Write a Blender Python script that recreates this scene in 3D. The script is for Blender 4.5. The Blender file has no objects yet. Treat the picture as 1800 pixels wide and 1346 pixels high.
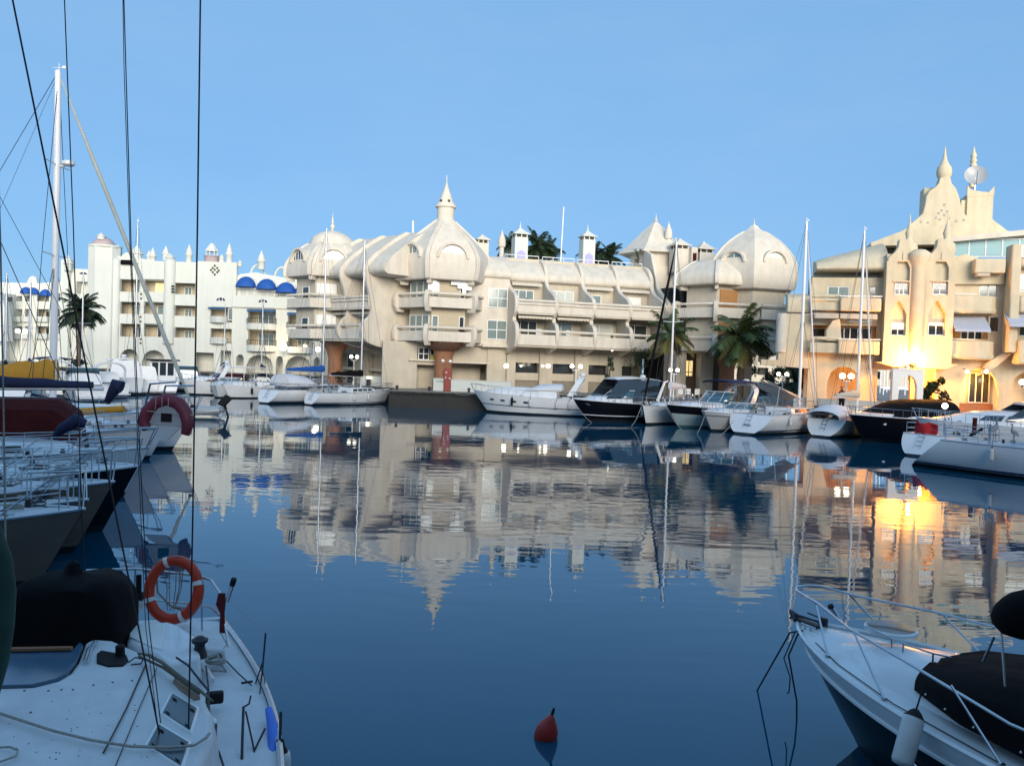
import bpy, bmesh, math, random
from mathutils import Vector, Matrix
from math import radians, sin, cos, pi, sqrt, atan2, tan
random.seed(7)
scene = bpy.context.scene
COL = scene.collection

# ------------------------------------------------------------------ camera
CAMZ = 4.2; FPX = 1430.0
PITCH = math.atan(38.0 / FPX); ROLL = math.asin(0.034)
_F = Vector((0, cos(PITCH), -sin(PITCH))); _R0 = Vector((1, 0, 0)); _U0 = Vector((0, sin(PITCH), cos(PITCH)))
_R = _R0 * cos(ROLL) + _U0 * sin(ROLL); _U = _U0 * cos(ROLL) - _R0 * sin(ROLL)
cam_d = bpy.data.cameras.new('camera'); cam = bpy.data.objects.new('camera', cam_d); COL.objects.link(cam)
cam_d.sensor_width = 36; cam_d.sensor_fit = 'HORIZONTAL'; cam_d.lens = 36 * FPX / 1800
cam_d.clip_start = 0.05; cam_d.clip_end = 5000
cam.matrix_world = Matrix(((_R.x, _U.x, -_F.x, 0), (_R.y, _U.y, -_F.y, 0), (_R.z, _U.z, -_F.z, CAMZ), (0, 0, 0, 1)))
scene.camera = cam

# ------------------------------------------------------------------ sky, sun, exposure (dusk)
SUN_EL = radians(9.0); SUN_AZ = radians(168.0)      # azimuth clockwise from +Y: low, behind the viewpoint, a little to the right
world = bpy.data.worlds.new('World'); scene.world = world; world.use_nodes = True
wn = world.node_tree; wn.nodes.clear()
w_out = wn.nodes.new('ShaderNodeOutputWorld'); w_bg = wn.nodes.new('ShaderNodeBackground')
w_sky = wn.nodes.new('ShaderNodeTexSky'); w_sky.sky_type = 'NISHITA'; w_sky.sun_disc = False
w_sky.sun_elevation = SUN_EL; w_sky.sun_rotation = SUN_AZ; w_sky.altitude = 0
w_sky.air_density = 1.0; w_sky.dust_density = 0.0; w_sky.ozone_density = 4.0
w_tint = wn.nodes.new('ShaderNodeMix'); w_tint.data_type = 'RGBA'; w_tint.blend_type = 'MULTIPLY'; w_tint.inputs[0].default_value = 1.0
w_tint.inputs[7].default_value = (0.74, 0.82, 0.98, 1)
w_cl = wn.nodes.new('ShaderNodeMix'); w_cl.data_type = 'RGBA'
w_even = wn.nodes.new('ShaderNodeMix'); w_even.data_type = 'RGBA'; w_even.inputs[0].default_value = 0.72      # thin high haze evens the dusk sky out
w_even.inputs[7].default_value = (1.72, 3.50, 5.75, 1)
wn.links.new(w_sky.outputs[0], w_tint.inputs[6]); wn.links.new(w_tint.outputs[2], w_even.inputs[6]); wn.links.new(w_even.outputs[2], w_cl.inputs[6])
w_n = wn.nodes.new('ShaderNodeTexNoise'); w_n.inputs['Scale'].default_value = 2.2; w_n.inputs['Detail'].default_value = 5; w_n.inputs['Roughness'].default_value = .6
w_tc = wn.nodes.new('ShaderNodeTexCoord'); w_mp = wn.nodes.new('ShaderNodeMapping'); w_mp.inputs['Scale'].default_value = (1, 1, 3.5); wn.links.new(w_tc.outputs['Generated'], w_mp.inputs[0]); wn.links.new(w_mp.outputs[0], w_n.inputs['Vector'])
w_mr = wn.nodes.new('ShaderNodeMapRange'); w_mr.inputs['From Min'].default_value = .35; w_mr.inputs['From Max'].default_value = .75; w_mr.inputs['To Min'].default_value = 0; w_mr.inputs['To Max'].default_value = .10      # barely visible veil of high cloud
wn.links.new(w_n.outputs[0], w_mr.inputs['Value']); wn.links.new(w_mr.outputs[0], w_cl.inputs[0]); w_cl.inputs[7].default_value = (4.2, 5.0, 6.2, 1); wn.links.new(w_cl.outputs[2], w_bg.inputs[0])
wn.links.new(w_bg.outputs[0], w_out.inputs[0]); w_bg.inputs[1].default_value = 0.13
sun_d = bpy.data.lights.new('sun', 'SUN'); sun = bpy.data.objects.new('sun', sun_d); COL.objects.link(sun)
sun_d.energy = 4.6; sun_d.angle = radians(38); sun_d.color = (1.0, 0.91, 0.76)
_sd = Vector((sin(SUN_AZ) * cos(SUN_EL), cos(SUN_AZ) * cos(SUN_EL), sin(SUN_EL)))
sun.rotation_euler = _sd.to_track_quat('Z', 'Y').to_euler(); sun.location = (0, -60, 60)
vs = scene.view_settings; vs.view_transform = 'Standard'; vs.look = 'None'; vs.gamma = 1.0; vs.exposure = 0.3; vs.use_curve_mapping = False
scene.cycles.max_bounces = 8; scene.cycles.transparent_max_bounces = 12

# ------------------------------------------------------------------ pixel to world helpers (photograph pixels, 1800 x 1346)
CAM = Vector((0, 0, CAMZ))
def ray(px, py): return _F * FPX + _R * (px - 900) + _U * (673 - py)
def at(px, py, Y):
    d = ray(px, py); return CAM + d * (Y / d.y)
def atz(px, py, z):
    d = ray(px, py); return CAM + d * ((z - CAMZ) / d.z)

class Fr:                                            # local frame: u along a facade, v towards the viewer, z up
    def __init__(s, o, deg=0.0):
        s.o = Vector((o[0], o[1], 0)); a = radians(deg); s.a = a
        s.U = Vector((cos(a), sin(a), 0)); s.N = Vector((sin(a), -cos(a), 0))
    def pt(s, u, v, z): return s.o + s.U * u + s.N * v + Vector((0, 0, z))
    def uz(s, px, py, v=0.0):
        d = ray(px, py); o = s.o + s.N * v
        t = (o - CAM).dot(s.N) / d.dot(s.N); p = CAM + d * t
        return (p - o).dot(s.U), p.z

# ------------------------------------------------------------------ mesh builder
OFF = {}
class MB:
    def __init__(s): s.v = []; s.f = []
    def add(s, vs_, fs):
        n = len(s.v); s.v += [Vector(p) for p in vs_]; s.f += [tuple(i + n for i in f) for f in fs]; return s
    def prism(s, A, B, caps=True):
        n = len(A); fs = [(i, (i + 1) % n, n + (i + 1) % n, n + i) for i in range(n)]
        if caps: fs += [tuple(range(n))[::-1], tuple(range(n, 2 * n))]
        return s.add(list(A) + list(B), fs)
    def box(s, x0, x1, y0, y1, z0, z1):
        return s.prism([(x0, y0, z0), (x1, y0, z0), (x1, y1, z0), (x0, y1, z0)], [(x0, y0, z1), (x1, y0, z1), (x1, y1, z1), (x0, y1, z1)])
    def fbox(s, fr, u0, u1, v0, v1, z0, z1):
        P = fr.pt
        return s.prism([P(u0, v1, z0), P(u1, v1, z0), P(u1, v0, z0), P(u0, v0, z0)], [P(u0, v1, z1), P(u1, v1, z1), P(u1, v0, z1), P(u0, v0, z1)])
    def uzp(s, fr, pts, v0, v1): return s.prism([fr.pt(u, v0, z) for u, z in pts][::-1], [fr.pt(u, v1, z) for u, z in pts][::-1])
    def uvp(s, fr, pts, z0, z1): return s.prism([fr.pt(u, v, z0) for u, v in pts], [fr.pt(u, v, z1) for u, v in pts])
    def vzp(s, fr, pts, u0, u1): return s.prism([fr.pt(u0, v, z) for v, z in pts], [fr.pt(u1, v, z) for v, z in pts])
    def loft(s, rings, closed=True, cap0=False, cap1=False):
        n = len(rings[0]); base = []; fs = []
        for r in rings: base += list(r)
        m = n if closed else n - 1
        for k in range(len(rings) - 1):
            for i in range(m):
                a = k * n + i; b = k * n + (i + 1) % n
                fs.append((a, b, b + n, a + n))
        if cap0: fs.append(tuple(range(n))[::-1])
        if cap1: fs.append(tuple((len(rings) - 1) * n + i for i in range(n)))
        return s.add(base, fs)
    def tube(s, path, r, n=6, closed=False, cap=True):
        P = [Vector(p) for p in path]; m = len(P); rings = []
        rr = r if isinstance(r, (list, tuple)) else [r] * m
        pn = None
        for i in range(m):
            if closed: t = P[(i + 1) % m] - P[i - 1]
            else: t = P[min(i + 1, m - 1)] - P[max(i - 1, 0)]
            if t.length < 1e-9: t = Vector((0, 0, 1))
            t.normalize()
            if pn is None:
                a = Vector((0, 0, 1)) if abs(t.z) < .9 else Vector((1, 0, 0)); pn = (a - t * a.dot(t)).normalized()
            else:
                q = pn - t * pn.dot(t)
                pn = q.normalized() if q.length > 1e-6 else pn
            b = t.cross(pn)
            rings.append([P[i] + (pn * cos(2 * pi * k / n) + b * sin(2 * pi * k / n)) * rr[i] for k in range(n)])
        if closed: rings.append(rings[0]); cap = False
        return s.loft(rings, True, cap, cap)
    def lathe(s, c, prof, n=16, a0=0.0, sx=1.0):
        c = Vector(c); rings = [[c + Vector((cos(a0 + 2 * pi * k / n) * r * sx, sin(a0 + 2 * pi * k / n) * r, z)) for k in range(n)] for r, z in prof]
        return s.loft(rings, True, prof[0][0] > 1e-4, prof[-1][0] > 1e-4)
    def sphere(s, c, r, n=12, m=8, sz=1.0):
        return s.lathe(c, [(max(r * sin(pi * k / m), 1e-5), -r * sz * cos(pi * k / m)) for k in range(m + 1)], n)
    def sweep(s, fr, plan, prof, closed=False, caps=True):   # profile (d outward, z) swept along a plan polyline (u, v), mitred
        n = len(plan); rings = []
        for i in range(n):
            p = Vector(plan[i])
            if closed or 0 < i < n - 1:
                a = (p - Vector(plan[i - 1])).normalized(); b = (Vector(plan[(i + 1) % n]) - p).normalized()
            elif i == 0: a = b = (Vector(plan[1]) - p).normalized()
            else: a = b = (p - Vector(plan[i - 1])).normalized()
            na = Vector((-a.y, a.x)); nb = Vector((-b.y, b.x)); mm = (na + nb)
            mm = mm / max(mm.length_squared / 2, 0.15) if mm.length > 1e-6 else na
            rings.append([fr.pt(p.x + mm.x * d, p.y + mm.y * d, z) for d, z in prof])
        if closed: rings.append(rings[0])
        c = caps and not closed
        return s.loft(rings, True, c, c)
    def build(s, name, mat, parent=None, bevel=0.0, smooth=35, world=False, seg=2):
        off = OFF.get(parent.as_pointer(), Vector((0, 0, 0))) if (parent is not None and world) else Vector((0, 0, 0))
        me = bpy.data.meshes.new(name); me.from_pydata([tuple(p - off) for p in s.v], [], s.f); me.materials.append(mat)
        bm = bmesh.new(); bm.from_mesh(me); bmesh.ops.remove_doubles(bm, verts=bm.verts, dist=1e-5)
        bmesh.ops.recalc_face_normals(bm, faces=bm.faces); bm.to_mesh(me); bm.free()
        if smooth:
            me.polygons.foreach_set('use_smooth', [True] * len(me.polygons)); me.set_sharp_from_angle(angle=radians(smooth))
        me.update()
        o = bpy.data.objects.new(name, me); COL.objects.link(o)
        if parent is not None:
            o.parent = parent
            if world: OFF[o.as_pointer()] = off
        if bevel:
            b = o.modifiers.new('bevel', 'BEVEL'); b.width = bevel; b.segments = seg; b.limit_method = 'ANGLE'; b.angle_limit = radians(40)
        return o
def tag(o, label=None, cat=None, group=None, kind=None):
    if label: o['label'] = label
    if cat: o['category'] = cat
    if group: o['group'] = group
    if kind: o['kind'] = kind
    return o
def thing(name, label, cat, loc=(0, 0, 0), rz=0.0, group=None, world=False):
    o = bpy.data.objects.new(name, None); COL.objects.link(o); o.location = loc; o.rotation_euler = (0, 0, rz); o.empty_display_size = .3
    tag(o, label, cat, group)
    if world: OFF[o.as_pointer()] = Vector(loc)
    return o
def children(o): return [c for c in bpy.data.objects if c.parent == o]
def copy_tree(o, parent=None, kids=None):
    if kids is None:
        kids = {}
        for c in bpy.data.objects:
            if c.parent: kids.setdefault(c.parent.name, []).append(c)
    c = o.copy(); COL.objects.link(c); c.parent = parent
    for ch in kids.get(o.name, []): copy_tree(ch, c, kids)
    return c

# ------------------------------------------------------------------ materials
def mat(name, col, rough=.6, metal=0.0, var=0.0, vscale=3.0, bump=0.0, bscale=20.0, spec=.5, emit=None, estr=0.0, coat=0.0, streak=0.0, col2=None, stretch=None):
    m = bpy.data.materials.new(name); m.use_nodes = True; nt = m.node_tree; p = nt.nodes['Principled BSDF']
    p.inputs['Base Color'].default_value = (*col, 1); p.inputs['Roughness'].default_value = rough; p.inputs['Metallic'].default_value = metal
    p.inputs['Specular IOR Level'].default_value = spec; p.inputs['Coat Weight'].default_value = coat
    if emit: p.inputs['Emission Color'].default_value = (*emit, 1); p.inputs['Emission Strength'].default_value = estr
    tc = nt.nodes.new('ShaderNodeTexCoord'); src = tc.outputs['Object']
    if stretch:
        mp = nt.nodes.new('ShaderNodeMapping'); mp.inputs['Scale'].default_value = stretch; nt.links.new(src, mp.inputs[0]); src = mp.outputs[0]
    if var or streak or col2:
        n = nt.nodes.new('ShaderNodeTexNoise'); n.inputs['Scale'].default_value = vscale; n.inputs['Detail'].default_value = 6; n.inputs['Roughness'].default_value = .65
        nt.links.new(src, n.inputs['Vector'])
        cr = nt.nodes.new('ShaderNodeValToRGB'); cr.color_ramp.elements[0].position = .3; cr.color_ramp.elements[1].position = .7
        c2 = col2 or tuple(c * (1 - var) for c in col)
        cr.color_ramp.elements[0].color = (*c2, 1); cr.color_ramp.elements[1].color = (*col, 1)
        nt.links.new(n.outputs[0], cr.inputs[0]); last = cr.outputs[0]
        if streak:
            mp = nt.nodes.new('ShaderNodeMapping'); mp.inputs['Scale'].default_value = (1.1, 1.1, .12); nt.links.new(tc.outputs['Object'], mp.inputs[0])
            n2 = nt.nodes.new('ShaderNodeTexNoise'); n2.inputs['Scale'].default_value = 1.6; n2.inputs['Detail'].default_value = 5; nt.links.new(mp.outputs[0], n2.inputs['Vector'])
            r2 = nt.nodes.new('ShaderNodeValToRGB'); r2.color_ramp.elements[0].position = .42; r2.color_ramp.elements[1].position = .7
            r2.color_ramp.elements[0].color = (1, 1, 1, 1); r2.color_ramp.elements[1].color = (1 - streak, 1 - streak * 1.05, 1 - streak * 1.15, 1)
            nt.links.new(n2.outputs[0], r2.inputs[0])
            mx = nt.nodes.new('ShaderNodeMix'); mx.data_type = 'RGBA'; mx.blend_type = 'MULTIPLY'; mx.inputs[0].default_value = 1
            nt.links.new(last, mx.inputs[6]); nt.links.new(r2.outputs[0], mx.inputs[7]); last = mx.outputs[2]
        nt.links.new(last, p.inputs['Base Color'])
    if bump:
        n = nt.nodes.new('ShaderNodeTexNoise'); n.inputs['Scale'].default_value = bscale; n.inputs['Detail'].default_value = 4; nt.links.new(src, n.inputs['Vector'])
        b = nt.nodes.new('ShaderNodeBump'); b.inputs['Strength'].default_value = .6; b.inputs['Distance'].default_value = bump
        nt.links.new(n.outputs[0], b.inputs['Height']); nt.links.new(b.outputs[0], p.inputs['Normal'])
    return m
def glassmat(name, tint=(.55, .62, .62), dark=.05):      # window glass: a thin reflecting pane over what is behind it
    m = bpy.data.materials.new(name); m.use_nodes = True; nt = m.node_tree; nt.nodes.clear()
    o = nt.nodes.new('ShaderNodeOutputMaterial'); mix = nt.nodes.new('ShaderNodeMixShader'); g = nt.nodes.new('ShaderNodeBsdfGlossy'); t = nt.nodes.new('ShaderNodeBsdfTransparent')
    lw = nt.nodes.new('ShaderNodeFresnel'); lw.inputs[0].default_value = 1.9
    g.inputs['Roughness'].default_value = .02; g.inputs['Color'].default_value = (.95, .97, 1, 1); t.inputs[0].default_value = (*tint, 1)
    nt.links.new(lw.outputs[0], mix.inputs[0]); nt.links.new(t.outputs[0], mix.inputs[1]); nt.links.new(g.outputs[0], mix.inputs[2]); nt.links.new(mix.outputs[0], o.inputs[0])
    return m
M = {}
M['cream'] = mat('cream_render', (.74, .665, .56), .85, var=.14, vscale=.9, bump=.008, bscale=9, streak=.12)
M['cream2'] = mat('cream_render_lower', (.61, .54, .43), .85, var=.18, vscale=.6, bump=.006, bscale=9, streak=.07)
M['creamC'] = mat('yellowish_cream_render', (.74, .625, .44), .85, var=.16, vscale=.9, bump=.008, bscale=9, streak=.13)
M['whiteA'] = mat('white_render', (.67, .68, .62), .85, var=.07, vscale=.4, bump=.006, bscale=9, streak=.05)
M['shadedwall'] = mat('room_wall', (.55, .47, .34), .9, var=.1)  # walls set back in recesses: the shade there is put into the colour
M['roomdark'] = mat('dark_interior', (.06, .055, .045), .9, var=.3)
M['curtain'] = mat('pale_curtain', (.60, .62, .58), .8, var=.15, vscale=4)
M['shutter'] = mat('white_roller_shutter', (.82, .80, .76), .5, bump=.006, bscale=60, stretch=(.01, .01, 1))
M['frame'] = mat('white_window_frame', (.82, .82, .80), .4)
M['brick'] = mat('terracotta_render', (.36, .17, .09), .85, var=.25, vscale=2)
M['wood'] = mat('orange_wood', (.45, .22, .07), .6, var=.3, vscale=6)
M['darkwood'] = mat('dark_wood', (.09, .05, .03), .6, var=.3)
M['white'] = mat('white_paint', (.80, .80, .78), .5, var=.05)
M['gel'] = mat('white_gelcoat', (.76, .77, .78), .25, var=.10, vscale=1.3, coat=.4)
M['gelgrey'] = mat('grey_gelcoat', (.42, .43, .44), .35, var=.1, vscale=1.3)
M['deck'] = mat('nonskid_deck', (.66, .67, .68), .6, var=.16, vscale=4, bump=.002, bscale=180)
M['navy'] = mat('navy_canvas', (.012, .02, .07), .8, var=.3, bump=.03, bscale=6)
M['blue'] = mat('blue_canvas', (.01, .10, .42), .75, var=.35, bump=.03, bscale=5)
M['blackc'] = mat('black_canvas', (.007, .007, .008), .9, var=.3, bump=.04, bscale=4, spec=.12)
M['blackhull'] = mat('black_hull_paint', (.004, .004, .006), .3, coat=.0, spec=.35)
M['bottom'] = mat('dark_antifouling', (.012, .016, .022), .6, var=.3)
M['tealb'] = mat('teal_antifouling', (.06, .20, .20), .6, var=.3)
M['brownhull'] = mat('brown_grey_hull', (.19, .14, .105), .45, var=.2, vscale=2.0)
M['steel'] = mat('stainless_steel', (.55, .57, .60), .22, metal=1.0)
M['alu'] = mat('anodised_mast', (.62, .63, .65), .35, metal=.6)
M['mastwhite'] = mat('white_mast_paint', (.80, .80, .80), .35)
M['wire'] = mat('dark_rigging_wire', (.03, .03, .035), .5, metal=.4)
M['rope'] = mat('pale_rope', (.42, .40, .36), .9, var=.4, vscale=40)
M['ropedark'] = mat('dark_rope', (.05, .055, .07), .9, var=.4, vscale=40)
M['rubber'] = mat('black_rubber', (.012, .012, .013), .7, spec=.2)
M['fender'] = mat('white_fender_vinyl', (.66, .66, .65), .45, var=.12, vscale=6)
M['smoked'] = mat('smoked_glass', (.02, .028, .035), .06, spec=.8, coat=.6)
M['winglass'] = glassmat('window_glass')
M['bluewin'] = mat('tinted_windscreen', (.03, .10, .14), .06, spec=.9, coat=.8)
M['darkred'] = mat('dark_red_canvas', (.075, .010, .010), .85, var=.4, bump=.04, bscale=3, spec=.2)
M['maroon'] = mat('maroon_tube', (.16, .015, .035), .5, var=.2)
M['yellow'] = mat('yellow_canvas', (.55, .27, .025), .85, var=.25, bump=.03, bscale=4)
M['grey_c'] = mat('grey_canvas', (.42, .40, .38), .85, var=.2, bump=.03, bscale=4)
M['orange'] = mat('orange_lifebuoy', (.62, .045, .012), .5, var=.15, vscale=10)
M['red'] = mat('red_plastic', (.26, .035, .022), .5, var=.2)
M['globe'] = mat('lit_globe', (.9, .9, .85), .4, emit=(1.0, .90, .70), estr=5)
M['globeoff'] = mat('unlit_globe', (.85, .85, .82), .3)
M['concrete'] = mat('quay_concrete', (.20, .185, .17), .9, var=.35, vscale=1.2, bump=.02, bscale=6)
M['wetstone'] = mat('wet_dark_quay', (.018, .018, .017), .6, var=.5, vscale=2, bump=.03, bscale=5)
M['pave'] = mat('promenade_paving', (.33, .29, .25), .9, var=.2, vscale=1.5)
M['leafp'] = mat('palm_leaf', (.075, .12, .035), .6, var=.5, vscale=1.2)
M['leafy'] = mat('yellowing_palm_leaf', (.17, .15, .035), .6, var=.4, vscale=2)
M['leafd'] = mat('dark_foliage', (.025, .05, .016), .7, var=.5, vscale=1.2)
M['trunk'] = mat('palm_trunk', (.16, .12, .085), .9, var=.4, vscale=6, bump=.03, bscale=9)
M['terracotta'] = mat('terracotta_pot', (.38, .10, .055), .8, var=.2)
M['lilac'] = mat('lilac_paint', (.40, .38, .66), .8)
M['roofpink'] = mat('pinkish_dome_tiles', (.46, .36, .36), .8, var=.15)
M['skin'] = mat('skin', (.45, .26, .18), .6)
M['rimdirt'] = mat('grime', (.10, .09, .07), .9)
# ------------------------------------------------------------------ water
def water_mat():
    m = bpy.data.materials.new('harbour_water'); m.use_nodes = True; nt = m.node_tree; p = nt.nodes['Principled BSDF']
    p.inputs['Base Color'].default_value = (.001, .055, .105, 1); p.inputs['Roughness'].default_value = .015; p.inputs['IOR'].default_value = 1.62; p.inputs['Specular Tint'].default_value = (.22, .76, 1.0, 1)
    tc = nt.nodes.new('ShaderNodeTexCoord')
    def noise(scale, sx, sy, det=2, rough=.5):
        mp = nt.nodes.new('ShaderNodeMapping'); mp.inputs['Scale'].default_value = (sx, sy, 1); nt.links.new(tc.outputs['Object'], mp.inputs[0])
        n = nt.nodes.new('ShaderNodeTexNoise'); n.inputs['Scale'].default_value = scale; n.inputs['Detail'].default_value = det; n.inputs['Roughness'].default_value = rough
        nt.links.new(mp.outputs[0], n.inputs['Vector']); return n.outputs[0]
    fine = noise(2.2, .35, 1.0, 2); mid = noise(.55, .4, 1.0, 2); patch = noise(.06, .35, 1.0, 3)
    r = nt.nodes.new('ShaderNodeMapRange'); r.inputs['From Min'].default_value = .42; r.inputs['From Max'].default_value = .66; r.inputs['To Min'].default_value = .03; r.inputs['To Max'].default_value = 1
    nt.links.new(patch, r.inputs['Value'])
    mul = nt.nodes.new('ShaderNodeMath'); mul.operation = 'MULTIPLY'; nt.links.new(fine, mul.inputs[0]); nt.links.new(r.outputs[0], mul.inputs[1])
    b = nt.nodes.new('ShaderNodeBump'); b.inputs['Strength'].default_value = 1; b.inputs['Distance'].default_value = .009; nt.links.new(mul.outputs[0], b.inputs['Height'])
    b2 = nt.nodes.new('ShaderNodeBump'); b2.inputs['Strength'].default_value = 1; b2.inputs['Distance'].default_value = .007; nt.links.new(mid, b2.inputs['Height']); nt.links.new(b.outputs[0], b2.inputs['Normal'])
    nt.links.new(b2.outputs[0], p.inputs['Normal'])
    return m
w = MB(); w.add([(-900, -60, 0), (900, -60, 0), (900, 2200, 0), (-900, 2200, 0)], [(0, 1, 2, 3)])
tag(w.build('water', water_mat()), kind='structure')
# ------------------------------------------------------------------ shared building helpers
M['pane'] = mat('window_pane', (.23, .29, .28), .08, spec=.8, var=.25, vscale=1.5)
M['panedark'] = mat('dark_window_pane', (.035, .04, .042), .07, spec=.8)
M['panewarm'] = mat('lit_window_pane', (.5, .4, .2), .3, emit=(1.0, .72, .30), estr=.8)
M['panebright'] = mat('white_awning_and_pane_glare', (.90, .90, .88), .5)  # white awnings, and dormer-pane glare painted as plain white
def cat_(pts, n=3):
    out = []; P = [Vector(p) for p in pts]
    for i in range(len(P) - 1):
        a = P[max(i - 1, 0)]; b = P[i]; c = P[i + 1]; d = P[min(i + 2, len(P) - 1)]
        for k in range(n):
            t = k / n
            out.append(tuple(.5 * ((2 * b) + (c - a) * t + (2 * a - 5 * b + 4 * c - d) * t * t + (3 * b - a - 3 * c + d) * t ** 3)))
    out.append(tuple(P[-1])); return out
def hexp(R): return [(-R, 0), (-R / 2, .866 * R), (R / 2, .866 * R), (R, 0), (R / 2, -.866 * R), (-R / 2, -.866 * R)]
def window(fr, u0, u1, z0, z1, v, nx, ny, parent, pm='pane', name='window', fw=.07, fm='frame', arch=False):
    b = MB(); d = .09
    if arch:
        n = 12; cu = (u0 + u1) / 2; w = (u1 - u0) / 2; h = z1 - z0
        path = [fr.pt(cu - w * cos(pi * k / n), v, z0 + h * sin(pi * k / n)) for k in range(n + 1)]
        b.tube(path, fw * .7, 4); b.fbox(fr, u0, u1, v - d / 2, v + d / 2, z0 - fw, z0)
        for i in range(1, nx):
            uu = u0 + (u1 - u0) * i / nx; hh = h * sqrt(max(0, 1 - ((uu - cu) / w) ** 2)); b.fbox(fr, uu - fw / 2, uu + fw / 2, v - d / 2, v + d / 2, z0, z0 + hh - .02)
        o = b.build(name, M[fm], parent, world=True)
        p = MB(); p.uzp(fr, [(cu - w * .98 * cos(pi * k / n), z0 + .97 * h * sin(pi * k / n)) for k in range(n + 1)], v - .02, v + .012)
        p.build('pane', M[pm], o, world=True); return o
    b.fbox(fr, u0, u1, v - d / 2, v + d / 2, z1 - fw, z1); b.fbox(fr, u0, u1, v - d / 2, v + d / 2, z0, z0 + fw)
    for i in range(nx + 1):
        uu = u0 + fw / 2 + (u1 - u0 - fw) * i / nx; b.fbox(fr, uu - fw / 2, uu + fw / 2, v - d / 2 + .003, v + d / 2 + .003, z0 + fw, z1 - fw)
    for j in range(1, ny):
        zz = z0 + (z1 - z0) * j / ny; b.fbox(fr, u0 + fw, u1 - fw, v - d / 2 + .006, v + d / 2 + .006, zz - fw / 2, zz + fw / 2)
    o = b.build(name, M[fm], parent, world=True)
    cu = (u1 - u0) / nx; cz = (z1 - z0) / ny
    for i in range(nx):
        for j in range(ny):
            p = MB(); p.fbox(fr, u0 + cu * i + .02, u0 + cu * (i + 1) - .02, v - .015, v + .01, z0 + cz * j + .02, z0 + cz * (j + 1) - .02)
            p.build('pane', M[pm], o, world=True, smooth=0)
    return o
def bracket_poly(z0, k=1.0):
    return [(-.75, z0 - .38), (-.05, z0 - .38), (.10, z0 - .1), (.34 * k, z0 + .25), (.34 * k, z0 + .95), (.12, z0 + 1.45), (-.1, z0 + 1.55), (-.75, z0 + 1.52)]
def balcony(fr, plan, z0, parent, mt, rails=1, feet=True, foot_idx=None, h=.92):
    b = MB(); b.sweep(fr, plan, [(0, z0), (0, z0 + h), (-.14, z0 + h), (-.14, z0)])
    o = b.build('balcony', mt, parent, bevel=.03, world=True)
    s = MB(); zr = z0 + h + .32
    for k in range(rails):
        s.sweep(fr, plan, [(.03 + .13 * cos(a), zr + .13 * sin(a)) for a in [2 * pi * i / 8 for i in range(8)]]); zr -= .30
    s.build('rail', mt, o, world=True, smooth=60)
    f = MB(); f.uvp(fr, [(u, v - .2 if v > 0 else v) for u, v in plan] + [(plan[-1][0], plan[-1][1] - 2.4), (plan[0][0], plan[0][1] - 2.4)], z0 + .05, z0 + .22)
    f.build('slab', mt, o, world=True)
    if feet:
        n = len(plan)
        for i in (foot_idx if foot_idx is not None else range(n)):
            p = Vector(plan[i]); dirs = []
            if i > 0: a = (p - Vector(plan[i - 1])).normalized(); dirs.append(Vector((-a.y, a.x)))
            if i < n - 1: a = (Vector(plan[i + 1]) - p).normalized(); dirs.append(Vector((-a.y, a.x)))
            nn = sum(dirs, Vector((0, 0))).normalized()
            w = fr.pt(p.x, p.y, 0); N = fr.U * nn.x + fr.N * nn.y
            f2 = Fr((w.x, w.y), math.degrees(atan2(N.x, -N.y)))
            q = MB(); q.vzp(f2, bracket_poly(z0), -.19, .19); q.build('bracket', mt, o, bevel=.04, world=True)
    return o
def dome(fr, rings, parent, mt, n_sub=3, name='dome', ribs=(0, 1, 2, 3), rw=.2):
    rr = cat_([(r, z) for r, z in rings], n_sub)
    b = MB(); b.loft([[fr.pt(u, v, z) for u, v in hexp(r)] for r, z in rr], True, True, True)
    o = b.build(name, mt, parent, world=True, smooth=28)
    for i in ribs:
        c, s_ = hexp(1.0)[i]; N = fr.U * c + fr.N * s_
        f2 = Fr((fr.o.x, fr.o.y), math.degrees(atan2(N.x, -N.y)))
        prof = [(r + .14, z) for r, z in rr if r > .9]; back = [(r - .25, z) for r, z in rr if r > .9][::-1]
        z0 = prof[0][1]; r0 = prof[0][0]
        q = MB(); q.vzp(f2, [(r0 - .85, z0 - .4), (r0 - .1, z0 - .4)] + prof + back + [(r0 - .85, z0 + .1)], -rw, rw)
        q.build('rib', mt, o, bevel=.05, world=True)
    return o
def lunette(fr, deg, apo, z0, w, h, parent, mt, pm, nx=4, deep=1.4):
    a = math.degrees(fr.a) + deg; f = Fr((fr.o.x, fr.o.y), a); n = 14
    b = MB(); o_ = [(-(w / 2 + .22) * cos(pi * k / n), z0 + (h + .22) * sin(pi * k / n)) for k in range(n + 1)]
    i_ = [(-(w / 2) * cos(pi * k / n), z0 + h * sin(pi * k / n)) for k in range(n + 1)][::-1]
    b.uzp(f, o_ + i_, apo - deep, apo + .12)
    o = b.build('dormer', mt, parent, world=True, bevel=.03)
    window(f, -w / 2 + .02, w / 2 - .02, z0 + .02, z0 + h - .05, apo - .22, nx, 1, o, pm, arch=True)
    return o
def finial(c, h, r, parent, mt, name='finial'):
    b = MB(); b.lathe(c, [(r * .55, 0), (r * .6, h * .06), (r * .3, h * .12), (r, h * .24), (r * .95, h * .32), (r * .3, h * .42), (r * .62, h * .50), (r * .22, h * .60), (r * .40, h * .67), (r * .14, h * .76), (.012, h)], 10)
    return b.build(name, mt, parent, world=True, smooth=50)
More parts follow.
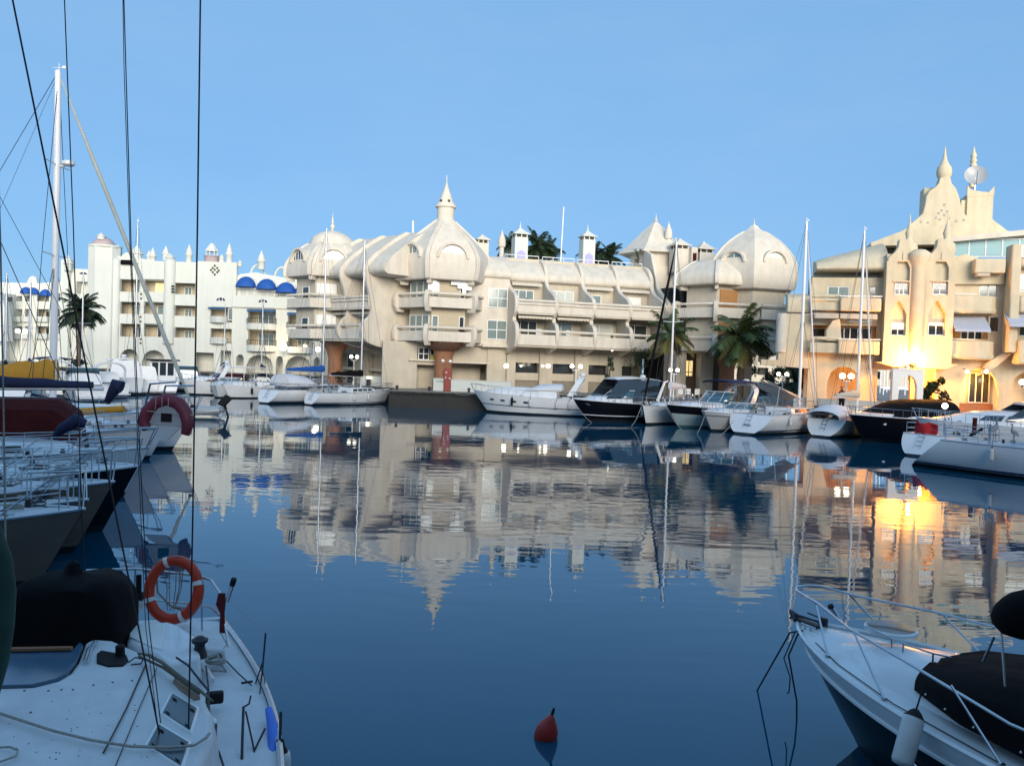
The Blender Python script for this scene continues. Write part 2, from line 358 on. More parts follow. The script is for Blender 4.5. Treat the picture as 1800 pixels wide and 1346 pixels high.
def chimney(px, yt, yb, Y, w, parent, mt, cap='pyramid', rot=16, slots=True, lil=False, name='chimney', taper=0):
    t = at(px, yt, Y); zb = at(px, yb, Y).z; f = Fr((t.x, t.y), rot); H = t.z
    b = MB(); hh = .55 * w
    b.fbox(f, -w / 2, w / 2, -w / 2, w / 2, zb, H - hh - .3)
    o = b.build(name, mt, parent, world=True, bevel=.03)
    c = MB(); c.fbox(f, -w * .42, w * .42, -w * .42, w * .42, H - hh - .3, H - hh); c.build('vent', M['roomdark'], o, world=True)
    c = MB()
    for sx in (-1, 0, 1):
        for sy in (-1, 0, 1):
            if sx or sy: c.fbox(f, sx * w * .42 - .05, sx * w * .42 + .05, sy * w * .42 - .05, sy * w * .42 + .05, H - hh - .3, H - hh)
    k = w * .62
    c.fbox(f, -k, k, -k, k, H - hh, H - hh + .08)
    P = f.pt
    c.loft([[P(-k * s, k * s, z), P(k * s, k * s, z), P(k * s, -k * s, z), P(-k * s, -k * s, z)] for s, z in ((.95, H - hh + .08), (.55, H - hh * .55), (.25, H - hh * .25), (.05, H))], True, True, True)
    c.build('cap', mt, o, world=True)
    if lil:
        hz = zb + (H - zb) * .42
        q = MB(); q.uzp(f, [(-w * .34, zb), (w * .34, zb), (w * .34, hz - .3), (0, hz), (-w * .34, hz - .3)], w / 2 - .03, w / 2 + .015); q.build('arch_panel', M['lilac'], o, world=True)
    return o

# ------------------------------------------------------------------ central marina building
t1 = at(778, 550, 76.5)
FB = Fr((t1.x, t1.y), 16); FL = Fr((t1.x, t1.y), -44)
F0 = Fr(tuple(at(583, 450, 82))[:2], 16)
FT = Fr((19.1, 77.4), 16); F2 = Fr((22.35, 77.2), 16)
cr = M['cream']; cr2 = M['cream2']
B = thing('domed_apartment_building', 'cream waterfront apartment block with curved balconies, bulbous domes and roof chimneys in the centre', 'apartment building', (t1.x, t1.y, 1.4), world=True)
# --- domed tower, middle
for z0 in (5.75, 8.78):
    balcony(FB, [(-4.3, 0), (-2.15, 3.72), (2.15, 3.72), (4.1, .35)], z0, B, cr)
b = MB(); b.uvp(FB, hexp(3.1), 5.6, 11.6); b.build('wall', M['shadedwall'], B, world=True)
dome(FB, [(4.0, 11.30), (4.35, 11.35), (4.55, 12.2), (4.6, 13.1), (4.28, 13.9), (3.62, 14.75), (2.85, 15.45), (2.2, 16.0), (1.55, 16.55), (1.0, 17.0), (.85, 17.25)], B, cr)
for dg, pm in ((-60, 'pane'), (0, 'panebright')): lunette(FB, dg, 4.02, 13.2, 2.5, 1.2, B, cr, pm, 4)
b = MB(); c = Vector((t1.x, t1.y, 0))
b.lathe(c, [(.85, 16.9), (.8, 17.3), (.8, 18.3), (1.0, 18.32), (.98, 18.45), (.66, 18.9), (.5, 19.4), (.3, 19.9), (.12, 20.4), (.05, 20.7), (.035, 21.3), (.01, 21.35)], 14); b.build('lantern', cr, B, world=True)
for k in (-1, 1):
    f = Fr((t1.x, t1.y), 16 + 30 * k - 20); b = MB(); b.fbox(f, -.1, .1, .68, .8, 18.75, 18.95); b.build('lantern_opening', M['roomdark'], B, world=True)
# windows behind the tower balconies
for z0 in (6.0, 9.05):
    fL = Fr((t1.x, t1.y), -44)
    window(fL, -1.45, 1.3, z0 + .1, z0 + 2.15, 2.72, 3, 1, B, 'pane')
    window(FB, -1.5, -.9, z0 + .1, z0 + 2.1, 2.72, 1, 1, B, 'pane'); window(FB, 1.0, 1.5, z0 + .1, z0 + 2.1, 2.72, 1, 1, B, 'panedark')
b = MB(); b.fbox(FB, -2.0, -1.2, 3.0, 3.1, 10.2, 11.25); b.build('awning', M['panebright'], B, world=True)
b = MB(); b.uzp(FB, [(.1, 11.3), (2.0, 11.3), (2.0, 10.5), (1.5, 10.5), (1.5, 10.1), (1.15, 10.1), (1.15, 10.6), (.7, 10.6), (.7, 10.9), (.1, 10.9)], 3.0, 3.1); b.build('awning', M['panebright'], B, world=True)
# tower ground floor
b = MB()
b.fbox(FB, -5.6, -2.4, 0.4, .9, 1.4, 5.7); b.fbox(FB, -.4, .6, .6, 1.0, 1.4, 5.7); b.fbox(FB, -2.4, -.4, .5, .9, 3.6, 3.95); b.fbox(FB, .6, 4.6, .4, .9, 3.9, 5.7)
b.fbox(FB, 4.2, 6.1, .6, 1.05, 1.4, 5.7); b.fbox(FB, -2.4, -.4, -.9, -.5, 1.4, 3.6); b.fbox(FB, .6, 4.2, -1.9, -1.5, 1.4, 3.9); b.fbox(FB, -2.4, -.4, .3, .7, 5.2, 5.7)
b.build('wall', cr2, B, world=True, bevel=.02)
b = MB(); b.fbox(FB, -3.2, -.1, .7, 1.2, 3.95, 4.07); b.fbox(FB, .3, 4.4, .8, 1.25, 3.86, 3.98); b.build('ledge', cr, B, world=True)
window(FB, -2.3, -1.3, 4.05, 5.2, .7, 2, 2, B, 'panedark'); window(FB, -1.2, -.45, 4.05, 5.2, .7, 2, 1, B, 'panedark')
b = MB(); b.fbox(FB, -1.25, .3, 1.0, 1.08, 4.0, 4.55); b.build('sign_board', mat('green_yellow_sign', (.35, .33, .06), .6, var=.5, vscale=4), B, world=True)
b = MB(); cc = FB.pt(-.15, 1.9, 0)
b.lathe(cc, [(1.05, 1.4), (.95, 1.7), (.82, 2.6), (.80, 4.4), (.95, 4.9), (1.3, 5.35), (1.75, 5.72)], 14); b.build('column', M['brick'], B, world=True, smooth=60)
b = MB(); b.lathe(cc, [(1.3, 5.0), (1.78, 5.45), (1.9, 5.76)], 14); b.build('capital', mat('brown_capital', (.13, .065, .04), .8, var=.3), B, world=True)
# blank bay with four-light windows, right of the tower
b = MB(); b.fbox(FB, 2.2, 6.05, -2.5, 1.5, 5.55, 12.0); b.build('wall', cr, B, world=True)
b = MB(); b.fbox(FB, 3.5, 6.3, 1.3, 1.85, 5.45, 5.75); b.build('ledge', cr, B, world=True, bevel=.03)
for zz in ((9.15, 10.95), (6.2, 8.0)): window(FB, 3.95, 5.85, zz[0], zz[1], 1.55, 2, 2, B, 'pane')
rp = cat_([(-1.9, 14.2), (-.9, 13.75), (.1, 12.95), (.55, 12.45), (.5, 12.0), (.1, 11.85)], 3)
def roofseg(u0, u1, prof, dv=0):
    b = MB(); P = [(v + dv, z) for v, z in prof]
    b.vzp(FB, P + [(-3.5, P[-1][1])] + [(-3.5, P[0][1])], u0, u1); return b.build('roof', cr, B, world=True, smooth=40)
roofseg(2.6, 6.05, rp, 1.25)
# --- right wing: five fins and four bays
FINU = [6.1, 9.97, 13.7, 17.4, 21.1]
finprof = cat_([(-1.55, 14.35), (-.45, 13.95), (.45, 12.95), (.65, 11.95), (1.5, 11.2), (3.5, 10.35), (4.0, 9.5), (3.75, 8.75), (3.2, 8.3)], 3) + \
          cat_([(3.3, 7.95), (3.95, 7.75), (4.35, 7.2), (4.45, 6.4), (4.0, 5.55)], 2) + [(1.5, 4.9)]
for i, u in enumerate(FINU):
    b = MB(); b.vzp(FB, [(v, z) for v, z in finprof] + [(-2.5, 4.9), (-2.5, 14.35)], u - .19, u + .19); b.build('fin', cr, B, world=True, bevel=.06)
for i in range(4):
    u0, u1 = FINU[i] + .17, FINU[i + 1] - .17
    roofseg(u0, u1, rp)
    for z0, n, v in ((8.72, 2, 3.9), (5.72, 1, 4.25)):
        balcony(FB, [(u0 - .1, v), (u1 + .1, v)], z0, B, cr, rails=n, feet=False, h=.78 if n == 2 else 1.0)
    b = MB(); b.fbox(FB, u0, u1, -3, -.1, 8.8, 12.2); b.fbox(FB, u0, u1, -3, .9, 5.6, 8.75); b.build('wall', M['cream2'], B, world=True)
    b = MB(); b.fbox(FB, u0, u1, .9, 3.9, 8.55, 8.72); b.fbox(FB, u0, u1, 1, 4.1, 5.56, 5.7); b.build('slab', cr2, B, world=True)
for u0, u1, z0, z1, v, nx, pm in ((6.6, 8.9, 9.0, 11.1, -.02, 3, 'pane'), (10.3, 13.0, 9.0, 11.2, -.02, 3, 'curtain'), (13.95, 15.9, 9.6, 11.0, -.02, 2, 'pane'), (17.7, 20.2, 9.0, 11.0, -.02, 1, 'shutter'),
                                  (6.5, 9.0, 6.0, 8.1, .98, 3, 'panedark'), (10.3, 12.6, 6.0, 8.1, .98, 2, 'pane'), (14.0, 16.8, 6.0, 8.1, .98, 2, 'curtain'), (17.8, 20.5, 6.0, 8.2, .98, 2, 'panedark')):
    window(FB, u0, u1, z0, z1, v, nx, 1, B, pm)
def awn(fr, u0, u1, v, z, parent, m, d=.5, drop=.35, name='awning'):
    b = MB(); n = 10; P = []
    b.vzp(fr, [(v, z), (v + d, z - drop * .5), (v + d, z - drop), (v + d - .04, z - drop), (v + d - .05, z - drop * .5 - .05), (v, z - .08)], u0, u1)
    for k in range(n):
        ua = u0 + (u1 - u0) * k / n; ub = u0 + (u1 - u0) * (k + 1) / n; um = (ua + ub) / 2
        b.uzp(fr, [(ua + .01, z - drop), (ub - .01, z - drop), (um + .02, z - drop - .09), (um - .02, z - drop - .09)], v + d - .04, v + d)
    return b.build(name, m, parent, world=True)
aw = mat('cream_awning', (.66, .60, .50), .85, var=.1)
for u0, u1, v, z in ((6.5, 9.5, .2, 11.85), (13.9, 16.9, .2, 11.85), (17.7, 20.8, .2, 11.8), (6.4, 9.7, 3.0, 8.6), (10.2, 13.4, 3.0, 8.6)): awn(FB, u0, u1, v, z, B, aw)
# wing ground floor: wall with strip windows and lattice
b = MB()
for u0, u1 in ((6.05, 6.9), (9.3, 10.6), (12.9, 14.3), (16.4, 17.8)): b.fbox(FB, u0, u1, .5, 1.4, 1.4, 5.6)
for u0, u1 in ((6.9, 9.3), (10.6, 12.9), (14.3, 16.4), (17.8, 19.3)):
    b.fbox(FB, u0, u1, .6, 1.1, 4.1, 5.6); b.fbox(FB, u0, u1, .6, 1.1, 2.45, 3.15)
b.build('wall', cr2, B, world=True)
for u0, u1 in ((6.9, 9.3), (10.6, 12.9), (14.3, 16.4), (17.8, 19.3)):
    b = MB(); b.fbox(FB, u0, u1, .2, .3, 3.15, 4.1); b.build('shop_window', M['panedark'], B, world=True)
    b = MB(); n = 11
    for k in range(-4, n):                                       # diagonal lattice
        for sgn in (1, -1):
            a0 = u0 + (u1 - u0) * k / n; pts = []
            ua, ub = a0, a0 + 1.05
            za, zb = (1.4, 2.45) if sgn > 0 else (2.45, 1.4)
            if ub < u0 or ua > u1: continue
            ta = max(0, (u0 - ua) / 1.05); tb = min(1, (u1 - ua) / 1.05)
            b.tube([FB.pt(ua + 1.05 * ta, .95 + .03 * sgn, za + (zb - za) * ta), FB.pt(ua + 1.05 * tb, .95 + .03 * sgn, za + (zb - za) * tb)], .03, 4)
    b.build('lattice', cr2, B, world=True)
    b = MB(); b.fbox(FB, u0, u1, .3, .4, 1.4, 2.45); b.build('backing', M['darkwood'], B, world=True)
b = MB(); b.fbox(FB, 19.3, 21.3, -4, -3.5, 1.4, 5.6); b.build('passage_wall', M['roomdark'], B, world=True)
# --- left wing
lp_u = [-3.1, -6.85, -10.6]
lfin = cat_([(2.3, 16.0), (3.6, 15.2), (5.6, 13.75), (6.75, 12.6), (6.95, 11.9), (6.75, 11.2), (6.35, 10.2), (6.1, 9.2), (5.95, 8.55)], 3) + cat_([(6.1, 7.95), (6.75, 7.4), (7.1, 6.8), (6.95, 6.1), (6.4, 5.5), (5.3, 5.15)], 2) + [(3.4, 4.85)]
for u in lp_u:
    b = MB(); b.vzp(FL, lfin + [(-2.0, 4.5), (-2.0, 16.0)], u - .2, u + .2); b.build('fin', cr, B, world=True, bevel=.06)
lroof = cat_([(1.8, 15.95), (3.4, 15.0), (5.3, 13.6), (6.4, 12.5), (6.55, 11.9), (6.2, 11.6)], 3)
b = MB(); b.vzp(FL, lroof + [(-2, 11.6), (-2, 15.95)], -2.93, -.4); b.build('roof', cr, B, world=True, smooth=40)
for i in range(2):
    u1, u0 = lp_u[i] - .17, lp_u[i + 1] + .17
    b = MB(); b.vzp(FL, lroof + [(-2, 11.6), (-2, 15.95)], u0, u1); b.build('roof', cr, B, world=True, smooth=40)
    balcony(FL, [(u0 - .1, 6.15), (u1 + .1, 6.15)], 8.65, B, cr, rails=2, feet=False, h=.7)
    balcony(FL, [(u0 - .1, 6.75), (u1 + .1, 6.75)], 5.75, B, cr, rails=1, feet=False, h=.95)
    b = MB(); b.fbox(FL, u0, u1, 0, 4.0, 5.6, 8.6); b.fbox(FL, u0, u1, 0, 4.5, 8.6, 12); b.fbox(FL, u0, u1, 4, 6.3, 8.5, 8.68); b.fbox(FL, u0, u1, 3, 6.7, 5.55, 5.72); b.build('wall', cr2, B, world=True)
    window(FL, u0 + .4, u1 - .5, 6.0, 8.0, 4.05, 2, 1, B, 'pane'); window(FL, u0 + .4, u1 - .5, 8.9, 11.0, 4.55, 2, 1, B, 'pane')
    awn(FL, u0 + .1, u1 - .1, 5.2, 8.5, B, aw)
# roof over the back, between the towers
b = MB(); b.vzp(FB, [(-1.5, 14.3), (-12, 14.3), (-12, 11), (-1.5, 11)], 5.0, 21.3); b.build('roof_terrace', cr2, B, world=True)
b = MB(); b.fbox(FB, -1.0, 22.0, -12, -3, 1.4, 12.5); b.build('back_wall', cr2, B, world=True)
b = MB(); b.fbox(FL, -12.5, -1.5, -6, 1.0, 1.4, 14.5); b.build('back_wall', cr2, B, world=True)
# left wing ground floor
b = MB()
b.fbox(FL, -14.5, -3.0, 1.0, 1.5, 4.4, 5.6); b.fbox(FL, -14.5, -3.0, 1.2, 1.7, 2.75, 3.05)
for u0, u1 in ((-14.5, -13.6), (-10.9, -9.2), (-6.6, -5.9), (-3.6, -2.6)): b.fbox(FL, u0, u1, 1.1, 1.8, 1.4, 5.5)
b.build('wall', cr2, B, world=True)
b = MB(); b.fbox(FL, -14, -3.0, .6, .8, 1.4, 4.5); b.build('shop_window', M['panedark'], B, world=True)
# --- domed tower, left end
for z0, R in ((5.75, 4.0), (8.72, 4.2)):
    balcony(F0, [(-R, 0), (-R / 2, .866 * R), (R / 2, .866 * R)], z0, B, cr, feet=False)
b = MB(); b.uvp(F0, hexp(3.3), 5.6, 12.2); b.build('wall', cr2, B, world=True)
for z0 in (6.1, 9.1):
    window(Fr((F0.o.x, F0.o.y), 16), -1.5, .4, z0, z0 + 2, 2.95, 1, 1, B, 'shutter'); window(Fr((F0.o.x, F0.o.y), -44), -.4, .8, z0 + .3, z0 + 1.7, 2.95, 1, 1, B, 'panedark')
dome(F0, [(4.2, 11.75), (4.45, 11.8), (4.5, 12.4), (4.4, 13.0), (4.0, 13.7), (3.3, 14.4), (2.7, 14.95), (2.3, 15.2)], B, cr)
b = MB(); c0 = Vector((F0.o.x, F0.o.y, 0))
b.lathe(c0, [(2.2, 14.8), (2.15, 15.4), (1.95, 15.85), (1.45, 16.25), (.75, 16.55), (.25, 16.65)], 24); b.build('cupola', cr, B, world=True, smooth=60)
finial(c0 + Vector((0, 0, 16.55)), 1.9, .26, B, cr)
for dg, pm in ((-60, 'panedark'), (0, 'panebright')): lunette(F0, dg, 3.85, 13.1, 2.3, 1.2, B, cr, pm, 5 if dg else 4)
b = MB(); c = F0.pt(.5, 1.9, 0)
b.lathe(c, [(.8, 1.4), (.7, 2.2), (.68, 3.9), (.85, 4.6), (1.3, 5.3), (1.9, 5.75)], 14); b.build('column', M['brick'], B, world=True, smooth=60)
# --- right-hand tower: dome and the lower turret in front of it
dome(F2, [(3.5, 11.45), (4.05, 11.55), (4.35, 12.3), (4.35, 13.2), (4.15, 14.2), (3.55, 15.1), (2.7, 16.0), (1.6, 16.8), (.75, 17.3), (.3, 17.75)], B, cr, ribs=(0, 2, 3), rw=.1)
finial(Vector((F2.o.x, F2.o.y, 17.55)), .9, .14, B, cr)
for dg, pm in ((-60, 'pane'), (0, 'panebright')): lunette(F2, dg, 3.72, 13.9, 2.1, .95, B, cr, pm, 2, deep=1.2)
b = MB(); b.uvp(F2, hexp(3.3), 5.6, 11.8); b.build('wall', cr2, B, world=True)
for z0 in (8.75, 5.75):
    balcony(F2, [(-1.0, 3.45), (1.95, 3.45), (3.9, .1)], z0, B, cr, foot_idx=(1,))
b = MB(); b.uvp(FT, hexp(3.1), 5.6, 11.9); b.build('wall', cr2, B, world=True)
for z0 in (5.72, 8.78):
    balcony(FT, [(-4.3, 0), (-2.15, 3.72), (2.1, 3.72), (3.9, .6)], z0, B, cr)
dome(FT, [(3.8, 11.75), (4.3, 11.8), (4.45, 12.2), (4.3, 12.8), (3.6, 13.4), (2.9, 13.9), (2.3, 14.2)], B, cr, name='roof', ribs=(0, 1, 2), rw=.18)
for z0 in (6.1, 9.1):
    b = MB(); b.fbox(FT, -1.2, .6, 2.66, 2.78, z0, z0 + 2.3); b.build('door', M['wood'], B, world=True)
    window(FT, .75, 1.5, z0, z0 + 2.2, 2.72, 1, 1, B, 'curtain')
b = MB(); b.lathe(FT.pt(.3, 1.9, 0), [(.8, 1.4), (.72, 2.2), (.7, 4.2), (.95, 4.9), (1.4, 5.5)], 14); b.build('column', M['brick'], B, world=True, smooth=60)
b = MB(); b.fbox(FT, -4.2, -3.2, -2, .6, 1.4, 5.7); b.build('pillar', cr2, B, world=True); b = MB(); b.fbox(FT, -1.9, -.6, .1, 1.0, 1.4, 5.7); b.build('pillar', cr2, B, world=True); b = MB(); b.fbox(FT, 2.6, 3.4, .4, 1.2, 1.4, 5.7); b.build('pillar', cr2, B, world=True)
window(FT, -3.15, -2.2, 2.6, 4.9, .1, 2, 2, B, 'panewarm', fm='darkwood')
b = MB(); b.fbox(FT, -3.3, -2.0, 0, .3, 1.4, 3.4); b.build('door', M['darkwood'], B, world=True)
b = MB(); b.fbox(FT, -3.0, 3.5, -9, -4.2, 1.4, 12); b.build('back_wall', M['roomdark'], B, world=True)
# big stepped flank at the right end of the wing and low block behind
b = MB(); b.vzp(FB, [(-2.5, 16.2), (-.9, 15.6), (.45, 13.0), (.8, 12.0), (3.4, 10.3), (3.6, 8.8), (3.9, 7.4), (3.6, 5.6), (-3, 5.6)], 21.5, 21.9); b.build('flank_wall', cr, B, world=True, bevel=.06)
b = MB(); b.fbox(FB, 21.9, 30, -8, -2.0, 11, 14.6); b.build('roof_block', cr, B, world=True)
# --- rooftop pavilion, chimneys, masts
pv = at(1151, 440, 88); fp = Fr((pv.x, pv.y), 4)
b = MB(); b.uvp(fp, [(a * .88, c) for a, c in hexp(3.0)], 13.5, at(1151, 443, 85.5).z); pav = b.build('pavilion', cr, B, world=True)
zt = at(1151, 390, 88).z; ze = at(1151, 441, 85).z
b = MB(); b.loft([[fp.pt(u, v, z) for u, v in hexp(r)] for r, z in cat_([(3.7, ze - .15), (4.0, ze), (3.0, ze + .75), (2.1, ze + 1.7), (1.1, ze + 2.7), (.2, zt)], 3)], True, True, True); b.build('roof', cr, pav, world=True, smooth=25)
finial(Vector((pv.x, pv.y, zt - .1)), 1.0, .2, B, cr)
for px, yt, yb, Y, w in ((848, 412, 470, 83, 1.15), (1195, 419, 480, 84, 1.5), (1237, 425, 480, 84, 1.6)): chimney(px, yt, yb, Y, w, B, cr)
for px, yt, yb, Y, w in ((914.5, 400, 470, 86, 1.42), (1033, 405, 475, 87, 1.36)):
    o = chimney(px, yt, yb, Y, w, B, M['whiteA'], lil=True)
    p = at(px, yt, Y); finial(Vector((p.x, p.y, p.z - .1)), .75, .13, o, M['whiteA'])
for px, yt, yb, Y, r in ((883, 402, 470, 82, .34), (1176, 389, 470, 86, .36)):
    p = at(px, yt, Y); zb = at(px, yb, Y).z; H = p.z - zb
    b = MB(); b.lathe((p.x, p.y, zb), [(r * .8, 0), (r * .7, H - 2.6), (r * .7, H - 1.9), (r * 1.1, H - 1.8), (r * 1.15, H - 1.3), (r, H - 1.0), (r * .55, H - .6), (r * .15, H - .25), (.01, H)], 10); b.build('minaret', cr, B, world=True, smooth=50)
b = MB(); a = at(986, 432, 86); c = at(991, 364, 86); b.tube([(a.x, a.y, 13.5), tuple(c)], .06, 6); tag(b.build('flagpole', M['mastwhite']), 'slim white pole standing between the two lilac-arched chimneys', 'pole')
b = MB(); a = at(727, 432, 86); c = at(726, 388, 86); b.tube([(a.x, a.y, 13), tuple(c)], .11, 8); tag(b.build('flue_pipe', M['mastwhite']), 'short white pipe on the roof left of the middle dome', 'pipe')
b = MB()
for k in range(4):
    u0, u1 = FINU[k] + .2, FINU[k + 1] - .2
    b.tube([FB.pt(u0, -1.6, 14.62), FB.pt(u1, -1.6, 14.62)], .04, 5)
    for j in range(4): b.tube([FB.pt(u0 + (u1 - u0) * j / 3, -1.6, 14.1), FB.pt(u0 + (u1 - u0) * j / 3, -1.6, 14.62)], .03, 4)
b.build('terrace_railing', M['frame'], B, world=True)
window(FB, 24.0, 24.6, 15.2, 16.6, -1.9, 1, 1, B, 'panewarm', fm='darkwood') if False else None
b = MB(); f = Fr(tuple(at(1221, 450, 83))[:2], 16); b.fbox(f, -.35, .35, -1.2, 0, at(1221, 468, 83).z, at(1221, 440, 83).z + .3); b.build('stair_head', cr, B, world=True)
b = MB(); b.fbox(f, -.2, .2, 0, .05, at(1221, 468, 83).z, at(1221, 445, 83).z); b.build('red_door', M['darkred'], B, world=True)
# ------------------------------------------------------------------ helpers for flat facades with openings
def pr(fr, x0, y0, x1, y1, v=0.0):
    u0, z1 = fr.uz(x0, y0, v); u1, z0 = fr.uz(x1, y1, v); return (min(u0, u1), max(u0, u1), min(z0, z1), max(z0, z1))
def holed(fr, u0, u1, z0, z1, holes, v0, v1, name, m, parent):
    us = sorted({u0, u1} | {h[i] for h in holes for i in (0, 1) if u0 < h[i] < u1}); b = MB()
    for a, c in zip(us, us[1:]):
        mid = (a + c) / 2; cuts = sorted((max(h[2], z0), min(h[3], z1)) for h in holes if h[0] < mid < h[1])
        z = z0
        for q0, q1 in cuts:
            if q0 > z + .01: b.fbox(fr, a, c, v0, v1, z, q0)
            z = max(z, q1)
        if z1 > z + .01: b.fbox(fr, a, c, v0, v1, z, z1)
    return b.build(name, m, parent, world=True, smooth=0)
def archfill(fr, u0, u1, zs, zt, v0, v1, m, parent, n=10, pointed=False):
    b = MB(); cu = (u0 + u1) / 2; w = (u1 - u0) / 2
    def zc(t):
        if pointed: return zs + (zt - .05 - zs) * (1 - abs(t)) ** .8 if abs(t) < 1 else zs
        return zs + (zt - .05 - zs) * sqrt(max(0, 1 - t * t))
    top = [(cu + w * (-1 + 2 * k / n), zt) for k in range(n + 1)]; bot = [(cu + w * (-1 + 2 * k / n), zc(-1 + 2 * k / n)) for k in range(n + 1)]
    for k in range(n): b.uzp(fr, [bot[k], bot[k + 1], top[k + 1], top[k]], v0, v1)
    return b.build('arch', m, parent, world=True, smooth=0)
def spire(px, yt, yb, Y, r, m, parent, name='pinnacle'):
    p = at(px, yt, Y); zb = at(px, yb, Y).z; H = p.z - zb; b = MB()
    b.lathe((p.x, p.y, zb), [(r, 0), (r, H * .38), (r * 1.25, H * .42), (r * 1.2, H * .5), (r * .9, H * .55), (r * 1.0, H * .62), (r * .5, H * .8), (.02, H)], 8)
    return b.build(name, m, parent, world=True, smooth=50)

# ------------------------------------------------------------------ white building on the left
a0 = at(300, 600, 110); FA = Fr((a0.x, a0.y), 0); wa = M['whiteA']
A = thing('white_apartment_building', 'long white apartment block with roof pinnacles, arcaded ground floor and four blue domed awnings', 'apartment building', (a0.x, a0.y, 1.4), world=True)
g = 1.4
# tower with the pinkish dome
u0, u1, _, zt = pr(FA, 156, 434, 203, 640)
b = MB(); f = Fr(tuple(FA.pt((u0 + u1) / 2, -.5, 0))[:2], 22); r = (u1 - u0) / 2
b.uvp(f, [(-r, -2), (-r, .8), (-r * .5, 1.8), (r * .5, 1.8), (r, .8), (r, -2)], g, zt); b.build('tower', wa, A, world=True, bevel=.05)
b = MB(); b.lathe(f.pt(0, 0, zt), [(r * 1.08, 0), (r * 1.08, .25), (r * .9, .27)], 16); b.build('cornice', wa, A, world=True)
b = MB(); b.lathe(f.pt(-.2, 0, zt + .2), [(1.5, 0), (1.42, .35), (1.15, .75), (.7, 1.1), (.3, 1.25), (.1, 1.3)], 18); b.build('dome', M['roofpink'], A, world=True, smooth=60)
spire(178, 409, 421, 109.5, .5, wa, A)
# left shoulder block with brick strip
w0 = pr(FA, 103, 470, 156, 640); hA = [pr(FA, 126, 493, 158, 516), pr(FA, 126, 531, 158, 556), pr(FA, 126, 569, 158, 592)]
holed(FA, w0[0], w0[1], g, w0[3], hA, -2.5, -1.2, 'wall', wa, A)
b = MB(); b.fbox(FA, w0[0], w0[1], -3.5, -3.2, g, w0[3] - .5); b.build('room_wall', M['shadedwall'], A, world=True)
for i, h in enumerate(hA): window(FA, h[0] + .5, h[0] + 1.8, h[2] + .1, h[3] - .2, -3.1, 2, 1, A, 'panedark')
h = pr(FA, 131, 476, 146, 481); window(FA, h[0], h[1], h[2], h[3], -1.15, 2, 1, A, 'panedark', arch=True)
h = pr(FA, 158, 492, 168, 600, .2); b = MB(); b.fbox(FA, h[0], h[1], -.6, .0, h[2], h[3]); b.build('brick_panel', M['brick'], A, world=True)
h = pr(FA, 103, 455, 114, 640); b = MB(); b.fbox(FA, h[0], h[1], -2, -.6, g, h[3]); b.build('pilaster', wa, A, world=True)
# main left part: four rows of loggias over arches
w1 = pr(FA, 195, 456, 345, 640); w1 = (w1[0], pr(FA, 345, 459, 412, 640)[0], w1[2], w1[3])
holes = []
rows = ((490.5, 513.5), (530, 552.5), (568.5, 592.5))
for x0, x1 in ((211.5, 246.5), (253, 289)):
    for y0, y1 in rows: holes.append(pr(FA, x0, y0, x1, y1))
for y0, y1 in ((497, 518), (536.5, 556), (575, 594)): holes.append(pr(FA, 307, y0, 343, y1))
arch = [pr(FA, 210, 612, 244, 662), pr(FA, 250, 614, 290, 662)]; dk = [pr(FA, 343.5, 619, 375, 664), pr(FA, 388, 616, 411, 664)]
arch = [(a[0], a[1], g, a[3]) for a in arch]; dk = [(a[0], a[1], g, a[3]) for a in dk]
holed(FA, w1[0], w1[1], g, w1[3], holes + arch + dk[:1], -.5, 0, 'wall', wa, A)
for a in arch: archfill(FA, a[0], a[1], a[3] - 1.6, a[3], -.5, 0, wa, A)
b = MB(); b.fbox(FA, w1[0] + .2, w1[1], -2.6, -2.3, 4.6, w1[3] - .5); b.build('room_wall', M['shadedwall'], A, world=True)
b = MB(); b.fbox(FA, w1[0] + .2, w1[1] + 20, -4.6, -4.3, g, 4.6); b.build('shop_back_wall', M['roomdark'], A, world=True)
b = MB()
for z in (4.5, 7.6, 10.6, 13.6): b.fbox(FA, w1[0] + .2, w1[1] - .1, -2.3, -.5, z - .12, z + .1)
b.build('slab', wa, A, world=True)
for i, h in enumerate(holes):
    pm = 'pane' if i not in (3, 8) else 'panebright'
    if i == 3: window(FA, h[0] + .6, h[1] - .1, h[2] - .1, h[3] - .25, -2.2, 3, 1, A, 'panewarm')
    elif i < 6: window(FA, h[0] + .9, h[1] - .3, h[2] - .4, h[3] - .35, -2.2, 3 if i % 3 == 2 else 2, 1, A, 'panedark' if i % 3 == 2 else 'pane')
    else:
        window(FA, h[0] + .5, h[0] + 1.5, h[2] - .1, h[3] - .35, -2.2, 2, 1, A, 'pane', arch=False); window(FA, h[1] - .7, h[1] - .1, h[2] - .1, h[3] - .4, -2.2, 1, 1, A, 'pane')
for x, r, yb in ((203, .55, 640), (297.5, .75, 600)):                # round pilasters
    p = FA.uz(x, 500, .2); b = MB(); zt = FA.uz(x, 458, .2)[1]; b.lathe(FA.pt(p[0], 0, 0), [(r, 1.4 if x < 250 else 5), (r, zt), (r * .5, zt + .3)], 14); b.build('pilaster', wa, A, world=True, smooth=50)
for x, y0 in ((249.5, 470),):
    for ya, yb in ((552, 530), (513, 491)):
        q = FA.uz(x, ya, -.1); z1 = FA.uz(x, yb, -.1)[1]; b = MB(); b.lathe(FA.pt(q[0], -.2, q[1]), [(.35, 0), (.2, .3), (.3, .9), (.42, z1 - q[1])], 8); b.build('baluster', wa, A, world=True, smooth=50)
h = pr(FA, 214, 457, 237, 466); b = MB(); b.fbox(FA, h[0], h[1], .02, .3, h[2], h[3]); b.build('dark_awning', M['blackc'], A, world=True)
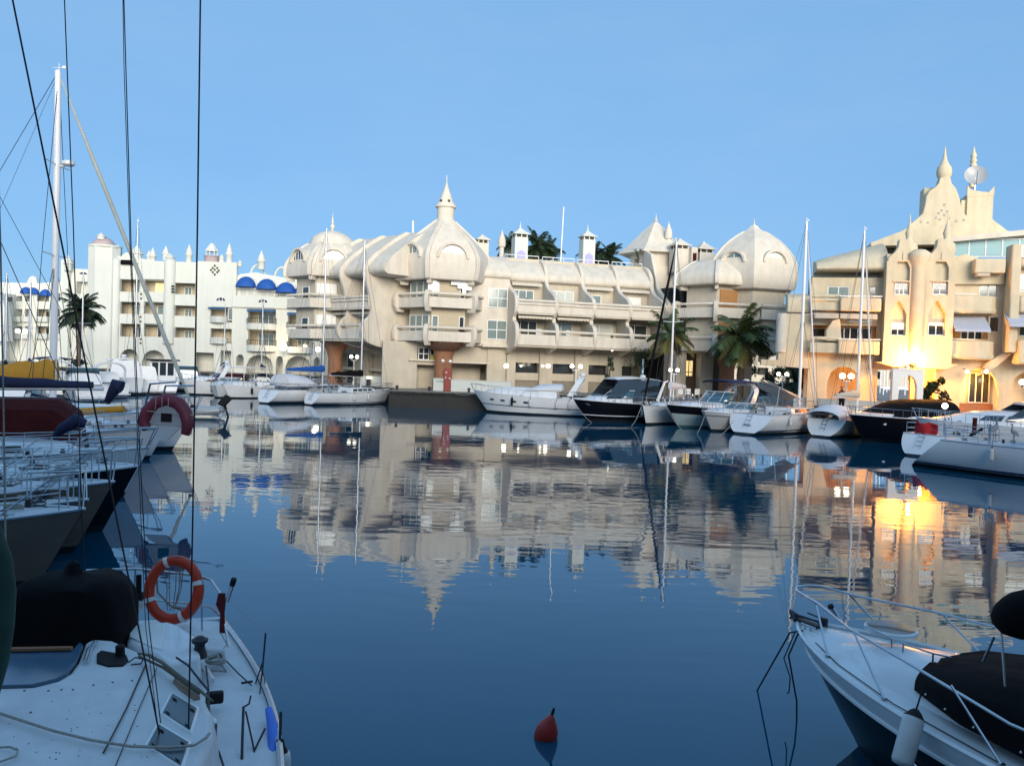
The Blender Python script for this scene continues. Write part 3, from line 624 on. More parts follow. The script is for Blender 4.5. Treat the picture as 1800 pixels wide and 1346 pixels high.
# dots in the walls
b = MB()
for x, y in ((195, 497), (195, 502.5), (195, 507), (194, 537), (194, 542), (194, 547.5), (303, 503), (303, 508), (303, 513), (248, 517), (248, 525), (247, 557), (247, 565), (247, 596), (247, 603), (377.5, 467), (377.5, 474), (377.5, 482.5), (371, 474.5), (384.5, 475.5), (382, 471), (374, 471), (382, 478.5), (374, 478.5)):
    u, z = FA.uz(x, y, .6 if x < 310 and x not in (248, 247) else .05); vv = .02 if x in (248, 247) or x > 310 else .62
    b.fbox(FA, u - .11, u + .11, vv - .5, vv + .1, z - .11, z + .11)
b.build('vent_holes', M['roomdark'], A, world=True)['kind'] = 'stuff'
# middle plain part with the lantern cupola
w2 = pr(FA, 345, 459, 412, 640); hb = [pr(FA, 370, 539, 412, 567), pr(FA, 370, 577, 412, 604)]
holed(FA, w2[0], w2[1], g, w2[3], hb + dk, -.5, 0, 'wall', wa, A)
b = MB(); b.fbox(FA, w2[0], w2[1] + 19, -2.6, -2.3, 4.6, 13.3); b.build('room_wall', M['shadedwall'], A, world=True)
for h in hb:
    b = MB(); b.uvp(FA, [(h[0], -.4), (h[0], .2), (h[0] + .4, .7), ((h[0] + h[1]) / 2 - .4, 1.0), (h[1] - 1.4, .7), (h[1] - 1.0, .2), (h[1] - 1, -.4)], h[2] - .1, h[2] + .75); b.build('balcony', M['curtain'], A, world=True, bevel=.03)
h = hb[0]; ab = mat('blue_white_awning', (.03, .12, .30), .8, var=.3); b = MB(); b.fbox(FA, h[0] - .1, h[1] - 1, 0, .7, h[3] - .3, h[3] - .1); b.build('awning', ab, A, world=True)
window(FA, hb[0][1] - 1.0, hb[0][1] - .1, hb[0][2] + .3, hb[0][3] - .1, -.35, 1, 1, A, 'pane')
cu = at(372, 452, 111); b = MB(); b.lathe((cu.x, cu.y, at(372, 459, 111).z - 1), [(.95, 0), (.95, 1.5), (1.05, 1.55), (1.05, 1.7), (.6, 1.72)], 12); o = b.build('cupola', M['roofpink'], A, world=True)
b = MB(); zc = at(372, 449, 111).z
for k in range(8): a = 2 * pi * k / 8; b.tube([(cu.x + .75 * cos(a), cu.y + .75 * sin(a), zc - .6), (cu.x + .75 * cos(a), cu.y + .75 * sin(a), zc + .6), (cu.x + .1 * cos(a), cu.y + .1 * sin(a), zc + 1.6)], .07, 5)
b.lathe((cu.x, cu.y, zc + .5), [(.9, 0), (.9, .12), (.3, 1.0)], 8); b.build('lantern', wa, A, world=True)
spire(371.5, 427, 440, 111, .35, wa, A)
for x, yt, yb, r in ((120, 447, 476, .5), (208, 430, 444, .3), (241, 431, 458, .7), (262, 440, 460, .3), (269, 435, 462, .42), (292, 432, 458, .42), (299, 445, 460, .6), (333, 429, 462, .42), (390, 447, 461, .35), (403.5, 427, 463, .42), (422, 457, 468, .3), (460, 440, 474, .5)): spire(x, yt, yb, 110.5, r, wa, A)
# wavy parapet
b = MB()
pts = [(195, 456), (206, 447), (213, 452), (222, 444), (236, 446), (246, 454), (262, 457), (276, 462), (290, 463), (310, 466), (322, 460), (334, 463), (345, 462)]
P = [FA.uz(x, y, -.3) for x, y in pts]; b.uzp(FA, P + [(P[-1][0], P[0][1] - 1.6), (P[0][0], P[0][1] - 1.6)], -.5, -.1); b.build('parapet', wa, A, world=True)
b = MB(); b.fbox(FA, w0[0], w2[1] + 20, -9, -2.5, g, 14.2); b.build('back_wall', wa, A, world=True)
# right part with the blue awnings
w3 = pr(FA, 412, 468, 565, 640)
z_b, z_t = FA.uz(480, 542)[1], FA.uz(480, 522)[1]
hc = [pr(FA, 438, 543, 486, 571), pr(FA, 438, 579, 486, 609), pr(FA, 508, 549, 550, 578), pr(FA, 508, 590, 550, 612)]
ar = [pr(FA, 417, 622, 430, 643), pr(FA, 435, 622, 481, 668), pr(FA, 487, 625, 498, 668), pr(FA, 504, 624, 547, 668), pr(FA, 553, 627, 563, 668)]
ar = [(a[0], a[1], g if k != 0 else a[2], a[3]) for k, a in enumerate(ar)]
holed(FA, w3[0], w3[1], g, z_t, hc + ar, -.4, .4, 'wall', wa, A)
for k, a in enumerate(ar): archfill(FA, a[0], a[1], a[3] - (1.6 if a[1] - a[0] > 2 else .6), a[3], -.4, .4, wa, A)
for h in hc:
    b = MB(); n = 8; c = (h[0] + h[1]) / 2; w = (h[1] - h[0]) / 2 + .15
    b.uvp(FA, [(c - w * cos(pi * k / n), .4 + 1.1 * sin(pi * k / n)) for k in range(n + 1)], h[2] - .75, h[2] + .1); o = b.build('balcony', wa, A, world=True, bevel=.04)
    b = MB(); pth = [FA.pt(c - w * cos(pi * k / n), .38 + 1.05 * sin(pi * k / n), h[2] + .75) for k in range(n + 1)]; b.tube(pth, .035, 5)
    for k in range(0, 3 * n + 1): t = pi * k / (3 * n); q = FA.pt(c - w * cos(t), .38 + 1.05 * sin(t), h[2]); b.tube([q, q + Vector((0, 0, .75))], .018, 4)
    b.build('railing', M['wire'], o, world=True)
    window(FA, h[0] + .6, h[1] - 1.0, h[2], h[3] - .4, -2.2, 3, 1, A, 'pane')
    if h is not hc[1] and h is not hc[3]: b = MB(); b.fbox(FA, h[0], h[1], .4, 1.0, h[3] - .35, h[3] - .1); b.build('awning', ab, A, world=True)
w4 = pr(FA, 405, 470, 565, 522, -.5)
b = MB()
pts = [(398, 520), (400, 508), (412, 490), (424, 482), (450, 479), (470, 483), (500, 488), (530, 492), (565, 495), (565, 522)]
b.uzp(FA, [FA.uz(x, y, -.6) for x, y in pts], -1.2, -.4); b.build('upper_wall', wa, A, world=True)
for x, y in ((433, 496), (469, 500), (503, 506), (536, 509)):
    u, z = FA.uz(x, y + 9, 0); b = MB(); n = 14; R = 1.3
    oo = [(u - (R + .18) * cos(pi * k / n), z + (R + .28) * 1.05 * sin(pi * k / n)) for k in range(n + 1)]; ii = [(u - R * cos(pi * k / n), z + R * 1.12 * sin(pi * k / n)) for k in range(n + 1)][::-1]
    b.uzp(FA, oo + ii, -1, -.05); o = b.build('arch_surround', wa, A, world=True)
    rings = []
    for j in range(7):
        t = pi / 2 * j / 6
        rings.append([FA.pt(u - R * cos(pi * k / n) * (1 - .0 * j), -.05 + 1.15 * sin(t) * (sin(pi * k / n) ** .5 + .15), z + R * 1.12 * sin(pi * k / n) * cos(t)) for k in range(n + 1)])
    b = MB(); b.loft(rings, False); c_ = b.build('awning_canopy', M['blue'], o, world=True, smooth=60)
    b = MB(); m_ = 9
    for k in range(m_): b.fbox(FA, u - R + 2 * R * k / m_ + .03, u - R + 2 * R * (k + 1) / m_ - .03, -.06, .0, z - .28, z)
    b.build('valance', M['white'], o, world=True); window(FA, u - 1, u + 1, z - 1.1, z - .2, -.35, 2, 1, A, 'curtain')
b = MB(); p0 = FA.uz(412, 523)[0]; b.fbox(FA, p0, w3[1], -.3, .75, z_b - .05, z_t); b.build('balcony_parapet', wa, A, world=True, bevel=.05)
for x in (388, 465):
    h = pr(FA, x - 8, 522 + (x - 388) * .05, x + 9, 529 + (x - 388) * .05); window(FA, h[0], h[1], h[2], h[3], .06 if x < 400 else .8, 3, 1, A, 'panedark', arch=True)
for x in (446, 489):
    h = pr(FA, x - 13, 466 + (x - 446) * .1, x + 13, 478 + (x - 446) * .1); n = 10; c = (h[0] + h[1]) / 2; w = (h[1] - h[0]) / 2
    b = MB(); b.tube([FA.pt(c - w * cos(pi * k / n), -1.8, h[2] - .5 + 1.6 * sin(pi * k / n)) for k in range(n + 1)], .16, 6); b.build('roof_arch', wa, A, world=True)
# ------------------------------------------------------------------ farther white building, far left
a2 = at(60, 560, 138); FD = Fr((a2.x, a2.y), 0)
D = thing('far_white_building', 'farther white apartment block with small blue domed awnings at the left edge', 'apartment building', (a2.x, a2.y, 1.4), world=True)
w = pr(FD, 28, 497, 112, 640); hd = []
for x0, x1 in ((27, 39), (44, 54), (65, 86), (102, 110)):
    for y0, y1 in ((514, 530), (543, 560), (573, 590)): hd.append(pr(FD, x0, y0, x1, y1))
holed(FD, w[0] - 6, w[1] + 2, g, w[3], hd, -.5, 0, 'wall', wa, D)
b = MB(); b.fbox(FD, w[0] - 6, w[1] + 2, -2.6, -2.2, g, w[3] - .3); b.build('room_wall', M['shadedwall'], D, world=True)
for k, h in enumerate(hd): window(FD, h[0] + .3, h[1] - .3, h[2], h[3] - .2, -2.1, 2, 1, D, 'panedark' if k % 3 else 'pane')
for k, h in enumerate(hd):
    if k % 3: b = MB(); b.fbox(FD, h[0] - .1, h[1] + .1, 0, .8, h[2] - .6, h[2] + .3); b.build('balcony', M['curtain'], D, world=True, bevel=.03)
b = MB(); P = [FD.uz(x, y, -.2) for x, y in ((28, 500), (48, 497), (52, 488), (58, 485), (64, 488), (66, 498), (84, 497), (112, 495))]; b.uzp(FD, P + [(P[-1][0], P[-1][1] - 2), (P[0][0], P[0][1] - 2)], -.6, -.1); b.build('parapet', wa, D, world=True)
for x, y in ((45, 511), (58, 512), (79, 515)):
    u, z = FD.uz(x, y + 5, .2); b = MB(); b.lathe(FD.pt(u, 0, z), [(.95, 0), (.92, .4), (.7, .8), (.35, 1.05), (.02, 1.15)], 14); b.build('awning', M['blue'], D, world=True, smooth=60)
for x, y0, w_ in ((15, 640, 30), ): pass
b = MB(); h = pr(FD, -60, 515, 26, 640); b.fbox(FD, h[0], h[1], -4, 3, g, h[3]); b.build('side_wing', wa, D, world=True)
h = pr(FD, -40, 520, 22, 530, 3); b = MB(); b.fbox(FD, h[0], h[1], 3, 3.05, h[2], h[3]); b.build('dark_window_band', M['panedark'], D, world=True)
b = MB(); P = [FD.uz(x, y, 3.2) for x, y in ((0, 600), (0, 545), (6, 515), (14, 530), (20, 560), (22, 600))]; b.uzp(FD, P, 3.1, 4.5); b.build('stair_tower', wa, D, world=True)

# ------------------------------------------------------------------ floodlit building on the right
c0_ = at(1610, 560, 59.2); FC = Fr((c0_.x, c0_.y), -15); cc_ = M['creamC']
C = thing('floodlit_apartment_building', 'yellowish cream apartment block with ornate roof gable, floodlit from below, at the right', 'apartment building', (c0_.x, c0_.y, 1.4), world=True)
# left wing of it
v = -.6
hl = [pr(FC, 1429, 571, 1541, 597, v), pr(FC, 1455, 503, 1493, 526, v), pr(FC, 1529, 503, 1540, 527, v)]
L0, L1 = FC.uz(1424, 560, v)[0], -2.25
zr = FC.uz(1480, 488, v)[1]
aw_ = [(FC.uz(1455, 650, v)[0], FC.uz(1512, 650, v)[0], g, 4.7), (FC.uz(1543, 650, v)[0], FC.uz(1572, 650, v)[0], g, 4.5)]
holed(FC, L0, L1 + 1.4, g, zr, hl + aw_, v - .4, v, 'wall', cc_, C)
archfill(FC, aw_[0][0], aw_[0][1], 3.4, 4.7, v - .4, v, cc_, C)
b = MB(); b.fbox(FC, L0, L1, v - 2.8, v - 2.5, 5.0, zr); b.fbox(FC, L0, L1, v - 2.5, v - .4, 8.2, 8.4); b.build('room_wall', M['shadedwall'], C, world=True)
b = MB(); b.fbox(FC, L0, aw_[0][1] + .8, v - 3.4, v - 3.1, g, 5.0); b.build('arcade_back_wall', cc_, C, world=True)
for (x0, x1) in ((1449, 1480), (1480, 1497)):
    pass
window(FC, *hl[1], v - .1, 2, 1, C, 'pane'); window(FC, *hl[2], v - .2, 1, 1, C, 'panedark')
h = hl[0]; window(FC, h[0] + .1, h[0] + 1.3, h[2], h[3] - .1, v - 2.4, 1, 1, C, 'panedark'); window(FC, h[0] + 1.9, h[0] + 3.6, h[2] - .1, h[3] - .1, v - .9, 2, 1, C, 'panedark'); window(FC, h[1] - 2.2, h[1] - .2, h[2], h[3] - .1, v - .9, 2, 1, C, 'panedark')
uM = FC.uz(1482, 540, .5)[0]; uE = FC.uz(1549, 540, .9)[0]; uS = FC.uz(1427, 540, .5)[0]
for z0, nr in ((8.75, 2), (5.62, 1)):
    balcony(FC, [(uS, .5), (uM - .2, .5)], z0, C, cc_, rails=nr, feet=False, h=.75)
    b = MB(); b.fbox(FC, uM - .25, uE, -.5, .95, z0 - .05, z0 + .92); b.build('balcony', cc_, C, world=True, bevel=.08)
    b = MB(); b.fbox(FC, uM - .3, uE + .03, .85, .99, z0 + 1.0, z0 + 1.07); b.build('rail', M['frame'], C, world=True)
b = MB(); b.uzp(FC, [(uM - 1.1, 6.5), (uM - 1.1, 7.3), (uM - .7, 8.0), (uM - .2, 8.2), (uM, 6.5)], -.6, .6); b.build('divider_wall', cc_, C, world=True, bevel=.05)
aw2 = mat('beige_awning', (.58, .50, .40), .85, var=.1)
for a_, b_ in ((uS + .2, uM - .3), (uM - .2, uE - .2)): 
    b = MB(); b.vzp(FC, [(-.2, 8.7), (.75, 8.5), (.8, 8.15), (.75, 8.15), (.7, 8.4), (-.2, 8.6)], a_, b_); b.build('awning', aw2, C, world=True)
prf = cat_([(-3.6, 14.2), (-2.0, 13.9), (-.4, 13.2), (.35, 12.3), (.4, 11.9), (.05, 11.75)], 3)
b = MB(); pe = prf + [(-3.6, 11.75)]
b.loft([[FC.pt(u, v_ * kv - .2 * (1 - kv), 11.75 + (z_ - 11.75) * kz) for v_, z_ in pe] for u, kv, kz in ((L0 + .25, .8, .40), (L0 + .6, .9, .48), (L0 + 1.6, .9, .60), (L0 + 3.2, .9, .78), (L1 + .2, .9, 1.0))], True, True, True); b.build('roof', cc_, C, world=True, smooth=40)
# linking body to the central building
b = MB(); b.fbox(FC, L0 - 2.2, L0, -3.5, -.5, 4.95, 8.55); b.build('link_block', cc_, C, world=True, bevel=.05)
b = MB(); b.vzp(FC, [(-2.6, 8.6), (-.3, 8.6), (-.2, 9.1), (-.5, 9.8), (-1.3, 10.1), (-2.6, 10.2)], L0 - 1.7, L0 - .05); b.build('link_roof', cc_, C, world=True, bevel=.08)
b = MB(); b.lathe(FC.pt(L0 - 2.0, -.7, 5.6), [(.42, 0), (.42, 2.95)], 14); b.build('pilaster', M['cream'], C, world=True)
b = MB(); b.uzp(FC, [(L0 - 3.4, 5.0), (L0 - 3.4, 4.6), (L0 + .2, 4.4), (L0 + .2, 5.0)], -3.4, -.5); b.build('beam', M['creamC'], C, world=True)
# centre bay with pointed niches and half column
niche = [pr(FC, 1566, 455, 1595, 517), pr(FC, 1635, 455, 1666, 517), pr(FC, 1560, 537, 1590, 590), pr(FC, 1626, 537, 1662, 590)]
vb = .9
niche = [(-1.72, -.70, FC.uz(1580, 518, vb)[1], 12.5), (.78, 1.82, FC.uz(1650, 518, vb)[1], 12.55), (-1.85, -.80, FC.uz(1575, 590, vb)[1], 9.6), (.60, 1.75, FC.uz(1645, 590, vb)[1], 9.65)]
holed(FC, -2.25, 2.25, 5.05, 12.35, niche, 0, vb, 'bay_wall', cc_, C)
b = MB(); b.fbox(FC, -2.2, 2.2, -3, .55, 5.0, 12.9); b.build('bay_core', cc_, C, world=True)
for k, n_ in enumerate(niche):
    if k > 1:
        archfill(FC, n_[0], n_[1], n_[2] + 1.55, n_[3], .02, vb - .003, cc_, C, pointed=True)
    else:
        archfill(FC, n_[0], n_[1], n_[2] + 1.9, 12.9, .02, vb - .003, cc_, C, pointed=True)
    zz = n_[2]; pmm = 'panedark'
    window(FC, n_[0] + .08, n_[1] - .02, zz + .02, zz + .92, .62, 2 if k != 0 else 3, 2 if k < 2 else 1, C, pmm)
    if k > 1: b = MB(); b.fbox(FC, n_[0] + .1, n_[1] - .04, .58, .66, zz + (.45 if k == 2 else .72), zz + .95); b.build('shutter', M['shutter'], C, world=True)
    if k < 2: b = MB(); b.fbox(FC, n_[0] - .1, n_[1] + .02, .6, 1.0, zz + .92, zz + 1.0); b.build('ledge', cc_, C, world=True)
    if k < 2: b = MB(); b.lathe(FC.pt((n_[0] + n_[1]) / 2, vb + .05, 12.45), [(.05, 0), (.04, .3), (.01, .55)], 6); b.build('pin', cc_, C, world=True)
b = MB()      # half column with a cup-shaped foot
b.lathe(FC.pt(-.12, .75, 0), [(.05, 5.25), (.35, 5.5), (.5, 6.0), (.52, 7.5), (.50, 11.8), (.58, 12.2), (.8, 12.6), (.75, 12.9), (.4, 13.15), (.05, 13.2)], 18); b.build('half_column', cc_, C, world=True, smooth=60)
for cx in (-1.2, 1.3):
    b = MB(); P = [(cx - 1.02, 12.3), (cx - .98, 12.6), (cx - .55, 13.0), (cx - .35, 13.35), (cx - .3, 13.9), (cx + .3, 13.9), (cx + .35, 13.4), (cx + .6, 13.0), (cx + 1.0, 12.6), (cx + 1.02, 12.3)]
    b.uzp(FC, P, .05, vb + .02); b.build('gable', cc_, C, world=True, bevel=.05)
    b = MB(); b.lathe(FC.pt(cx + .55, -.2, 12.9), [(.5, 0), (.62, .35), (.55, .8), (.3, 1.0), (.22, 1.25), (.3, 1.6), (.16, 2.0), (.06, 2.4), (.02, 3.0)], 10); b.build('pinnacle', cc_, C, world=True, smooth=50)
b = MB(); b.uzp(FC, [(-2.7, 5.05), (-1.5, 4.75), (1.9, 4.7), (2.7, 5.05)], -2.5, vb); b.build('bay_underside', cc_, C, world=True)
# right wing
hr = [pr(FC, 1672, 553, 1736, 597, v), pr(FC, 1722, 497, 1755, 523, v), pr(FC, 1740, 556, 1757, 584, v)]
R0, R1 = 2.25, FC.uz(1766, 560, v)[0]
ar2 = (FC.uz(1689, 650, v)[0], FC.uz(1757, 650, v)[0], g, FC.uz(1720, 646, v)[1])
ar3 = (FC.uz(1778, 650, v)[0], FC.uz(1840, 650, v)[0], g, FC.uz(1800, 652, v)[1])
holed(FC, 1.6, R1 + 5, g, 12.3, hr + [ar2, ar3], v - .4, v, 'wall', cc_, C)
archfill(FC, ar2[0], ar2[1], ar2[3] - 1.7, ar2[3], v - .4, v, cc_, C); archfill(FC, ar3[0], ar3[1], ar3[3] - 1.4, ar3[3], v - .4, v, cc_, C)
b = MB(); b.fbox(FC, R0, R1 + 5, v - 3, v - 2.7, 5.0, 12.2); b.build('room_wall', M['shadedwall'], C, world=True)
window(FC, ar2[0] + .9, ar2[1] - .2, g + .9, ar2[3] - .35, v - 1.4, 3, 1, C, 'panedark'); b = MB(); b.fbox(FC, ar2[0], ar2[1], v - 1.3, v - 1.1, g, g + .85); b.build('counter', M['brick'], C, world=True)
b = MB(); b.fbox(FC, ar2[0] - .2, ar2[1] + 8, v - 1.8, v - 1.5, g, 5); b.build('arcade_back_wall', cc_, C, world=True)
window(FC, hr[0][0] + .9, hr[0][1] - .1, hr[0][2], hr[0][3] - .5, v - 1.0, 3, 1, C, 'panedark'); window(FC, *hr[1], v - .2, 2, 1, C, 'pane'); window(FC, *hr[2], v - .2, 1, 1, C, 'panedark')
for z0, z1 in ((5.45, 6.75), (8.7, 9.95)):
    ur = FC.uz(1756, 560, .6)[0]
    b = MB(); b.uvp(FC, [(R0 - .1, -.5), (R0 - .1, .8), (ur - 1.4, .8), (ur - .5, .55), (ur - .05, -.1), (ur, -.5)], z0, z1); b.build('balcony', cc_, C, world=True, bevel=.1)
    b = MB(); b.sweep(FC, [(R0 - .1, .8), (ur - 1.4, .8), (ur - .5, .55), (ur - .05, -.1)], [(0, z0 + .15), (.05, z0 + .15), (.05, z0 + .35), (0, z0 + .35)]); b.build('moulding', cc_, C, world=True)
    b = MB(); b.tube([FC.pt(R0, .75, z1 + .1), FC.pt(ur - 1.5, .75, z1 + .1)], .04, 6); b.build('rail', M['frame'], C, world=True)
blw = mat('pale_blue_awning', (.50, .52, .60), .85, var=.1)
b = MB(); b.vzp(FC, [(-.3, 8.55), (1.3, 7.55), (1.32, 7.35), (1.26, 7.5), (-.3, 8.45)], R0 + .05, R0 + 2.3); b.build('awning', blw, C, world=True)
b = MB(); b.vzp(FC, [(.3, 8.75), (1.6, 7.95), (1.62, 7.75), (1.56, 7.9), (.3, 8.65)], R1 - .3, R1 + 3); b.build('awning', blw, C, world=True)
ux = FC.uz(1712, 480, .4)[0]; ux2 = FC.uz(1765, 480, .4)[0]
b = MB(); b.fbox(FC, ux, ux2, -.5, .7, FC.uz(1740, 480, .5)[1], FC.uz(1740, 455, .5)[1]); b.build('box_canopy', cc_, C, world=True, bevel=.06)
b = MB(); b.fbox(FC, ux + .1, ux2 - 1.0, .1, .9, FC.uz(1740, 486, .5)[1], FC.uz(1740, 481, .5)[1]); b.build('awning', aw2, C, world=True)
P = [FC.uz(x, y, -.3) for x, y in ((1668, 500), (1668, 462), (1680, 452), (1690, 448), (1700, 446), (1708, 452), (1716, 450), (1725, 462), (1740, 470), (1766, 470), (1766, 500))]
b = MB(); b.uzp(FC, P, -.9, -.25); b.build('parapet', cc_, C, world=True, bevel=.05)
# next pier and bay at the picture's edge
b = MB(); b.fbox(FC, R1 - .15, R1 + .45, -.6, .9, 6, FC.uz(1775, 430, .5)[1]); b.build('pier_wall', cc_, C, world=True, bevel=.08)
b = MB(); b.uzp(FC, [(R1 - .15, 6.0), (R1 + .45, 6.0), (R1 - .6, 4.9), (R1 - 1.6, 4.3), (R1 - 1.2, 5.2)], -.6, .05); b.build('haunch', cc_, C, world=True, bevel=.05)
b = MB(); b.fbox(FC, R1 + .45, R1 + 5, -.4, 1.2, 5.2, 6.9); b.build('balcony', cc_, C, world=True, bevel=.15)
b = MB(); b.fbox(FC, R1 + .45, R1 + 5, -.4, .9, 8.8, 10.0); b.build('balcony', cc_, C, world=True, bevel=.15)
window(FC, R1 + .9, R1 + 2.2, 7.2, 8.4, v + .05, 1, 1, C, 'panedark'); window(FC, R1 + .8, R1 + 2.4, 10.3, 11.6, v + .05, 2, 1, C, 'pane')
h = pr(FC, 1781, 440, 1812, 452, .2); window(FC, h[0], h[1], h[2], h[3] + .3, .6, 2, 1, C, 'pane', arch=True)
b = MB(); b.fbox(FC, R1 + .45, R1 + 5, -.6, .5, 12.0, FC.uz(1790, 430, .5)[1]); b.build('upper_wall', cc_, C, world=True, bevel=.2)
# penthouse glazing and roof
vg = -3.2
h = pr(FC, 1674, 420, 1768, 452, vg)
M['bl'] = mat('blue_tinted_pane', (.16, .36, .42), .25, spec=.3)
window(FC, h[0], h[1] + 2, h[2], h[3], vg, 5, 1, C, 'bl')
for i in range(2): pass
b = MB(); b.fbox(FC, .15, 3.3, -2.2, -1.6, g, 5.0); b.build('passage_wall', cc_, C, world=True)
e0 = FC.uz(1668, 417, vg + .8); e1 = FC.uz(1815, 405, vg + .8)
b = MB(); b.uzp(FC, [(e0[0], e0[1] - .35), (e0[0], e0[1]), (e1[0], e1[1] + .1), (e1[0], e1[1] - .3)], vg - 6, vg + .8); b.build('flat_roof', M['cream'], C, world=True)
f0 = FC.uz(1531, 429, vg); f1 = FC.uz(1680, 424, vg)
b = MB(); b.uzp(FC, [(f0[0], f0[1] - .15), (f0[0], f0[1] + .1), (f0[0] + 2.2, f0[1] + 1.0), (f1[0], f0[1] + 1.6), (f1[0], f1[1] - .2)], vg - 6, vg); b.build('roof', cc_, C, world=True)
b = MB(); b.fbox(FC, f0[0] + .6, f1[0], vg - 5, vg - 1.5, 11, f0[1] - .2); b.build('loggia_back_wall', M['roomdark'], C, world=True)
P = [(1538, 431), (1545, 421), (1572, 413), (1592, 402), (1605, 390), (1622, 375), (1626, 360), (1628, 345), (1634, 335), (1645, 328), (1650, 322), (1653, 312), (1671, 312), (1673, 322), (1680, 330), (1686, 345), (1689, 358), (1692, 372), (1702, 382), (1712, 394), (1720, 402), (1760, 418), (1760, 430)]
vt = -4.2; PP = [FC.uz(x, y, vt) for x, y in P]
b = MB(); b.uzp(FC, PP, vt - 1.0, vt); b.build('ornate_gable', cc_, C, world=True, bevel=.06)
b = MB()
for x, y in ((1619, 390), (1631, 391.5), (1645, 383), (1652, 386), (1655, 370), (1660, 378), (1665, 372), (1668, 384), (1681, 389), (1694, 387), (1672, 405), (1625, 412), (1645, 413), (1660, 360), (1650, 375)):
    u, z = FC.uz(x, y, vt); b.fbox(FC, u - .08, u + .08, vt, vt + .02, z - .08, z + .08)
b.build('vent_holes', M['grey_c'], C, world=True)['kind'] = 'stuff'
c_ = FC.pt(*FC.uz(1662, 312, vt)[:1], vt - .5, 0); zb = FC.uz(1662, 313, vt)[1]
b = MB(); b.lathe((c_.x, c_.y, zb), [(.40, -.4), (.40, .1), (.5, .2), (.56, .55), (.5, .9), (.32, 1.15), (.18, 1.5), (.10, 1.9), (.03, 2.5)], 14); b.build('onion_finial', cc_, C, world=True, smooth=60)
vt2 = -5.5; h = pr(FC, 1701, 332, 1744, 400, vt2)
b = MB(); b.fbox(FC, h[0], h[1], vt2 - 2.2, vt2, h[2] - 1, h[3] - .4); b.build('stair_tower', cc_, C, world=True, bevel=.04)
b = MB(); b.uzp(FC, [(h[0] - .02, h[3] - .6), (h[0] - .02, h[3] + .25), (h[0] + .3, h[3] - .1), (h[0] + 1.0, h[3] - .25), (h[1] - .35, h[3] - .3), (h[1] + .02, h[3] + .15), (h[1] + .02, h[3] - .6)], vt2 - .15, vt2 + .03); b.build('parapet', cc_, C, world=True)
P = [FC.uz(x, y, vt2 - .2) for x, y in ((1688, 430), (1690, 352), (1700, 352), (1700, 385), (1744, 385), (1770, 405), (1800, 415), (1800, 430))]
b = MB(); b.uzp(FC, P, vt2 - 3, vt2 - .2); b.build('roof_slope', cc_, C, world=True)
h2 = pr(FC, 1626, 328, 1642, 430, vt - .6); b = MB(); b.fbox(FC, h2[0], h2[1], vt - 2.4, vt - 1.0, h2[2], h2[3]); b.build('chimney', cc_, C, world=True, bevel=.1)
dp = FC.pt(*FC.uz(1717, 309, vt2)[:1], vt2 - .4, FC.uz(1717, 309, vt2)[1])
b = MB(); n = 18; R_ = .82; dd = Vector((-.35, -1, .35)).normalized(); q = dd.to_track_quat('Z', 'Y')
b.loft([[dp + q @ Vector((R_ * t * cos(2 * pi * k / n), R_ * t * sin(2 * pi * k / n), .28 * t * t)) for k in range(n)] for t in (.02, .3, .6, .85, 1.0)], True, True)
o = thing('satellite_dish', 'round grey satellite dish on the roof of the floodlit building', 'satellite dish', tuple(dp - Vector((0, 0, .95))), world=True)
b.build('reflector', M['gelgrey'], o, world=True, smooth=60)
b = MB(); b.tube([dp - Vector((0, 0, 1.0)), dp - Vector((0, 0, .1))], .06, 6); b.tube([dp + q @ Vector((0, -R_, .28)), dp + q @ Vector((0, 0, .9))], .025, 5); b.build('stand', M['steel'], o, world=True)
pf = at(1711, 290, 66); b = MB(); H = at(1712, 258, 66).z - at(1712, 330, 66).z
b.lathe((pf.x, pf.y, at(1712, 330, 66).z), [(.25, 0), (.22, H * .5), (.28, H * .55), (.18, H * .6), (.27, H * .66), (.17, H * .72), (.24, H * .78), (.12, H * .86), (.02, H)], 10); b.build('roof_finial', cc_, C, world=True, smooth=50)
b = MB(); b.fbox(FC, L0 + .5, R1 + 8, -9.5, -4.5, g + 3.8, 12.0); b.build('back_wall', cc_, C, world=True)
# small white arch gate, in front of the passage
ga = at(1594, 695, 57.5); fg = Fr((ga.x, ga.y), -8)
gt = thing('white_arch_gate', 'small white square-topped arch standing under the floodlit bay', 'gateway', (ga.x, ga.y, 1.4), world=True)
h = pr(fg, 1568, 650, 1620, 700); n = 12
holed(fg, h[0], h[1], g, h[3], [(h[0] + .42, h[1] - .42, g, h[3] - .3)], -.25, .25, 'wall', M['white'], gt)
archfill(fg, h[0] + .42, h[1] - .42, h[3] - 1.15, h[3] - .3, -.25, .25, M['white'], gt)
b = MB(); b.fbox(fg, h[0] - .06, h[1] + .06, -.3, .3, h[3], h[3] + .1); b.build('cornice', M['white'], gt, world=True)
b = MB(); b.lathe(fg.pt((h[0] + h[1]) / 2, 0, h[3] + .1), [(.1, 0), (.12, .1), (.02, .3)], 8); b.build('finial', M['white'], gt, world=True)
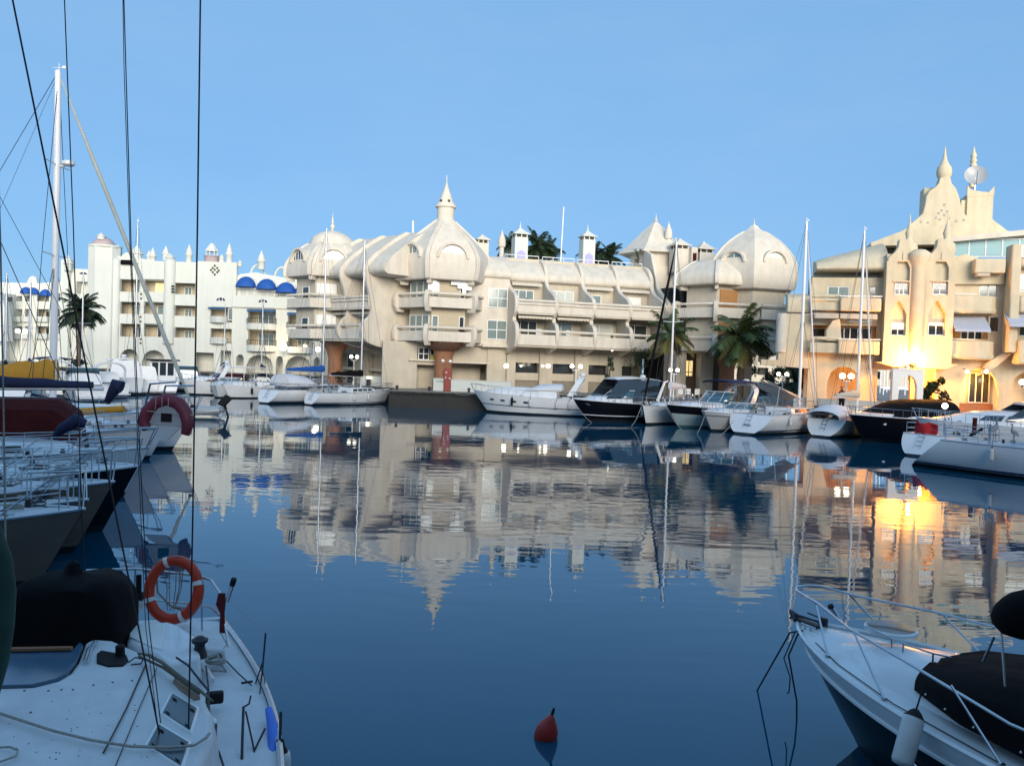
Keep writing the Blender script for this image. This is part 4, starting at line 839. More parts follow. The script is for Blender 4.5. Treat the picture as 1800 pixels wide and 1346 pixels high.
# the floodlight under the bay: a real lamp and the fitting that carries it
fl = thing('floodlight', 'lit floodlight on a short post under the bay, washing the wall orange', 'floodlight', tuple(FC.pt(-.5, 1.55, 4.3)), world=True)
b = MB(); p = FC.pt(-.35, 1.35, 5.0); b.tube([p - Vector((0, 0, .9)), p - Vector((0, 0, .15))], .05, 6); b.build('post', M['wire'], fl, world=True)
b = MB(); b.lathe((p.x, p.y, p.z - .18), [(.1, 0), (.22, .06), (.26, .2)], 12); b.build('housing', M['wire'], fl, world=True)
b = MB(); b.lathe((p.x, p.y, p.z - .02), [(.23, 0), (.23, .02)], 12); b.build('lamp', mat('lit_lamp', (1, .8, .5), .4, emit=(1, .62, .16), estr=40), fl, world=True)
for nm, off, en, sz, col in (('flood_lamp', (-.30, 1.75, 5.2), 1900, .12, (1.0, .40, .05)), ('arcade_lamp', (.9, -.7, 4.3), 1000, .15, (1.0, .30, .02)), ('arcade_lamp', (4.2, -1.2, 4.0), 230, .15, (1.0, .45, .08)), ('arcade_lamp', (-3.2, -1.0, 4.3), 200, .15, (1.0, .42, .06))):
    ld = bpy.data.lights.new(nm, 'POINT'); lo = bpy.data.objects.new(nm, ld); COL.objects.link(lo); ld.energy = en; ld.shadow_soft_size = sz; ld.color = col; lo.location = FC.pt(*off)

# distant block and masts glimpsed through the passages
a3 = at(1480, 640, 190); FE = Fr((a3.x, a3.y), 0); E_ = thing('distant_apartment_building', 'distant pale apartment block glimpsed through the passages at the right', 'apartment building', (a3.x, a3.y, 1.4), world=True)
hd = [(-24 + 4.4 * k, -21.5 + 4.4 * k, z, z + 1.7) for k in range(12) for z in (3.0, 6.0)]
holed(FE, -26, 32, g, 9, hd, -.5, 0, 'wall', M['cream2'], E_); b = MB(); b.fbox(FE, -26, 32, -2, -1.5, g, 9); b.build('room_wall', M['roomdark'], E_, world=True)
for k, (px, Y, H) in enumerate(((1548, 120, 12), (1554, 110, 13), (1560, 125, 11), (1580, 118, 12), (1592, 112, 10), (1603, 122, 12), (1390, 120, 11), (1362, 125, 10))):
    p = at(px, 660, Y); b = MB(); b.tube([(p.x, p.y, 1), (p.x, p.y, 1 + H)], .09, 6); b.tube([(p.x - .9, p.y, 5), (p.x + .9, p.y, 5)], .05, 5); b.tube([(p.x, p.y, 2.2), (p.x + 3, p.y, 2.3)], .16, 6)
    tag(b.build('distant_mast', M['mastwhite']), 'thin pale distant mast glimpsed through the passages', 'mast', 'distant masts beyond the passages')
# ------------------------------------------------------------------ quays and promenade
def quay(name, pts, z, m, top=None):
    b = MB(); b.prism([(x, y, -2.5) for x, y in pts], [(x, y, z) for x, y in pts])
    o = b.build(name, m, bevel=.04); tag(o, kind='structure'); return o
qa = at(683, 700, 69.2); qb = at(905, 700, 68.4)
quay('quay', [(qa.x, qa.y), (qb.x, qb.y), (qb.x + .3, 72.2), (12, 72), (19, 66.5), (22, 61.5), (34, 56.2), (60, 50), (260, 40), (260, 300), (-260, 300), (-260, 108.6), (-24, 106), (-22, 82), (-17, 78), (-13.5, 76.5), (-10.6, 74.5)], 1.36, M['wetstone'])
b = MB(); P = [(qa.x + .05, qa.y + .05), (qb.x - .05, qb.y + .05), (qb.x + .25, 72.25), (12.05, 72.05), (19.05, 66.55), (22.05, 61.6), (34.05, 56.3), (60, 50.1), (260, 40), (260, 300), (-260, 300), (-260, 108.7), (-23.9, 106.1), (-21.9, 82.1), (-17, 78.1), (-13.5, 76.6), (-10.55, 74.5)]
b.prism([(x, y, 1.365) for x, y in P], [(x, y, 1.40) for x, y in P]); tag(b.build('promenade', M['pave']), kind='structure')
b = MB(); 
def strip(pts, th, z0, z1): 
    b = MB()
    b.sweep(Fr((0, 0), 0), [(x, -y) for x, y in pts], [(0, z0), (0, z1), (-th, z1), (-th, z0)]); return b
tag(strip([(qa.x, qa.y), (qb.x, qb.y)], .6, .98, 1.43).build('quay_coping', M['concrete'], bevel=.03), kind='structure')
# low white walls on the promenade
def lowwall(px0, px1, Y0, Y1, z0, z1, label):
    a = at(px0, 690, Y0); c = at(px1, 690, Y1); f = Fr((a.x, a.y), math.degrees(atan2(c.y - a.y, c.x - a.x))); L = (Vector((c.x, c.y)) - Vector((a.x, a.y))).length
    b = MB(); b.fbox(f, 0, L, -.25, 0, z0, z1); o = b.build('low_wall', M['whiteA'], bevel=.02); tag(o, label, 'wall', None); 
    b = MB(); b.fbox(f, -.03, L + .03, -.29, .04, z1, z1 + .06); b.build('coping', M['whiteA'], o, bevel=.01); return f, L
lowwall(634, 731, 77.4, 75.4, 1.4, 2.3, 'low white wall left of the doorway under the middle dome')
fw_, _ = lowwall(761, 780.5, 71.0, 70.8, 1.4, 2.45, 'short white wall piece with scribbled graffiti beside the red column')
lowwall(792, 898, 70.7, 69.8, 1.4, 2.4, 'long white wall right of the red column, behind the motor yacht')
lowwall(1395, 1560, 62.5, 58.5, 1.4, 2.15, 'low white wall below the arcade, behind the moored sailing boats')
gr = MB(); random.seed(3)
for k in range(9): x = .22 + k * .075; gr.tube([fw_.pt(x, .012, 2.28 + random.uniform(-.06, .06)), fw_.pt(x + .05, .012, 2.15 + random.uniform(-.06, .08)), fw_.pt(x + .09, .012, 2.3 + random.uniform(-.08, .04))], .012, 4)
tag(gr.build('graffiti', M['wire']), 'dark scribbled graffiti on the short white wall', 'graffiti')
# red service column
p = at(785, 690, 70.9); f = Fr((p.x, p.y), 16)
rc = thing('red_service_column', 'red round-topped service column between two white walls', 'service column', (p.x, p.y, 1.4), world=True)
b = MB(); n = 10; b.uzp(f, [(-.3, 1.4), (.3, 1.4)] + [(.42 * cos(pi * k / n), 3.0 + .42 * sin(pi * k / n)) for k in range(n + 1)] + [(-.3, 2.7)], -.2, .2); b.build('body', M['red'], rc, world=True, bevel=.03)
b = MB(); 
for u, z in ((-.12, 3.05), (-.18, 2.6), (.18, 2.55)): b.lathe(f.pt(u, .2, z), [(.07, -.05), (.07, .05)], 8)
b.build('socket_covers', M['white'], rc, world=True)['kind'] = 'stuff'

# ------------------------------------------------------------------ lamp posts with two globes
def lamp(px, py, Y, gap, label, r=.25, zfoot=1.4, one=False):
    r *= .85
    p = at(px, py, Y); t = thing('street_lamp', label, 'street lamp', (p.x, p.y, zfoot), group='globe lamps on the promenade', world=True)
    b = MB(); b.lathe((p.x, p.y, zfoot), [(.12, 0), (.12, .25), (.07, .35), (.06, p.z - zfoot - .3)], 10)
    if not one: b.tube([(p.x - gap, p.y, p.z - .32), (p.x, p.y, p.z - .38), (p.x + gap, p.y, p.z - .32)], .035, 6)
    b.build('post', M['wire'] if one else M['white'], t, world=True, smooth=50)
    for s in ((-1, 1) if not one else (0,)):
        b = MB(); b.sphere((p.x + s * gap, p.y, p.z), r, 16, 10); b.build('globe', M['globe'], t, world=True, smooth=60)
        b = MB(); b.lathe((p.x + s * gap, p.y, p.z - r - .12), [(.06, 0), (.09, .14)], 8); b.build('collar', M['wire'], t, world=True)
    return t
lamp(622.5, 627, 78.4, .28, 'two-globe lamp before the windows left of the middle dome', .21)
lamp(1013, 644, 72.8, .38, 'two-globe lamp behind the white motor yacht arch', .22)
lamp(1185, 650.5, 71.3, .30, 'two-globe lamp beside the left palm trunk', .2)
lamp(1376, 657.5, 84, .42, 'two-globe lamp seen far through the passage', .24)
lamp(1488.5, 661, 56.5, .30, 'two-globe lamp before the arch at the right', .24)
lamp(1805, 672, 55, .30, 'globe lamp at the right edge of the picture', .24)
for px, py, Y, lb, r in ((890, 643, 74.5, 'wide lit globe at the left end of the shop windows', .22), (916, 643, 75, 'small lit globe inside the first shop window', .1), (954, 643, 75, 'small lit globe left of the second shop window', .12), (963.5, 643, 75, 'lit globe on the second shop window', .2),
                     (1076, 616, 76, 'tiny lit lamp over the dark passage entrance', .08), (778.5, 634, 72, 'pale globe on the brown column, left one', .15), (791.5, 635, 72.5, 'pale globe right of the brown column', .15), (498, 610, 108, 'bright lit wall lamp at the corner of the white building', .5),
                     (559, 614, 100, 'second bright wall lamp beside the brown column', .32), (1700, 653, 58.2, 'lit globe hanging in the left of the right arch', .13), (1734, 653, 57.3, 'lit globe hanging in the middle of the right arch', .13), (1144, 606, 73, 'unused', 0)):
    if not r: continue
    p = at(px, py, Y); t = thing('wall_lamp', lb, 'lamp', tuple(p), world=True)
    b = MB(); b.sphere(p, r, 14, 8); b.build('globe', M['globeoff'] if 'pale' in lb else M['globe'], t, world=True, smooth=60)
    b = MB(); b.tube([p + Vector((0, .05, r * .7)), p + Vector((0, .6, r + .1))], .03, 5); b.build('arm', M['wire'], t, world=True)
lamp(606, 661, 72, 0, 'unused', .1, one=True) if False else None
p = at(648, 664, 76.9); t = thing('bollard_light', 'low lit bollard lamp on the pier end', 'bollard lamp', (p.x, p.y, 1.4), world=True)
b = MB(); b.lathe((p.x, p.y, 1.4), [(.2, 0), (.2, p.z - 1.4 - .12)], 12); b.build('post', M['wire'], t, world=True); b = MB(); b.sphere(p, .17, 12, 8, .6); b.build('globe', M['globe'], t, world=True, smooth=60)
for px, py, Y in ((145, 577, 100), (0, 0, 0)):
    if Y: lamp(38, 582, 125, .6, 'two-globe lamp at the left edge before the far white building', .42)
for pos, en, col in (((at(498, 605, 107)), 260, (1, .72, .35)), ((at(559, 612, 99)), 120, (1, .62, .3)), ((at(1225, 655, 78)), 40, (1, .6, .2))):
    ld = bpy.data.lights.new('wall_lamp_light', 'POINT'); lo = bpy.data.objects.new('wall_lamp_light', ld); COL.objects.link(lo); ld.energy = en; ld.shadow_soft_size = .2; ld.color = col; lo.location = pos - Vector((0, .9, 0))

# ------------------------------------------------------------------ palms and plants
def palm(px, pytop, Y, zfoot, label, nf, flen, droop=.8, trunk=True, seed=1, ml=None, spread=1.0, yellow=.2, r=.16, group='palm trees', lean=0.0):
    rnd = random.Random(seed); c = at(px, pytop, Y); t = thing('palm_tree', label, 'palm tree', (c.x, c.y, zfoot), group=group, world=True)
    H = c.z
    if trunk:
        b = MB(); n = 12; b.tube([(c.x + lean * (1 - k / n) ** 2 + .05 * sin(k), c.y, zfoot + (H - zfoot) * k / n) for k in range(n + 1)], [r * (1.35 if k == 0 else 1.0 + .08 * (k % 2)) for k in range(n + 1)], 9); b.build('trunk', M['trunk'], t, world=True, smooth=50)
    b = MB(); by = MB()
    for i in range(nf):
        az = 2 * pi * i / nf * 2.4 + rnd.uniform(-.3, .3); el = rnd.uniform(-.35, 1.35) if i > nf * .3 else rnd.uniform(-.7, .2); L = flen * rnd.uniform(.75, 1.1)
        tgt = by if (el < .0 and rnd.random() < yellow * 2.5) else b
        pos = Vector((c.x, c.y, H)); d = Vector((cos(az) * cos(el) * spread, sin(az) * cos(el), sin(el))).normalized(); seg = 9; pts = []
        for k in range(seg + 1):
            pts.append(pos.copy()); pos = pos + d * (L / seg); d.z -= droop / seg * (.6 + k * .16); d.normalize()
        tgt.tube(pts, [.03 * (1 - .8 * k / seg) for k in range(seg + 1)], 4)
        side = Vector((-sin(az), cos(az), 0))
        for k in range(2, seg * 6):
            tt = k / 6; j = int(tt); q = pts[j].lerp(pts[j + 1], tt - j); dd = (pts[j + 1] - pts[j]).normalized(); ll = L * .30 * sin(pi * min(.98, .12 + .82 * tt / seg)) ** .6 * rnd.uniform(.8, 1.15)
            for s in (-1, 1):
                e = q + side * s * ll * .75 + dd * ll * .5 + Vector((0, 0, -ll * rnd.uniform(.25, .7))); w = dd * .026 * flen / 2
                m_ = (q + e) / 2 + Vector((0, 0, ll * .08))
                tgt.add([q - w, q + w, m_ + w * .9, m_ - w * .9, e], [(0, 1, 2, 3), (3, 2, 4)])
    b.build('crown', ml or M['leafp'], t, world=True, smooth=0)
    if by.v: by.build('old_fronds', M['leafy'], t, world=True, smooth=0)
    return t
palm(1178, 588, 72, 1.4, 'feathery palm with yellowing fronds by the two-globe lamp', 30, 2.7, 1.0, seed=2, yellow=.5)
palm(1302, 592, 69, 1.4, 'tall full palm before the right dome', 40, 3.3, 1.05, seed=5, yellow=.2)
palm(1045, 447, 98, 9, 'roof palm left of the pavilion, right of the second lilac chimney', 34, 2.3, 1.1, seed=11, ml=M['leafd'], yellow=0, r=.2)
palm(1072, 450, 99, 9, 'roof palm nearest the pavilion', 32, 2.3, 1.1, seed=12, ml=M['leafd'], yellow=0, r=.2)
palm(897, 430, 97, 9, 'roof palm behind the thin minaret', 26, 2.1, 1.1, seed=13, ml=M['leafd'], yellow=0, r=.2)
palm(944, 434, 98, 9, 'largest roof palm, between first lilac chimney and white pole', 50, 2.75, 1.15, seed=14, ml=M['leafd'], yellow=0, r=.2)
palm(966, 438, 99, 9, 'roof palm just left of the white pole', 26, 2.0, 1.1, seed=15, ml=M['leafd'], yellow=0, r=.2)
palm(141, 548, 88, 1.4, 'dark palm before the white building with the pink dome', 60, 2.7, 1.3, seed=16, ml=M['leafd'], yellow=0, r=.25)
palm(134, 632, 90, 1.4, 'small low palm below the dark palm', 12, 1.3, .8, seed=17, ml=M['leafd'], yellow=0, r=.1)
palm(1415, 662, 92, 1.4, 'palm seen through the passage under the link building', 22, 2.4, 1.0, seed=18, ml=M['leafd'], yellow=0)
palm(1400, 672, 90, 1.4, 'lower palm seen through the passage, beside the far lamp', 22, 2.2, 1.0, seed=19, ml=M['leafd'], yellow=0)
def bush(c, rx, rz, label, seed=1, n=500, m=None, ls=.12, cat='shrub', stem=True, group=None, name='shrub'):
    rnd = random.Random(seed); c = Vector(c); t = thing(name, label, cat, (c.x, c.y, c.z), group=group, world=True)
    cl = [(Vector((rnd.gauss(0, .45) * rx, rnd.gauss(0, .45) * rx, rz * (1 + rnd.uniform(-.75, .8)))), rnd.uniform(.25, .5) * min(rx, rz)) for _ in range(9)]
    b = MB()
    for i in range(n):
        cc, r = cl[rnd.randrange(len(cl))]; d = Vector((rnd.gauss(0, 1), rnd.gauss(0, 1), rnd.gauss(0, 1))).normalized() * r * rnd.uniform(.5, 1.1); q = c + cc + d
        a = Vector((rnd.gauss(0, 1), rnd.gauss(0, 1), rnd.gauss(0, 1))).normalized() * ls; e = Vector((rnd.gauss(0, 1), rnd.gauss(0, 1), rnd.gauss(0, 1))).normalized() * ls * .5
        b.add([q, q + a * .5 + e, q + a, q + a * .5 - e], [(0, 1, 2, 3)])
    b.build('foliage', m or M['leafd'], t, world=True, smooth=0)
    if stem:
        b = MB()
        for k in range(4): b.tube([c, c + Vector((rnd.uniform(-.3, .3) * rx, rnd.uniform(-.3, .3) * rx, rz * 1.2))], .03, 5)
        b.build('stem', M['trunk'], t, world=True)
    return t
def ab(px, py, Y, z=1.4): p = at(px, py, Y); return (p.x, p.y, z)
bush(ab(1072, 680, 72.5, 2.0), .55, 1.5, 'tall dark shrub growing in the red pot', 21, 900)
p = at(1073, 683, 72.3); pt = thing('plant_pot', 'terracotta pot under the tall shrub behind the white yacht', 'plant pot', (p.x, p.y, 1.4), world=True)
b = MB(); b.lathe((p.x, p.y, 1.4), [(.35, 0), (.5, .7), (.55, .75), (.55, .85), (.45, .85)], 14); b.build('pot', M['terracotta'], pt, world=True)
bush(ab(1128, 665, 76, 1.4), 1.4, 2.3, 'big dark rounded shrub at the dark passage entrance', 22, 1500)
bush(ab(1635, 690, 57.5), .6, 1.5, 'spiky dark shrub right of the white arch gate', 23, 500, ls=.3)
bush(ab(1665, 692, 57.3), .35, .9, 'small spiky shrub farther right of the arch gate', 24, 200, ls=.25)
bush(ab(1355, 665, 88), 2.0, 1.7, 'dark garden shrub seen through the passage, on the left', 25, 1400, ls=.25)
bush(ab(1385, 668, 93), 2.2, 2.1, 'dark garden tree mass seen through the passage', 26, 1600, ls=.25)
bush(ab(1260, 690, 71.4), .7, .35, 'low grey-green shrub on the quay by the white chairs', 27, 300)
bush(ab(1232, 692, 71.4), .5, .3, 'low shrub between lamp and white chairs', 28, 250)
bush(ab(599, 660, 79.5), .7, .7, 'dark shrub beside the left brown column', 29, 400)
q = at(1122, 449, 83)
bush((q.x, q.y, q.z - .9), .45, .75, 'little ball-headed tree in a pot on the roof terrace edge', 30, 260)
q = at(979, 452, 84); bush((q.x, q.y, q.z - 1.2), .35, .9, 'thin little tree on the roof terrace left of the pole', 31, 160)
# white garden chairs
for k, px in enumerate((1196, 1207, 1222)):
    p = at(px, 703, 71.2); t = thing('garden_chair', ('leftmost', 'middle', 'rightmost')[k] + ' of the three white garden chairs on the quay', 'chair', (p.x, p.y, 1.4), .3 * k - .2, group='white chairs on the quay')
    b = MB(); b.box(-.25, .25, -.25, .25, .42, .46); b.build('seat', M['white'], t)
    b = MB(); b.box(-.25, .25, -.27, -.23, .46, .95); b.build('backrest', M['white'], t, bevel=.02)
    for sx in (-1, 1):
        for sy in (-1, 1): b = MB(); b.tube([(sx * .22, sy * .22, .42), (sx * .26, sy * .26, 0)], .02, 5); b.build('leg', M['white'], t)
# ------------------------------------------------------------------ person at the arcade
def person(px, py, Y, z, label, top, trousers, rz=0.0):
    p = at(px, py, Y); t = thing('person', label, 'person', (p.x, p.y, z), rz)
    me = bpy.data.meshes.new('body'); V_ = [(0, 0, .95), (0, 0, 1.2), (0, 0, 1.42), (0, 0, 1.52), (0, .01, 1.66), (-.10, 0, .9), (-.11, .01, .5), (-.11, 0, .08), (-.11, -.14, .04), (.10, 0, .9), (.11, .01, .5), (.12, 0, .08), (.12, -.14, .04), (-.19, 0, 1.40), (-.24, .02, 1.15), (-.2, -.12, .98), (.19, 0, 1.40), (.24, .02, 1.15), (.2, -.12, .98)]
    E = [(0, 1), (1, 2), (2, 3), (3, 4), (0, 5), (5, 6), (6, 7), (7, 8), (0, 9), (9, 10), (10, 11), (11, 12), (2, 13), (13, 14), (14, 15), (2, 16), (16, 17), (17, 18)]
    me.from_pydata(V_, E, []); me.materials.append(top); o = bpy.data.objects.new('body', me); COL.objects.link(o); o.parent = t
    md = o.modifiers.new('skin', 'SKIN'); rr = [.15, .14, .15, .06, .11, .1, .07, .05, .05, .1, .07, .05, .05, .06, .045, .035, .06, .045, .035]
    for i, r in enumerate(rr): me.skin_vertices[0].data[i].radius = (r, r * .8)
    me.skin_vertices[0].data[0].use_root = True
    s = o.modifiers.new('sub', 'SUBSURF'); s.levels = 1; s.render_levels = 1
    b = MB(); b.sphere((0, 0, 1.68), .105, 12, 8, 1.2); b.build('head', M['skin'], t, smooth=60)
    b = MB(); b.sphere((0, .02, 1.73), .112, 12, 6, .85); b.build('hair', M['darkwood'], t, smooth=60)
    b = MB(); b.tube([(-.1, 0, .95), (-.11, .01, .5), (-.11, 0, .1)], [.12, .09, .07], 8); b.tube([(.1, 0, .95), (.11, .01, .5), (.12, 0, .1)], [.12, .09, .07], 8); b.build('trousers', trousers, t, smooth=60)
person(1480, 690, 58.8, 1.4, 'person in a dark red top standing in the arcade under the two-globe lamp', M['darkred'], M['blackc'])
# ------------------------------------------------------------------ unseen block behind the viewpoint, added and sized to shade the near boats
bb = thing('unseen_shading_block', 'unseen cream apartment block behind the viewpoint, added to shade the near boats', 'apartment building', (0, -14, 2.6), world=True)
FV = Fr((0, -8), 180); hs = [(-58 + 4 * k, -56 + 4 * k, z, z + 1.6) for k in range(30) for z in (4.0, 7, 10, 13)]
holed(FV, -60, 60, 2.6, 16.5, hs, -.4, 0, 'wall', M['cream'], bb)
b = MB(); b.fbox(FV, -60, 60, -14, -3, 2.6, 16.5); b.build('back_wall', M['cream2'], bb, world=True)
quay('viewpoint_quay', [(-70, -14), (-70, 1.1), (70, 1.1), (70, -14)], 2.6, M['concrete'])

# things people keep on the balconies
for (u, v, z, r, h, lb) in ((15.9, 3.2, 5.75, .3, .75, 'dark pot plant on the lower balcony in the third bay of the right wing'), (7.0, 3.3, 8.8, .22, .6, 'pot plant at the left end of the upper balcony, right wing'), (19.9, 3.4, 5.75, .4, .7, 'pot plant on the lower balcony in the last bay of the right wing'), (12.6, 3.2, 8.8, .2, .55, 'small pot plant on the upper balcony in the second bay'), (1.2, 3.0, 5.85, .22, .65, 'pot plant on the lower balcony of the middle domed tower')):
    q = FB.pt(u, v, z + .25); bush((q.x, q.y, q.z), r, h, lb, int(u * 10), 170, cat='pot plant', ls=.14)
for k, (u, lb) in enumerate(((8.6, 'white garden chair on the lower balcony in the first bay of the right wing'), (11.6, 'white garden chair on the lower balcony in the second bay of the right wing'))):
    q = FB.pt(u, 3.1, 5.75); t = thing('garden_chair', lb, 'chair', (q.x, q.y, q.z + .2), .4 * k); b = MB(); b.box(-.25, .25, -.25, .25, .42, .47); b.build('seat', M['white'], t)
    b = MB(); b.prism([(-.25, .22, .47), (.25, .22, .47), (.22, .32, 1.35), (-.22, .32, 1.35)], [(-.25, .26, .47), (.25, .26, .47), (.22, .36, 1.35), (-.22, .36, 1.35)]); b.build('backrest', M['white'], t, bevel=.01)
# bollards along the pier edge
for k, (x, y) in enumerate(((qa.x + .6, qa.y + .4), (qa.x + 3.4, qa.y + .15), (qa.x + 6.8, qa.y - .05), (qa.x + 9.6, qa.y - .2))):
    b = MB(); b.lathe((x, y + .3, 1.4), [(.14, 0), (.1, .08), (.09, .25), (.15, .3), (.14, .38), (.02, .4)], 10); tag(b.build('mooring_bollard', M['wetstone'], smooth=50), ('leftmost', 'second', 'third', 'rightmost')[k] + ' of the dark mooring bollards on the pier edge', 'bollard', 'bollards on the pier')
# ------------------------------------------------------------------ boat kit (x forward, y to port, z up, origin amidships on the water)
def W(px, Y, z=0.0):
    y = 635 + .034 * (px - 900) + FPX * (CAMZ - z) / Y; p = at(px, y, Y); return Vector((p.x, p.y, z))
class Hull:
    def __init__(s, L, Bm, fs, fb, kind='sail', rake=None, trake=None, stern=.75, full=.55, flare=.12):
        s.L, s.B, s.fs, s.fb, s.kind = L, Bm, fs, fb, kind; s.stern = stern; s.full = full; s.flare = flare
        s.rake = rake if rake is not None else (L * .07 if kind == 'sail' else L * .13); s.tr = trake if trake is not None else (L * .07 if kind == 'sail' else -.1)
    def hb(s, t):
        if t < .42: f = s.stern + (1 - s.stern) * sin(pi / 2 * t / .42)
        else: q = (t - .42) / .58; f = max(0.0, 1 - q ** (1.6 + s.full * 1.6)) ** (.95 if s.kind == 'sail' else .8)
        return max(f * s.B / 2, .025)
    def zs(s, t): return s.fs + (s.fb - s.fs) * t ** 1.7 - (.04 * s.fs * sin(pi * t))
    def x(s, t): return -s.L / 2 + s.L * t
    def pt(s, t, h, side=1):          # h: 1 sheer .. 0 water, negative below
        z = s.zs(t); hb = s.hb(t); e = max(0, min(1, h))
        w = hb * (1 - (s.flare + .42 * t ** 3) * (1 - e) ** 1.3)
        if s.kind == 'sail': w *= sqrt(max(.06, 1 - (1 - e) ** 2.2 * (.25 + .62 * max(0, 1 - t * 2.2))))
        if h < 0: w *= max(0.02, 1 + h * 2.0)
        x = s.x(t) - s.rake * (1 - e) * t ** 4 - (s.tr * (1 - e) * (1 - t) ** 8) - (0 if h >= 0 else s.rake * .6 * -h * t ** 4)
        return Vector((x, side * w, z * h if h >= 0 else h * .8))
    def build(s, root, mtop, mbot, mdeck, stripe=None, n=22, cockpit=None, band=None):
        hs = [1, .85, .65, .45, .25, .10]
        b = MB(); rings = []
        for i in range(n + 1):
            t = i / n; L = [s.pt(t, h, 1) for h in hs]; R = [s.pt(t, h, -1) for h in reversed(hs)]; rings.append(L + R)
        b.loft(rings, False, True, False); o = b.build('hull', mtop, root, smooth=50)
        b = MB(); rings = []
        hs2 = [.10, .0, -.2, -.5]
        for i in range(n + 1):
            t = i / n; rings.append([s.pt(t, h, 1) for h in hs2] + [s.pt(t, h, -1) for h in reversed(hs2)])
        b.loft(rings, False, True, False); b.build('bottom_paint', mbot, root, smooth=50)
        if band:
            h1, h0, bm_ = band; b = MB(); rings = []
            for sd in (1, -1):
                b = MB(); b.loft([[s.pt(i / n, h1 + (h0 - h1) * k / 3, sd) + Vector((0, .012 * sd, 0)) for k in range(4)] for i in range(n + 1)], False); b.build('hull_band', bm_, root, smooth=50)
        # deck
        b = MB(); rings = []
        for i in range(n + 1):
            t = i / n; w = s.hb(t) * .985; z = s.zs(t) - .01; rings.append([Vector((s.x(t), w * q, z + .05 * (1 - q * q) * s.B / 3)) for q in (-1, -.8, -.4, 0, .4, .8, 1)])
        if cockpit:
            t0, t1, cw, dz = cockpit
            for i, r in enumerate(rings):
                t = i / n
                if t0 <= t <= t1:
                    for j in (2, 3, 4): r[j].z -= dz; r[j].y = (j - 3) * cw
        b.loft(rings, False); b.build('deck', mdeck, root, smooth=50)
        b = MB()
        for sd in (1, -1): b.tube([s.pt(i / n, 1, sd) + Vector((0, 0, .015)) for i in range(n + 1)], .028 if s.L < 14 else .04, 5)
        b.tube([s.pt(0, 1, 1), s.pt(0, 1, -1)], .03, 5)
        b.build('toe_rail', M['alu'] if s.kind == 'sail' else M['gel'], root)
        if stripe:
            hh, m, w = stripe
            for sd in (1, -1):
                b = MB(); b.tube([s.pt(i / n, hh, sd) + Vector((0, sd * .012, 0)) for i in range(n + 1)], w, 4); b.build('stripe', m, root)
        return o
def cabin(root, hull, x0, x1, w, h, m, name='coachroof', front=.35, rear=.1, win=None, zoff=0, taper=.8, n=14, inset=.14):
    def ring(k, ins):
        P = []
        for i in range(n + 1):
            q = i / n; x = x0 + (x1 - x0) * q; t = (x + hull.L / 2) / hull.L
            ww = w * (1 - (1 - taper) * q ** 2) * min(1, sqrt(max(0, (1.04 - q) / .22))) - ins; P.append((x, max(.05, ww), hull.zs(min(1, t))))
        z = lambda q_, p: p[2] + zoff + h * k * (1 - .45 * q_ ** 2)
        A = [Vector((p[0] - front * k * (i / n) ** 3 * (x1 - x0) * .3 + rear * k * (1 - i / n) ** 3, p[1], z(i / n, p))) for i, p in enumerate(P)]
        return A + [Vector((a.x, -a.y, a.z)) for a in reversed(A)]
    b = MB(); b.loft([ring(0, 0), ring(.55, inset * .35), ring(.9, inset), ring(1.0, inset * 2.2)], True, False, True); o = b.build(name, m, root, smooth=50)
    if win:
        k0, k1, q0, q1, cnt, wm = win
        for sd in (1, -1):
            for c in range(cnt):
                a = q0 + (q1 - q0) * (c + .08) / cnt; e = q0 + (q1 - q0) * (c + .92) / cnt; A0 = []; A1 = []
                lo = ring(k0, inset * .35 * k0 / .55); hi = ring(k1, inset * .35 * k1 / .55)
                pick = lambda rg, q: rg[int(q * n)].lerp(rg[min(n, int(q * n) + 1)], q * n - int(q * n))
                for g_ in range(4):
                    q = a + (e - a) * g_ / 3; l_, h_ = pick(lo, q), pick(hi, q); A0.append(Vector((l_.x, (l_.y + .012) * sd, l_.z))); A1.append(Vector((h_.x, (h_.y + .012) * sd, h_.z)))
                b = MB(); off = Vector((0, -.03 * sd, 0)); b.prism(A0 + A1[::-1], [p + off for p in A0 + A1[::-1]]); b.build('window', wm, o, smooth=0)
    return o
